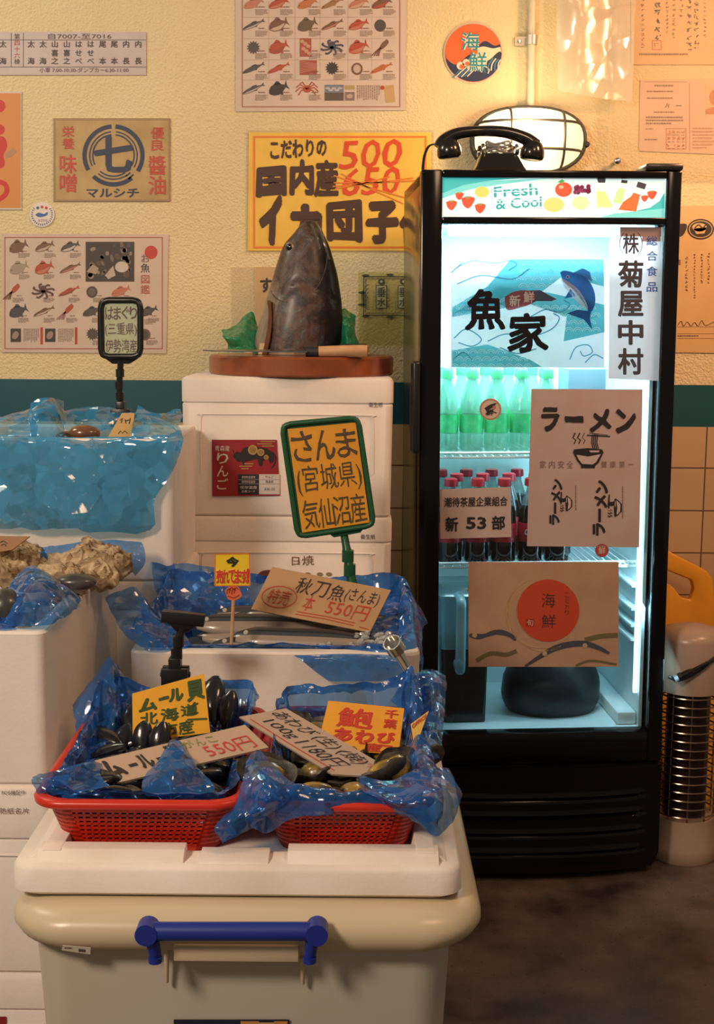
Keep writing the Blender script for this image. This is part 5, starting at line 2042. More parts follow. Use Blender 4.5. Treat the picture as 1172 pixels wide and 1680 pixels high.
for x, y0, y1 in ((273, 1556, 1612), (496, 1570, 1614)):
    a_, b_ = P(x, y0, 1.513), P(x + 1, y1, 1.52)
    g.tube([a_, b_], [.004, .0025], 8)
a_, b_ = P(285, 1551, 1.492), P(490, 1578, 1.492)
g.box((a_.x, 1.491, b_.z), (b_.x, 1.53, a_.z))
g.obj('handle_bracket', M_cream, tub, bevel=.002)
TS = Surf((0, 1.5305, .45), (0, -1, -.09))
p = paper('sticker', Surf((0, 1.512, .5), (0, -1, -.2)), [(103, 1551), (149, 1555), (148, 1566), (101, 1559)], (.58, .52, .42), 'small white price sticker under the tub lid, left of the blue handle', 'sticker', th=.0006)
k = Ink(Surf((0, 1.512, .5), (0, -1, -.2)))
k.fine(106, 1553, 124, 1556, 1, DRK)
for i in range(6):
    k.rect(129 + i * 2, 1556 + .2 * i, 130 + i * 2, 1561 + .2 * i, DRK)
k.obj('print', parent=p)
p = paper('sticker', TS, box4(285, 1673, 475, 1730), (.012, .014, .04), 'dark navy sticker with orange blocks low on the tub, at the bottom edge', 'sticker', th=.0006)
k = Ink(TS)
k.rect(395, 1675, 425, 1700, (.62, .28, .08))
k.rect(425, 1677, 455, 1700, (.62, .42, .14))
k.rect(450, 1675, 472, 1700, (.62, .28, .08))
k.obj('print', parent=p)

# foam tray with a raised, notched kerb
tray = empty('foam_tray', ((tx0 + tx1) / 2, 1.8, TZ0), 'shallow white foam tray with a notched kerb, under the two red baskets', 'foam tray')
TBk = 2.09
zl_ = P(400, 1424, 1.55).z
zk = zl_ + .012
zrec = zl_ - .012
G().rings([rr(tx0 + .008, tx1 - .008, 1.556, TBk - .008, .03, TZ0), rr(tx0, tx1, 1.548, TBk, .03, TZ0 + .006), rr(tx0 + .001, tx1 - .001, 1.549, TBk, .03, zl_ - .006), rr(tx0 + .006, tx1 - .006, 1.554, TBk - .006, .028, zl_), rr(tx0 + .062, tx1 - .062, 1.602, TBk - .05, .02, zl_), rr(tx0 + .064, tx1 - .064, 1.604, TBk - .052, .02, zrec)]).obj('tray_slab', M_foamd, tray, smooth=50)
g = G()
kx0, kx1 = tx0 + .022, tx1 - .020
n0, n1, n2, n3 = P(303, 1395, 1.575).x, P(328, 1400, 1.575).x, P(442, 1402, 1.575).x, P(472, 1392, 1.575).x


def kerb(a_, b_, zz, horiz=True):
    """a bar with a sloped outer face"""
    pr = [(0, zl_ - .002), (0, zl_ + .001), (.016, zz), (.040, zz), (.042, zl_ - .002)]
    if horiz:
        g.rings([[V((x_, 1.562 + o_, z_)) for o_, z_ in pr] for x_ in (a_, b_)])
    else:
        s_ = 1 if a_ < 0 else -1
        g.rings([[V((b_ + s_ * o_, y_, z_)) for o_, z_ in pr] for y_ in (1.575, TBk - .02)])


for a_, b_, zz in ((kx0 + .01, n0, zk), (n1, n2, zk - .006), (n3, kx1 - .01, zk)):
    kerb(a_, b_, zz)
kerb(-1, kx0, zk + .0006, False)
kerb(1, kx1, zk + .0006, False)
g.box((kx0, TBk - .05, zl_ - .002), (kx1, TBk - .015, zk + .0012))
g.obj('kerb', M_foamd, tray, bevel=.003, seg=3)


# ================================================================== RED BASKETS
BZ0 = zrec + .0005
BZ1 = P(220, 1305, 1.62).z


def basket(x0, x1, y0, y1, label, skew=0):
    root = empty('basket', ((x0 + x1) / 2, (y0 + y1) / 2, BZ0), label, 'basket', 'red baskets on the foam tray')
    ins = .024

    def ring(f, off=0):
        q = ins * (1 - f)
        return rr(x0 + .012 + q + off, x1 - .012 - q - off, y0 + .012 + q + off, y1 - .012 - q - off, .035 - off * .4, BZ0 + (BZ1 - BZ0) * f, 8)

    def at(ri, t):
        L = [0]
        for a_, b_ in zip(ri, ri[1:] + ri[:1]):
            L.append(L[-1] + (b_ - a_).length)
        s_ = t * L[-1]
        for i in range(len(ri)):
            if L[i] <= s_ <= L[i + 1]:
                return ri[i].lerp(ri[(i + 1) % len(ri)], (s_ - L[i]) / max(L[i + 1] - L[i], 1e-9))
        return ri[0]
    # rim: rolled lip
    z = BZ1
    rs = [rr(x0 + .014, x1 - .014, y0 + .014, y1 - .014, .034, z - .006, 8), rr(x0 + .004, x1 - .004, y0 + .004, y1 - .004, .042, z - .012, 8), rr(x0, x1, y0, y1, .045, z - .010, 8), rr(x0 - .001, x1 + .001, y0 - .001, y1 + .001, .046, z - .004, 8), rr(x0 + .002, x1 - .002, y0 + .002, y1 - .002, .044, z, 8), rr(x0 + .010, x1 - .010, y0 + .010, y1 - .010, .038, z + .001, 8), rr(x0 + .016, x1 - .016, y0 + .016, y1 - .016, .032, z - .003, 8)]
    rs.append(rs[0])
    G().rings(rs, True, False, False).obj('rim', M_red, root, smooth=60)
    g = G()
    lev = [.0, .10] + [.10 + .74 * i / 9 for i in range(1, 10)] + [1.0]
    th = .0022
    # horizontal bars
    for i in range(1, 11):
        f = .10 + .74 * (i - 1) / 9
        a_, b_ = f - .022, f + .022
        g.rings([ring(a_), ring(b_), ring(b_, th), ring(a_, th), ring(a_)], True, False, False)
    # vertical bars
    ra, rb, rc, rd = ring(.08), ring(.88), ring(.88, th), ring(.08, th)
    nv = 128
    for i in range(nv):
        t0 = i / nv
        w = .0036
        dt = w / 1.35
        g.rings([[at(ra, t0), at(ra, (t0 + dt) % 1), at(rd, (t0 + dt) % 1), at(rd, t0)], [at(rb, t0), at(rb, (t0 + dt) % 1), at(rc, (t0 + dt) % 1), at(rc, t0)]])
    # solid bands below and above the lattice
    g.rings([ring(.0), ring(.10), ring(.10, th), ring(0, th), ring(.0)], True, False, False)
    g.rings([ring(.86), ring(.99), ring(.99, th), ring(.86, th), ring(.86)], True, False, False)
    # plain corner posts
    for cxx, cyy in ((0, 0), (1, 0), (1, 1), (0, 1)):
        L2 = []
        for f in (.0, 1.0):
            q = ring(f)
            idx = {(1, 0): range(0, 9), (1, 1): range(9, 18), (0, 1): range(18, 27), (0, 0): range(27, 36)}[(cxx, cyy)]
            L2.append([q[j] for j in idx])
        inn = []
        for f in (.0, 1.0):
            q = ring(f, th)
            idx = {(1, 0): range(0, 9), (1, 1): range(9, 18), (0, 1): range(18, 27), (0, 0): range(27, 36)}[(cxx, cyy)]
            inn.append([q[j] for j in idx])
        g.rings([L2[0] + inn[0][::-1], L2[1] + inn[1][::-1]])
    g.obj('lattice_wall', M_red, root, smooth=0, recalc=False)
    G().rings([ring(.0, .001), ring(.03, .001)]).obj('basket_floor', M_red, root, smooth=0)
    return root


lb0, lb1 = P(46, 1310, 1.6).x, P(404, 1310, 1.6).x
rb0, rb1 = lb1 + .004, P(716, 1330, 1.6).x
kx_in0, kx_in1 = kx0, kx1
BY0, BY1 = 1.594, 2.03
basket(lb0, lb1, BY0, BY1, 'left red lattice basket lined with blue film, full of mussels')
basket(rb0, rb1, BY0, BY1, 'right red lattice basket draped in blue film, full of abalone')
o = liner('basket_liner', lb0 + .018, lb1 - .018, BY0 + .018, BY1 - .018, BZ1 - .002, .055, [(0, .02, -.002, 0), (.04, .012, -.004, 0), (.12, .008, -.006, 0), (.2, .008, -.006, 0), (.25, .012, -.004, 0), (.33, .014, -.004, 0), (.5, .045, .004, 0), (.55, .05, .0, 0), (.62, .03, .0, 0), (.68, .05, -.01, 0), (.72, .06, -.004, 0), (.76, .035, -.01, 0), (.82, .02, -.008, 0), (.9, .010, -.006, 0), (.96, .014, -.004, 0)], 1, M_blue, amp=.010)
tag(o, 'blue plastic film lining the left red basket around the mussels', 'plastic film')
o = liner('basket_liner', rb0 + .016, rb1 - .016, BY0 + .018, BY1 - .018, BZ1 - .002, .055, [(0, .016, .024, .04), (.05, .018, .020, .012), (.1, .014, .016, .006), (.15, .016, .018, .01), (.19, .014, .026, .04), (.22, .02, .03, .05), (.26, .025, .03, .03), (.34, .03, .012, .004), (.44, .07, .010, 0), (.48, .08, .012, 0), (.55, .045, .0, 0), (.62, .04, -.004, 0), (.68, .04, -.008, 0), (.72, .03, -.008, 0), (.85, .02, -.004, 0), (.95, .016, .012, .02)], 2, M_blue, amp=.011)
tag(o, 'blue plastic film draped over the right red basket around the abalone', 'plastic film')
# loose corners of that film
for spec, lab, sd in (
        ([[(405, 1245, 1.70), (425, 1230, 1.70), (455, 1262, 1.66), (490, 1290, 1.62)], [(398, 1285, 1.62), (425, 1290, 1.598), (450, 1300, 1.585), (475, 1312, 1.59)], [(385, 1325, 1.600), (405, 1325, 1.585), (428, 1325, 1.575), (450, 1330, 1.585)], [(352, 1358, 1.590), (378, 1355, 1.575), (410, 1345, 1.575), (432, 1345, 1.585)], [(365, 1388, 1.590), (388, 1378, 1.578), (405, 1362, 1.58), (420, 1356, 1.59)]],
         'crumpled corner of blue film hanging between the two red baskets', 3),
        ([[(590, 1272, 1.66), (640, 1280, 1.65), (690, 1260, 1.68), (738, 1262, 1.72)], [(595, 1298, 1.60), (650, 1310, 1.59), (700, 1300, 1.60), (756, 1300, 1.66)], [(630, 1318, 1.590), (665, 1330, 1.582), (715, 1330, 1.588), (752, 1325, 1.64)], [(660, 1338, 1.592), (690, 1356, 1.585), (718, 1372, 1.588), (742, 1350, 1.62)]],
         'loose triangle of blue film hanging off the front right basket corner', 6),
        ([[(120, 1158, 1.98), (150, 1118, 1.99), (178, 1078, 2.0), (190, 1090, 2.02)], [(128, 1195, 1.92), (160, 1165, 1.94), (186, 1130, 1.97), (215, 1125, 2.02)], [(138, 1230, 1.86), (165, 1210, 1.88), (190, 1175, 1.92), (205, 1160, 1.98)], [(140, 1262, 1.80), (165, 1245, 1.82), (185, 1215, 1.88), (195, 1190, 1.94)]],
         'tall peak of blue film at the back left corner of the mussel basket', 8),
        ([[(66, 1270, 1.66), (100, 1262, 1.68), (140, 1248, 1.72), (170, 1240, 1.76)], [(52, 1278, 1.625), (90, 1290, 1.635), (130, 1275, 1.66), (165, 1270, 1.68)], [(60, 1305, 1.622), (95, 1304, 1.626), (140, 1296, 1.632), (180, 1290, 1.64)]],
         'fold of blue film over the front left rim of the mussel basket', 9),
        ([[(262, 1248, 1.74), (280, 1215, 1.76), (298, 1214, 1.76), (304, 1225, 1.75)], [(240, 1270, 1.69), (275, 1250, 1.70), (310, 1250, 1.70), (328, 1262, 1.69)], [(232, 1292, 1.65), (275, 1288, 1.65), (320, 1288, 1.65), (350, 1285, 1.65)], [(240, 1303, 1.632), (275, 1304, 1.632), (320, 1304, 1.632), (352, 1300, 1.632)]],
         'flap of blue film standing up over the cardboard mussel sign', 11),
        ([[(640, 1150, 2.0), (665, 1120, 2.02), (700, 1098, 2.04), (730, 1108, 2.04)], [(672, 1175, 1.95), (690, 1150, 1.97), (712, 1125, 1.98), (733, 1130, 2.0)], [(680, 1215, 1.86), (695, 1195, 1.87), (714, 1180, 1.88), (728, 1190, 1.90)], [(684, 1262, 1.76), (698, 1250, 1.77), (715, 1245, 1.78), (724, 1250, 1.80)]],
         'high wall of blue film at the right side of the abalone basket', 12)):
    o = sheet('film_flap', rows(spec), M_blue, amp=.006, fr=22, seed=sd, smooth=24)
    tag(o, lab, 'plastic film')
# printed tag inside the film
TG_ = Surf(P(690, 1195, 1.80), (-.3, -1, .3))
p = G().prism([TG_.at(x, y) for x, y in ((674, 1188), (704, 1166), (681, 1229))], TG_.n * -.0008).obj('paper_tag', mat('tag_yellow', (.74, .44, .06), .5), smooth=0)
tag(p, 'small yellow three-cornered tag with red print in the right basket', 'tag')
k = Ink(TG_)
k.text('OFFICE', [(676, 1189), (700, 1171), (701, 1177), (677, 1196)], (.55, .06, .03), .03)
k.obj('lettering', parent=p)


# ================================================================== SHELLFISH
def mussel(loc):
    root = empty('mussel', loc, 'glossy black mussel in the pile in the left red basket', 'mussel', 'mussels in the left red basket')
    for s_, nm in ((1, 'upper_shell'), (-1, 'lower_shell')):
        g = G()
        rs = []
        for j in range(11):
            t = j / 10
            w = .0195 * math.sin(math.pi * min(t * .92 + .04, 1)) ** .7 * (.55 + .65 * t)
            h = .0125 * math.sin(math.pi * min(t * .9 + .06, 1)) ** .6
            x = -.036 + .072 * t
            y = .006 * math.sin(t * 2.6)
            rs.append([V((x, y + w * math.cos(a), s_ * (.0004 + h * max(math.sin(a), 0)))) for a in [math.pi * q / 10 for q in range(11)]])
        g.rings(rs)
        g.v = [V(loc) + v_ for v_ in g.v]
        g.obj(nm, M_mussel, root, smooth=50)
    return root


M_mussel = mat('mussel_shell', (.006, .007, .010), .2, col2=(.016, .016, .02), scale=40, bump=.1, bscale=120, coat=.4)
rnd = random.Random(21)
mz = BZ0 + .02
spots = []
for ly in range(3):
    for i in range(5 - (ly > 1)):
        for j in range(6 - (ly > 1)):
            x = lb0 + .06 + (lb1 - lb0 - .12) * (i + .5 * (ly % 2)) / 4.5 + rnd.uniform(-.01, .01)
            y = BY0 + .07 + (BY1 - BY0 - .14) * (j + .3 * (ly % 2)) / 5.3 + rnd.uniform(-.01, .01)
            spots.append((x, y, mz + ly * .022 + rnd.uniform(-.003, .003)))
# the few standing proud among the signs
for x, y, z in ((200, 1225, 1.88), (268, 1222, 1.84), (175, 1200, 1.92), (240, 1215, 1.86), (378, 1170, 1.95), (355, 1150, 1.97), (225, 1190, 1.93)):
    q = P(x, y, z)
    spots.append((q.x, q.y, min(q.z, BZ1 + .035)))
m0 = None
for i, s_ in enumerate(spots):
    rot = (rnd.uniform(-.7, .7), rnd.uniform(-.5, .5), rnd.uniform(0, 6.28))
    if i >= len(spots) - 7:
        rot = (rnd.uniform(-.3, .3), rnd.uniform(-1.3, -.7), rnd.uniform(1.2, 2.0))
    if m0 is None:
        m0 = mussel(s_)
        m0.rotation_euler = rot
    else:
        dup(m0, s_, rot, scale=[rnd.uniform(.9, 1.25)] * 3)

M_ab = mat('abalone_shell', (.018, .015, .013), .45, col2=(.07, .06, .045), scale=50, bump=.5, bscale=90)
M_abm = mat('abalone_flesh', (.42, .26, .03), .3, col2=(.12, .08, .03), scale=35, coat=.5)


def abalone(loc):
    root = empty('abalone', loc, 'dark abalone with yellow flesh in the right red basket', 'abalone', 'abalone in the right red basket')
    g = G()
    rs = []
    for h, s_ in ((-.018, .25), (-.016, .6), (-.008, .9), (.0, 1), (.003, .97), (-.002, .85)):
        rs.append([V((.044 * s_ * math.cos(a) * (1 + .05 * math.sin(3 * a)), .033 * s_ * math.sin(a), h + .003 * math.sin(5 * a) * s_)) + V(loc) for a in [2 * math.pi * q / 26 for q in range(26)]])
    g.rings(rs)
    g.obj('shell', M_ab, root, smooth=50)
    g = G()
    rs = []
    for h, s_ in ((-.006, .66), (.002, .62), (.006, .52), (.009, .36), (.0105, .16), (.0108, .02)):
        rs.append([V((.040 * s_ * math.cos(a) * (1 + .04 * math.sin(7 * a)), .030 * s_ * math.sin(a), h + .0012 * s_ * math.sin(9 * a + s_ * 9))) + V(loc) for a in [2 * math.pi * q / 26 for q in range(26)]])
    g.rings(rs)
    g.obj('flesh', M_abm, root, smooth=50)
    return root


ab = None
for ly in range(2):
    for i in range(3):
        for j in range(4):
            s_ = (rb0 + .065 + (rb1 - rb0 - .13) * (i + .3 * ly) / 2.3 + rnd.uniform(-.008, .008), BY0 + .075 + (BY1 - BY0 - .15) * (j + .3 * ly) / 3.3 + rnd.uniform(-.008, .008), BZ0 + .026 + ly * .034)
            rot = (rnd.uniform(-.5, .5), rnd.uniform(-.4, .4), rnd.uniform(0, 6.28))
            if ab is None:
                ab = abalone(s_)
                ab.rotation_euler = rot
            else:
                dup(ab, s_, rot)
for x, y, Y in ((438, 1262, 1.70), (655, 1258, 1.75), (625, 1262, 1.74), (470, 1195, 1.92), (685, 1240, 1.82)):
    q = P(x, y, Y)
    dup(ab, (q.x, q.y, min(q.z, BZ1 + .004)), (.6, rnd.uniform(-.4, .4), rnd.uniform(0, 6.28)))

# ================================================================== BASKET SIGNS
M_card = None
yq = [(217, 1138), (335, 1105), (345, 1202), (218, 1218)]
S1 = Surf(P(280, 1210, 1.86), (.1, -1, .35))
p = paper('price_card', S1, yq, (.86, .44, .015), 'bright yellow card with green brush writing standing in the mussel basket', 'price card', tint=(.80, .38, .012))
k = Ink(S1)
GN = (.035, .075, .012)
k.text('ム', subq(yq, .08, .16, .34, .44), GN, .05, wob=2)
k.text('ー', subq(yq, .36, .22, .50, .28), GN, .05, wob=1)
k.text('ル', subq(yq, .50, .12, .70, .36), GN, .05, wob=2)
k.text('貝', subq(yq, .74, .06, .98, .42), GN, .05, wob=2)
for i, ch in enumerate('北海道'):
    k.text(ch, subq(yq, .10 + i * .27, .46 - i * .01, .34 + i * .27, .70 - i * .02), GN, .025, wob=2)
k.text('市産', subq(yq, .38, .72, .80, .97), GN, .02, wob=2)
k.line([mixq(yq, .72, .72), mixq(yq, .98, .76)], 3, GN)
k.obj('lettering', parent=p)

kq = [(137, 1252), (402, 1189), (441, 1226), (176, 1288)]
S2 = Surf(P(290, 1238, 1.745), (0, -.35, .94))
p = paper('cardboard_sign', S2, kq, (.48, .34, .24), 'cardboard strip reading 550 in red, lying across the mussel basket', 'price card', th=.003)
k = Ink(S2)
for ch, u0, v0, u1, v1, w in (('ム', .05, .1, .17, .8, .06), ('ー', .21, .45, .26, .55, .04), ('ル', .27, .2, .36, .75, .04), ('ー', .38, .45, .44, .55, .04), ('貝', .46, .1, .56, .8, .03)):
    k.text(ch, subq(kq, u0, v0, u1, v1), DRK, w, wob=1.5)
k.text('がんこ', subq(kq, .58, .08, .78, .38), (.22, .26, .06), 0, wob=1.5)
k.text('550円', subq(kq, .66, .40, .95, .90), (.52, .05, .03), .0, wob=1.5)
k.obj('lettering', parent=p)

aq = [(469.5, 1162), (667, 1277), (545, 1270), (392.5, 1176)]
S3 = Surf(P(530, 1222, 1.80), (0, -.38, .92))
p = paper('cardboard_sign', S3, aq, (.44, .32, .24), 'cardboard strip with black writing and 1180 lying across the abalone basket', 'price card', th=.003)
k = Ink(S3)
aq2 = [(469.5, 1162), (640, 1261), (545, 1270), (392.5, 1176)]
k.text('あわび', subq(aq2, .04, .12, .40, .44), DRK, .0, wob=1.5)
k.text('(生)', subq(aq2, .44, .1, .64, .46), DRK, .0, wob=1.5)
k.text('(焼)', subq(aq2, .68, .1, .90, .46), DRK, .0, wob=1.5)
k.text('100g', subq(aq2, .12, .52, .42, .82), DRK, .0, wob=1.5)
k.text('1180円', subq(aq2, .48, .50, .90, .84), DRK, .0, wob=1.5)
k.line([mixq(aq2, .06, .88), mixq(aq2, .50, .90), mixq(aq2, .95, .88)], 1.5, (.5, .06, .04))
k.text('どうぞ', [(592, 1245), (628, 1262), (622, 1268), (588, 1251)], (.5, .06, .04), .0)
k.obj('lettering', parent=p)

oq = [(539, 1149.5), (663.6, 1162), (654, 1238), (520, 1228)]
S4 = Surf(P(600, 1225, 1.86), (0, -1, .5))
p = paper('price_card', S4, oq, (.88, .40, .02), 'orange-yellow card with red brush writing standing in the abalone basket', 'price card', tint=(.82, .34, .015))
k = Ink(S4)
RB = (.60, .035, .012)
k.text('鮑', subq(oq, .17, .10, .62, .52), RB, .028, wob=2)
k.text('千', subq(oq, .76, .06, .93, .24), RB, .03, wob=1)
k.text('葉', subq(oq, .76, .26, .93, .46), RB, .03, wob=1)
for i, ch in enumerate('あわび'):
    k.text(ch, subq(oq, .16 + i * .27, .54, .40 + i * .27, .80), RB, .045, wob=2)
k.text('産', subq(oq, .60, .80, .78, .98), RB, .03, wob=1)
k.line([mixq(oq, .5, .82), mixq(oq, .92, .84)], 2.5, RB)
k.obj('lettering', parent=p)


# ================================================================== CLIP STANDS
def clip_stand(root, pts, m, base, head=None):
    """pts: stem from foot to head; base: foot clip centre"""
    g = G()
    g.tube(pts, [.0065 if i % 2 else .0075 for i in range(len(pts))], 10)
    g.obj('stem', m, root)
    for q in pts[1:-1]:
        G().tube([q - V((0, 0, .009)), q + V((0, 0, .009))], .0095, 12).obj('stem_joint', m, root)
    b_ = V(base)
    g = G()
    g.box((b_.x - .022, b_.y - .014, b_.z - .012), (b_.x + .022, b_.y - .004, b_.z + .028))
    g.box((b_.x - .022, b_.y + .004, b_.z - .012), (b_.x + .022, b_.y + .014, b_.z + .028))
    g.box((b_.x - .010, b_.y - .012, b_.z + .008), (b_.x + .010, b_.y + .012, b_.z + .045))
    g.tube([(b_.x - .025, b_.y, b_.z + .016), (b_.x + .025, b_.y, b_.z + .016)], .005, 8)
    g.obj('foot_clip', m, root, bevel=.0015)


# black clip without a card
Yb = 2.05
st = empty('clip_stand', P(288, 1110, Yb), 'empty black clip stand gripping the back of the mussel basket', 'clip stand')
foot = P(288, 1112, Yb)
clip_stand(st, [P(288, 1088, Yb), P(290, 1072, Yb), P(293, 1052, Yb), P(300, 1022, Yb)], M_black, (foot.x, Yb, foot.z - .01))
q0, q1 = P(266, 1010, Yb), P(336, 1018, Yb)
d_ = (q1 - q0).normalized()
up_ = V((-d_.z, 0, d_.x))
g = G()
pr = []
for s_ in (0, 1):
    c_ = q0 if s_ == 0 else q1
    pr.append([c_ + up_ * .010 + V((0, -.008, 0)), c_ + up_ * .010 + V((0, .008, 0)), c_ - up_ * .006 + V((0, .008, 0)), c_ - up_ * .010 + V((0, -.008, 0))])
g.rings(pr)
mid_ = (q0 + q1) / 2
g.rings([[mid_ + d_ * a_ + up_ * -.007 + V((0, b_, 0)) for a_, b_ in ((-.026, -.006), (.026, -.006), (.026, .006), (-.026, .006))], [mid_ + d_ * a_ + up_ * -.022 + V((0, b_, 0)) for a_, b_ in ((-.010, -.006), (.010, -.006), (.010, .006), (-.010, .006))]])
g.obj('card_jaw', M_black, st, bevel=.001)


def framed_sign(name, S, fq, cq, m, label, cardcol, tint, yoff, rim=.010, rad=.0055):
    c = [S.at(*q) for q in fq]
    root = empty(name, (c[0] + c[1] + c[2] + c[3]) / 4, label, 'sign')
    g = G()
    ring = []
    for i in range(4):
        a_, b_, d_ = c[i - 1], c[i], c[(i + 1) % 4]
        u, v_ = (a_ - b_).normalized(), (d_ - b_).normalized()
        ring += catmull([b_ + u * .018, b_ + (u + v_) * .0045, b_ + v_ * .018], 3)
    g.tube(ring, rad, 8, closed=True)
    g.obj('sign_frame', m, root, smooth=60)
    bq = [S.at(*q, -.003) for q in fq]
    G().prism(bq, S.n * -.002).obj('back_panel', m, root, smooth=0)
    return root


# green framed sign over the saury box
SGY = 2.60
SG = Surf((0, SGY, 1.1), (0, -1, .05))
fq = [(462.5, 696.5), (588, 685), (614, 862), (488.5, 881)]
cq = [(472, 704), (584, 693), (607, 857), (496, 874)]
sg = framed_sign('framed_sign', SG, fq, cq, M_green, 'tilted orange sign in a green frame on a green stem, before the foam stack', None, None, 0)
pc_ = paper('card', SG, cq, (.80, .36, .02), None, th=.001, tint=(.74, .31, .018), parent=sg)
k = Ink(SG)
MK = (.085, .055, .025)
for i, ch in enumerate('さんま'):
    k.text(ch, subq(cq, .03 + i * .32, .03 + .01 * i, .33 + i * .32, .33 + .0 * i), MK, .008, wob=3)
k.text('(宮城県)', subq(cq, .03, .37, .97, .66), MK, .0, wob=2)
for i, ch in enumerate('気仙沼産'):
    k.text(ch, subq(cq, .05 + i * .23, .70, .28 + i * .23, .98), MK, .0, wob=2)
k.obj('lettering', parent=sg)
a_ = [SG.at(x, y, -.001) for x, y in ((535, 872), (600, 862), (592, 874), (548, 882))]
G().prism(a_, SG.n * -.008).obj('sign_saddle', M_green, sg, bevel=.001)
sp_ = [P(578, 958, SGY - .02), P(574, 935, SGY - .015), P(571, 912, SGY - .01), P(568, 895, SGY), P(564, 872, SGY + .004)]
g = G()
g.tube(sp_, [.011, .0085, .0105, .0085, .008], 12)
g.obj('sign_stem', M_green, sg)
for q in (sp_[1], sp_[2]):
    G().tube([q - V((0, 0, .012)), q + V((0, 0, .012))], .0125, 12).obj('stem_joint', M_green, sg)

# black framed pale card on the back-left box
SB = Surf((0, 2.90, 1.2), (0, -1, .02))
fq = [(165.5, 492.5), (230.5, 492.5), (230.5, 585), (166, 585)]
cq = [(171, 498), (225.5, 498), (225.5, 582), (172, 582)]
sb = framed_sign('framed_sign', SB, fq, cq, M_black, 'small pale green card in a black frame on a black stem, before the wall', None, None, 0, rad=.0075)
paper('card', SB, cq, (.50, .56, .38), None, th=.001, tint=(.46, .52, .34), parent=sb)
k = Ink(SB)
PU = (.14, .07, .075)
for i, ch in enumerate('はまぐり'):
    k.text(ch, subq(cq, .03 + i * .245, .06, .26 + i * .245, .31), PU, .008, wob=1.5)
k.text('(三重県)', subq(cq, .02, .38, .98, .64), PU, .0, wob=1.5)
for i, ch in enumerate('伊勢湾産'):
    k.text(ch, subq(cq, .03 + i * .245, .70, .26 + i * .245, .95), PU, .0, wob=1.5)
k.obj('lettering', parent=sb)
a_ = [SB.at(x, y, -.002) for x, y in ((172, 588), (226, 588), (212, 597), (184, 597))]
G().prism(a_, SB.n * -.01).obj('sign_saddle', M_black, sb, bevel=.001)
YB_ = 2.89
fb = P(199, 684, YB_)
clip_stand(sb, [P(199, 672, YB_), P(197, 650, YB_), P(196, 632, YB_), P(197, 612, YB_), P(198, 594, YB_)], M_black, (fb.x, YB_, fb.z - .01))
# ================================================================== SAURY BOX
qx0, qx1 = P(213, 1085, 2.2).x, P(690, 1085, 2.2).x
qz1 = P(450, 1068, 2.2).z
qz0 = qz1 - .17
foam_box('foam_box', qx0, qx1, 2.19, 2.62, qz0, qz1, 'open white foam box of silvery sauries behind the red baskets', open_=True, emboss=False, floor_=.08, m=M_foamd)
foam_box('foam_box', qx0, qx1, 2.19, 2.62, qz0 / 2, qz0 - .001, 'closed white foam box under the open box of sauries', emboss=False, m=M_foamd)
foam_box('foam_box', qx0, qx1, 2.19, 2.62, 0, qz0 / 2 - .001, 'closed white foam box on the floor beneath the saury box', emboss=False, m=M_foamd)
G().tube([P(578, 962, SGY - .022), P(580, 985, SGY - .03)], .011, 12).obj('foot_clip', M_green, sg)


def saury(loc, L=.34):
    root = empty('saury', loc, 'silver and dark blue saury lying in the open foam box', 'fish', 'sauries in the foam box')
    g = G()
    n = 26
    rs, meta = [], []
    for i in range(n + 1):
        t = i / n
        w = .021 * min(1, (t / .16) ** .55 if t > 0 else 0) * (1 if t < .55 else max(1 - ((t - .55) / .40) ** 1.5 * .86, .14)) + .0006
        d = w * .55
        rs.append([V((-L / 2 + L * .93 * t, w * math.cos(a), d * math.sin(a))) + V(loc) for a in [2 * math.pi * q / 18 for q in range(18)]])
    for j in range(n):
        for i in range(18):
            i2 = (i + 1) % 18
            c_ = math.cos(2 * math.pi * (i + .5) / 18)
            col = (.014, .018, .024) if c_ > .25 else (.05, .055, .06) if c_ > .0 else (.30, .235, .185) if c_ > -.7 else (.36, .30, .25)
            if j < 1:
                col = (.03, .03, .03)
            g.add([rs[j][i], rs[j][i2], rs[j + 1][i2], rs[j + 1][i]], [(0, 1, 2, 3)], col)
    g.add(rs[0], [tuple(range(18))], (.03, .03, .03))
    g.add(rs[-1], [tuple(range(17, -1, -1))], (.03, .03, .03))
    g.obj('body', M_vert, root, smooth=60, weld=True)
    x = L * .43
    G().prism([V(loc) + V(q) for q in ((x - .006, .003, -.001), (x + .035, .022, -.001), (x + .020, 0, -.001), (x + .035, -.022, -.001), (x - .006, -.003, -.001))], (0, 0, .002)).obj('tail', mat('tail_fin', (.03, .035, .045), .35), root, smooth=0)
    for s_ in (1,):
        G().lathe([(.005, 0), (.004, .0015), (.001, .002)], V(loc) + V((-L / 2 + .032, .002, .0098)), 12).obj('eye', mat('saury_eye', (.45, .40, .34), .2), root)
    return root


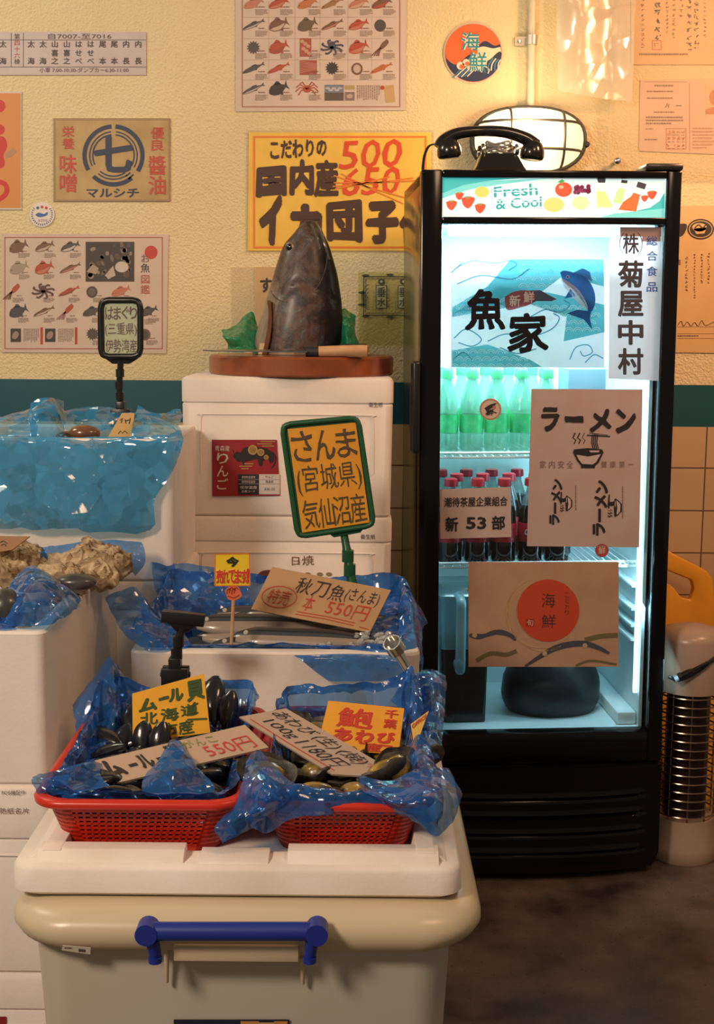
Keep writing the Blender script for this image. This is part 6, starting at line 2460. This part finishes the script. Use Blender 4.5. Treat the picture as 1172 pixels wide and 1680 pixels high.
S0 = None
rnd = random.Random(4)
zz = qz1 - .043
SAU = [(-.005, 2.275, .0, .10, 1.0), (.01, 2.32, .012, .04, 1.02), (-.02, 2.365, .02, -.03, 1.0), (.0, 2.41, .028, -.06, 1.04), (.015, 2.45, .034, -.02, 1.0), (-.01, 2.49, .038, .03, 1.0), (.04, 2.30, .036, -.10, .95), (-.04, 2.38, .048, .02, .95), (.05, 2.43, .056, -.08, .92)]
cxq = (qx0 + qx1) / 2
for x, y, dz, rz, s_ in SAU:
    loc = (cxq + x + .03, y, zz + .012 + dz * .75)
    rot = (.55 + rnd.uniform(-.1, .1), 0, rz)
    if S0 is None:
        S0 = saury(loc)
        S0.rotation_euler = rot
    else:
        dup(S0, loc, rot, scale=[s_, 1.2 * s_, 1.15])
S0.scale = (1, 1.2, 1.15)
g = G()
for i in range(150):
    x, y = rnd.uniform(cxq + .06, qx1 - .05), rnd.uniform(2.235, 2.32)
    z = zz + .008 + rnd.uniform(0, .030) + (.012 if x > cxq + .14 else 0)
    g.ellipsoid((x, y, z), (rnd.uniform(.004, .009), rnd.uniform(.004, .008), rnd.uniform(.003, .006)), 6, 4, Matrix.Rotation(rnd.uniform(0, 3), 3, 'X'))
o = g.obj('crushed_ice', film('ice', (.9, .93, .95), (.55, .55, .54), .6, .15), smooth=0)
tag(o, 'crushed ice heaped at the right front of the sauries', 'ice', kind='stuff')
o = liner('box_liner', qx0 + .022, qx1 - .022, 2.212, 2.598, qz1 + .001, .07, [(0, .010, -.004, 0), (.1, .004, -.006, 0), (.2, .004, -.006, 0), (.26, .008, .02, .03), (.3, .02, .03, .06), (.36, .05, .03, .04), (.42, .06, .03, .03), (.5, .06, .02, .02), (.6, .05, .0, 0), (.75, .06, .0, 0), (.80, .07, .012, 0), (.86, .05, .02, .02), (.93, .04, .03, .0), (.97, .03, .03, 0)], 5, M_blue, amp=.008)
tag(o, 'blue plastic film lining the foam box around the sauries', 'plastic film')
for spec, lab, sd in (
        ([[(172, 980, 2.30), (200, 968, 2.32), (225, 965, 2.34), (246, 1000, 2.34)], [(178, 1005, 2.26), (212, 1005, 2.26), (248, 1005, 2.28), (275, 1020, 2.30)], [(205, 1040, 2.21), (240, 1040, 2.21), (275, 1038, 2.23), (300, 1040, 2.25)], [(236, 1066, 2.185), (265, 1066, 2.185), (290, 1064, 2.20), (320, 1064, 2.22)]],
         'broad fold of blue film at the left end of the saury box', 3),
        ([[(248, 922, 2.56), (300, 926, 2.58), (350, 930, 2.60), (405, 942, 2.60)], [(252, 950, 2.52), (300, 958, 2.54), (350, 962, 2.55), (405, 965, 2.56)], [(262, 985, 2.46), (300, 985, 2.48), (350, 985, 2.52), (410, 985, 2.53)], [(280, 1022, 2.38), (320, 1015, 2.42), (360, 1008, 2.48), (410, 1005, 2.49)]],
         'raised back fold of blue film behind the sauries', 7),
        ([[(636, 975, 2.54), (660, 975, 2.54), (685, 990, 2.52), (702, 1022, 2.50)], [(622, 1005, 2.46), (645, 1005, 2.44), (668, 1010, 2.44), (692, 1030, 2.46)], [(612, 1030, 2.38), (640, 1040, 2.34), (668, 1040, 2.35), (692, 1052, 2.40)], [(608, 1048, 2.32), (640, 1068, 2.26), (672, 1080, 2.26), (698, 1090, 2.33)]],
         'bulging blue film at the right end of the saury box', 13),
        ([[(470, 1067, 2.215), (540, 1066, 2.215), (600, 1066, 2.215), (655, 1068, 2.22)], [(492, 1082, 2.178), (555, 1080, 2.176), (610, 1080, 2.176), (660, 1082, 2.18)], [(515, 1100, 2.172), (565, 1100, 2.170), (620, 1100, 2.170), (672, 1098, 2.175)], [(540, 1118, 2.170), (585, 1118, 2.168), (635, 1116, 2.168), (685, 1112, 2.172)]],
         'flat blue film folded down over the front of the saury box', 15)):
    o = sheet('film_flap', rows(spec), M_blue, amp=.006 if sd != 15 else .003, fr=18, seed=sd, smooth=24)
    tag(o, lab, 'plastic film')
# kraft sign
sq = [(447, 930), (641.6, 968), (607, 1037.7), (412, 999.4)]
S5 = Surf(P(525, 1000, 2.35), (0, -.75, .66))
p = paper('cardboard_sign', S5, sq, (.46, .27, .13), 'tilted brown cardboard sign priced 550 in red, resting on the sauries', 'price card', th=.003, tint=(.42, .24, .11))
k = Ink(S5)
for i, ch in enumerate('秋刀魚'):
    k.text(ch, subq(sq, .26 + i * .14, .10 + .01 * i, .38 + i * .14, .46 + .01 * i), DRK, .0, wob=1.5)
k.text('(さんま)', subq(sq, .67, .12, .95, .46), DRK, .0, wob=1.5)
RM = (.45, .045, .025)
k.text('特売', subq(sq, .08, .46, .26, .78), RM, .0, wob=1.5)
k.text('本', subq(sq, .38, .46, .46, .80), RM, .0, wob=1.5)
k.text('550円', subq(sq, .57, .46, .92, .80), RM, .0, wob=1.5)
e_ = [mixq(sq, .17 + .14 * math.cos(a), .62 + .24 * math.sin(a)) for a in [2 * math.pi * i / 30 for i in range(31)]]
k.line(e_, 1.3, RM)
for v_ in (.86, .92):
    k.line([mixq(sq, .36, v_), mixq(sq, .6, v_ - .02), mixq(sq, .85, v_)], 1.3, RM)
k.line([mixq(sq, .90, .93), mixq(sq, .98, .94)], 1.5, RM)
k.obj('lettering', parent=p)
# pick sign
S6 = Surf((0, 2.235, .9), (0, -1, 0))
ps = empty('pick_sign', P(380, 1075, 2.235), 'small yellow and red sign on a wooden stick in the saury box', 'sign')
a_, b_ = P(379, 1076, 2.237), P(383, 985, 2.237)
G().tube([a_, b_], .0032, 8).obj('stick', M_wood, ps)
pq = [(353, 909), (409.5, 908), (410.5, 960.5), (352.5, 961)]
paper('sign_plate', S6, pq, (.88, .62, .02), None, th=.0015, parent=ps)
k = Ink(S6)
for a, b in ((0, 1), (1, 2), (2, 3), (3, 0)):
    k.line([pq[a], pq[b]], 1.6, (.75, .20, .05))
k.text('今', (371, 913, 392, 930), (.02, .03, .015), .06)
for i, ch in enumerate('売れてます'):
    k.text(ch, (355 + i * 10, 933, 366 + i * 10, 957), (.95, .80, .1), .10, 3)
    k.text(ch, (355 + i * 10, 934, 366 + i * 10, 957), (.66, .05, .03), .04, 6)
k.text('!', (404, 932, 409, 957), (.66, .05, .03), .06, 6, shear=.3)
k.obj('lettering', parent=ps)
G().prism([S6.at(383 + 13 * math.cos(a) * (1 + .12 * math.sin(4 * a)), 973 + 12.5 * math.sin(a)) for a in [2 * math.pi * i / 28 for i in range(28)]], S6.n * -.0015).obj('hand_cutout', mat('hand_orange', (.75, .16, .07), .5), ps, smooth=0)
k = Ink(S6)
for i in range(4):
    k.arc(376 + i * 4, 972 - (i % 2) * 2, 3.5, 6, 150, 330, 1.2, (.25, .03, .02))
k.line([(374, 978), (384, 981), (393, 976)], 1.2, (.25, .03, .02))
k.obj('hand_lines', parent=ps)
# metal tube
a_, b_ = P(670, 1098, 2.158), P(651, 1066, 2.150)
d_ = (b_ - a_).normalized()
mt = empty('metal_tube', a_, 'short shiny metal tube poking out of the blue film, right of the sauries', 'tube')
ax_ = (d_ + V((0, -.45, 0))).normalized()
G().lathe([(.0165, 0), (.0165, .022), (.014, .022), (.014, .004)], b_, 24, axis=ax_).obj('tube_end', M_chrome, mt, smooth=40)
G().tube([a_, b_ + ax_ * .002], .0095, 16).obj('tube_shaft', M_chrome, mt)

# ================================================================== LEFT FOAM BOXES
ox1 = P(75, 1037, 1.9).x
ox0 = ox1 - .62
oz1 = P(60, 1036, 1.9).z
oz0 = P(60, 1288, 1.9).z
foam_box('foam_box', ox0, ox1, 1.895, 2.50, oz0 + .001, oz1, 'open white foam box of oysters at the left edge', open_=True, emboss=False, floor_=.13)
foam_box('foam_box', ox0, ox1 + .004, 1.89, 2.50, oz0 * .52, oz0, 'white foam box with printed Chinese characters on its lid, under the oyster box', lid=.085, emboss=True)
foam_box('foam_box', ox0, ox1 + .002, 1.89, 2.50, 0, oz0 * .52 - .001, 'white foam box with a red label at the bottom left corner, on the floor', lid=.06, emboss=True)
OS = Surf((0, 1.8885, 0), (0, -1, 0))
k = Ink(OS)
k.text('POS機配件', (3, 1296, 42, 1304), (.12, .09, .07))
k.text('感熱紙名片', (-14, 1325, 48, 1335), (.12, .09, .07))
o = k.obj('printed_mark')
tag(o, 'two lines of grey print on the box lid left of the red basket', 'printed mark')
p = paper('label_sticker', OS, box4(-60, 1668, 10, 1720), (.30, .012, .02), 'dark red label at the very bottom left corner', 'label', th=.0005)

# ---- oysters
M_oy = mat('oyster_shell', (.60, .46, .28), .75, col2=(.22, .14, .07), scale=34, bump=1.0, bscale=75)


def oyster(loc, sd, L=.105, W=.07, H=.022):
    g = G()
    rs = []
    n, m_ = 60, 26
    for j in range(m_ + 1):
        a = math.pi * j / m_
        ring = []
        for i in range(n):
            b = 2 * math.pi * i / n
            s_ = max(math.sin(a), .02)
            e_ = 1 + .16 * math.sin(b * 5 + sd) * s_ + .10 * math.sin(b * 9 + sd * 2)
            p_ = V((L / 2 * s_ * math.cos(b) * e_, W / 2 * s_ * math.sin(b) * e_, -H * math.cos(a)))
            lay = math.sin(math.hypot(p_.x * 1.3 + .03, p_.y) * 520 + sd + 2 * noise.noise(p_ * 60)) * .0022
            dd, pp = noise.voronoi(p_ * 62 + V((sd, 0, 0)))
            p_.z += lay * 1.3 + (dd[1] - dd[0]) * .006 - .003
            p_ += V(noise.noise_vector(p_ * 70 + V((0, sd, 0)))) * .006
            ring.append(p_ + V(loc))
        rs.append(ring)
    g.rings(rs)
    return g.obj('oyster', M_oy, smooth=32, origin=loc)


zt_o = oz1 - .035
OY = [((143, 925, 2.30), 1.15, (.5, -.15, .2), 1, 'big rough tan oyster at the back right of the left box'),
      ((160, 918, 2.38), 1.0, (.75, .3, -.5), 2, 'rough tan oyster with a ruffled edge, next to the blue film'),
      ((170, 935, 2.26), .95, (.4, -.35, .9), 5, 'pale ruffled oyster nearest the right rim of the left box'),
      ((22, 920, 2.35), 1.0, (.5, .1, .3), 3, 'tan oyster in the left box, under the cardboard sign'),
      ((-8, 935, 2.25), .95, (.3, .1, -.4), 4, 'pale oyster cut by the left edge, in the left box'),
      ((48, 912, 2.43), .85, (.6, .2, 1.2), 6, 'ruffled brownish oyster behind the others, near the sign'),
      ((110, 948, 2.18), .9, (.2, .1, .1), 7, 'low flat oyster half under the blue film at the left')]
for (x, y, Y), s_, rot, sd, lab in OY:
    q = P(x, y, Y)
    o = oyster(q, sd)
    o.rotation_euler = rot
    o.scale = [s_ * 1.12] * 3
    tag(o, lab, 'oyster', 'oysters in the left foam box')
M_dsh = mat('dark_shell', (.030, .028, .030), .35, col2=(.08, .07, .06), scale=30, coat=.3)
for i, ((x, y, Y), r_, lab) in enumerate((((122, 955, 2.12), (.035, .022, .014), 'smooth dark shell below the big tan oyster in the left box'), ((8, 1000, 1.98), (.03, .03, .034), 'black rounded shell cut by the left edge, in the left box'), ((50, 958, 2.14), (.035, .025, .015), 'dark flat shell behind the blue film lump in the left box'))):
    q = P(x, y, Y)
    g = G()
    rs = []
    for j in range(9):
        a = math.pi * j / 8
        s_ = max(math.sin(a), .03)
        rs.append([q + V((r_[0] * s_ * math.cos(b) * (1 + .08 * math.cos(b)), r_[1] * s_ * math.sin(b), -r_[2] * math.cos(a) + .0008 * math.sin(s_ * 50))) for b in [2 * math.pi * t / 24 for t in range(24)]])
    g.rings(rs)
    tag(g.obj('shell', M_dsh, smooth=60), lab, 'shell')
# filler floor of ice under them
g = G()
rnd = random.Random(8)
for i in range(170):
    x, y = rnd.uniform(ox1 - .50, ox1 - .045), rnd.uniform(1.95, 2.46)
    g.ellipsoid((x, y, oz1 - .085 + rnd.uniform(0, .02)), (rnd.uniform(.012, .022), rnd.uniform(.012, .022), rnd.uniform(.01, .016)), 6, 4, Matrix.Rotation(rnd.uniform(0, 3), 3, 'X'))
tag(g.obj('crushed_ice', film('ice_bed', (.8, .85, .9), (.30, .27, .24), .75, .2), smooth=0), 'bed of dull crushed ice under the oysters', 'ice', kind='stuff')
for spec, lab, sd, m_ in (
        ([[(30, 940, 2.08), (50, 925, 2.08), (75, 935, 2.08), (100, 955, 2.10)], [(14, 968, 2.02), (45, 950, 1.98), (85, 955, 1.98), (130, 978, 2.06)], [(10, 1000, 1.97), (45, 985, 1.93), (85, 985, 1.93), (128, 992, 2.02)], [(-20, 1028, 1.925), (40, 1026, 1.91), (80, 1022, 1.912), (108, 1012, 1.95)]],
         'crumpled lump of blue film on the front rim of the oyster box', 4, M_blue),
        ([[(60, 900, 2.46), (110, 892, 2.48), (170, 885, 2.49), (230, 890, 2.50)], [(62, 915, 2.40), (105, 905, 2.44), (180, 895, 2.46), (236, 905, 2.47)], [(66, 930, 2.34), (100, 925, 2.40), (190, 905, 2.44), (238, 925, 2.46)], [(70, 940, 2.30), (105, 935, 2.36), (200, 915, 2.42), (222, 945, 2.46)]],
         'blue film behind the oysters, falling over the back right corner', 6, M_blue),
        ([[(-60, 1010, 1.97), (-30, 1000, 1.97), (0, 1010, 1.96), (18, 1015, 1.95)], [(-60, 1022, 1.93), (-30, 1018, 1.92), (0, 1022, 1.92), (22, 1024, 1.92)], [(-60, 1034, 1.905), (-30, 1033, 1.9), (0, 1032, 1.9), (24, 1031, 1.905)]],
         'low strip of blue film on the oyster box rim at the left edge', 9, M_blue)):
    tag(sheet('film_flap', rows(spec), m_, amp=.008, fr=18, seed=sd, smooth=24), lab, 'plastic film')
S7 = Surf(P(10, 893, 2.30), (.1, -.8, .6))
o = paper('cardboard_sign', S7, [(-60, 878), (49, 880), (20, 902), (-60, 915)], (.34, .17, .08), 'small brown cardboard sign cut by the left edge, above the oysters', 'price card', th=.003)
k = Ink(S7)
k.curve([(0, 890), (6, 888), (12, 892)], [1.2] * 13, DRK)
k.curve([(2, 895), (8, 893), (10, 897)], [1.2] * 13, DRK)
k.obj('lettering', parent=o)

# ---- back-left clam box
cY = 2.56
cx1 = P(286, 760, cY).x
cx0 = cx1 - .66
cz1 = P(140, 720, cY).z
cz0 = P(140, 905, cY).z - .06
foam_box('foam_box', cx0, cx1, cY, 2.93, cz0, cz1, 'open white foam box hung with blue film, behind the oysters', open_=True, emboss=False, floor_=.10, r=.02)
foam_box('foam_box', cx0, cx1 + .004, cY, 2.93, cz0 / 2, cz0 - .001, 'closed white foam box under the clam box, hidden behind the oysters', emboss=False)
foam_box('foam_box', cx0, cx1 + .004, cY, 2.93, 0, cz0 / 2 - .001, 'closed white foam box on the floor below the clam box', emboss=False)
M_clam = mat('clam_shell', (.20, .085, .04), .25, col2=(.11, .05, .03), scale=25, coat=.5)
for i, ((x, y, Y), r_, lab) in enumerate((((136, 711, 2.64), (.034, .024, .018), 'glossy brown clam showing over the rim of the clam box'), ((112, 716, 2.66), (.030, .022, .012), 'darker clam half hidden left of the glossy brown clam'))):
    q = P(x, y, Y)
    g = G()
    rs = []
    for j in range(9):
        a = math.pi * j / 8
        s_ = max(math.sin(a), .03)
        rs.append([q + V((r_[0] * s_ * math.cos(b) * (1 + .1 * math.cos(b)), r_[1] * s_ * math.sin(b), -r_[2] * math.cos(a))) for b in [2 * math.pi * t / 24 for t in range(24)]])
    g.rings(rs)
    tag(g.obj('clam', M_clam, smooth=60), lab, 'clam')
rnd = random.Random(6)
g = G()
for i in range(120):
    g.ellipsoid((rnd.uniform(cx0 + .06, cx1 - .06), rnd.uniform(cY + .06, 2.88), cz1 - .045 + rnd.uniform(0, .012)), (rnd.uniform(.014, .024), rnd.uniform(.014, .024), .012), 6, 4)
tag(g.obj('crushed_ice', film('ice_clams', (.8, .85, .9), (.30, .27, .24), .75, .2), smooth=0), 'bed of ice inside the clam box under the blue film', 'ice', kind='stuff')
for spec, lab, sd, amp in (
        ([[(-60, 722, 2.575), (20, 718, 2.57), (110, 717, 2.57), (200, 717, 2.57), (292, 712, 2.58)],
          [(-60, 735, 2.545), (20, 733, 2.54), (110, 735, 2.535), (200, 735, 2.535), (296, 735, 2.555)],
          [(-60, 780, 2.535), (20, 780, 2.53), (100, 785, 2.51), (200, 790, 2.525), (280, 780, 2.55)],
          [(-60, 830, 2.535), (20, 835, 2.52), (110, 840, 2.51), (190, 845, 2.525), (262, 835, 2.545)],
          [(-60, 868, 2.54), (30, 868, 2.535), (110, 866, 2.525), (190, 880, 2.53), (246, 895, 2.54)]],
         'wide sheet of blue film hanging down the front of the clam box', 2, .011),
        ([[(-60, 688, 2.80), (0, 684, 2.80), (30, 680, 2.79), (55, 672, 2.78)], [(-60, 705, 2.70), (0, 700, 2.70), (30, 700, 2.69), (60, 700, 2.68)], [(-60, 718, 2.60), (0, 716, 2.59), (30, 716, 2.59), (64, 716, 2.59)]],
         'blue film over the far left end of the clam box', 5, .009),
        ([[(52, 660, 2.70), (66, 652, 2.70), (92, 652, 2.71), (105, 656, 2.72)], [(45, 682, 2.64), (65, 675, 2.62), (90, 675, 2.63), (108, 680, 2.67)], [(46, 702, 2.60), (65, 700, 2.59), (88, 700, 2.59), (106, 700, 2.62)], [(46, 718, 2.575), (65, 718, 2.57), (85, 718, 2.57), (100, 717, 2.58)]],
         'upright crumpled peak of pale blue film on the clam box rim', 8, .010),
        ([[(105, 674, 2.88), (140, 668, 2.90), (175, 668, 2.90), (215, 672, 2.89)], [(105, 685, 2.84), (140, 683, 2.86), (175, 683, 2.86), (215, 685, 2.85)], [(105, 705, 2.80), (140, 704, 2.83), (175, 704, 2.83), (215, 704, 2.82)]],
         'blue film along the back wall of the clam box', 11, .006),
        ([[(226, 663, 2.74), (245, 672, 2.74), (265, 672, 2.78), (296, 668, 2.82)], [(220, 685, 2.68), (245, 690, 2.66), (270, 690, 2.70), (296, 690, 2.74)], [(216, 705, 2.62), (245, 708, 2.60), (272, 708, 2.62), (298, 712, 2.66)], [(214, 718, 2.58), (245, 722, 2.565), (272, 730, 2.565), (296, 745, 2.59)]],
         'pale blue film bunched at the right corner of the clam box', 14, .009)):
    tag(sheet('film_flap', rows(spec), M_bluel, amp=amp * (2.4 if sd == 2 else 1.6), fr=8 if sd == 2 else 12, seed=sd, smooth=24, k=22 if sd == 2 else 15), lab, 'plastic film')
S8 = Surf(P(200, 700, 2.66), (.1, -.8, .55))
o = paper('cardboard_sign', S8, [(200, 677.5), (221, 677.5), (216, 717), (176, 719)], (.56, .36, .14), 'yellowish cardboard sign leaning in the clam box below the black clip', 'price card', th=.003)
k = Ink(S8)
for pts in ([(197, 690), (201, 686), (199, 694)], [(205, 688), (207, 695)], [(206, 691), (212, 689)], [(214, 686), (212, 696)], [(194, 712), (198, 707), (201, 711), (205, 707), (209, 711)]):
    k.line(pts, 1.4, DRK)
k.obj('lettering', parent=o)

# the lettering source is only a tool: remove it
bpy.data.objects.remove(_to, do_unlink=True)
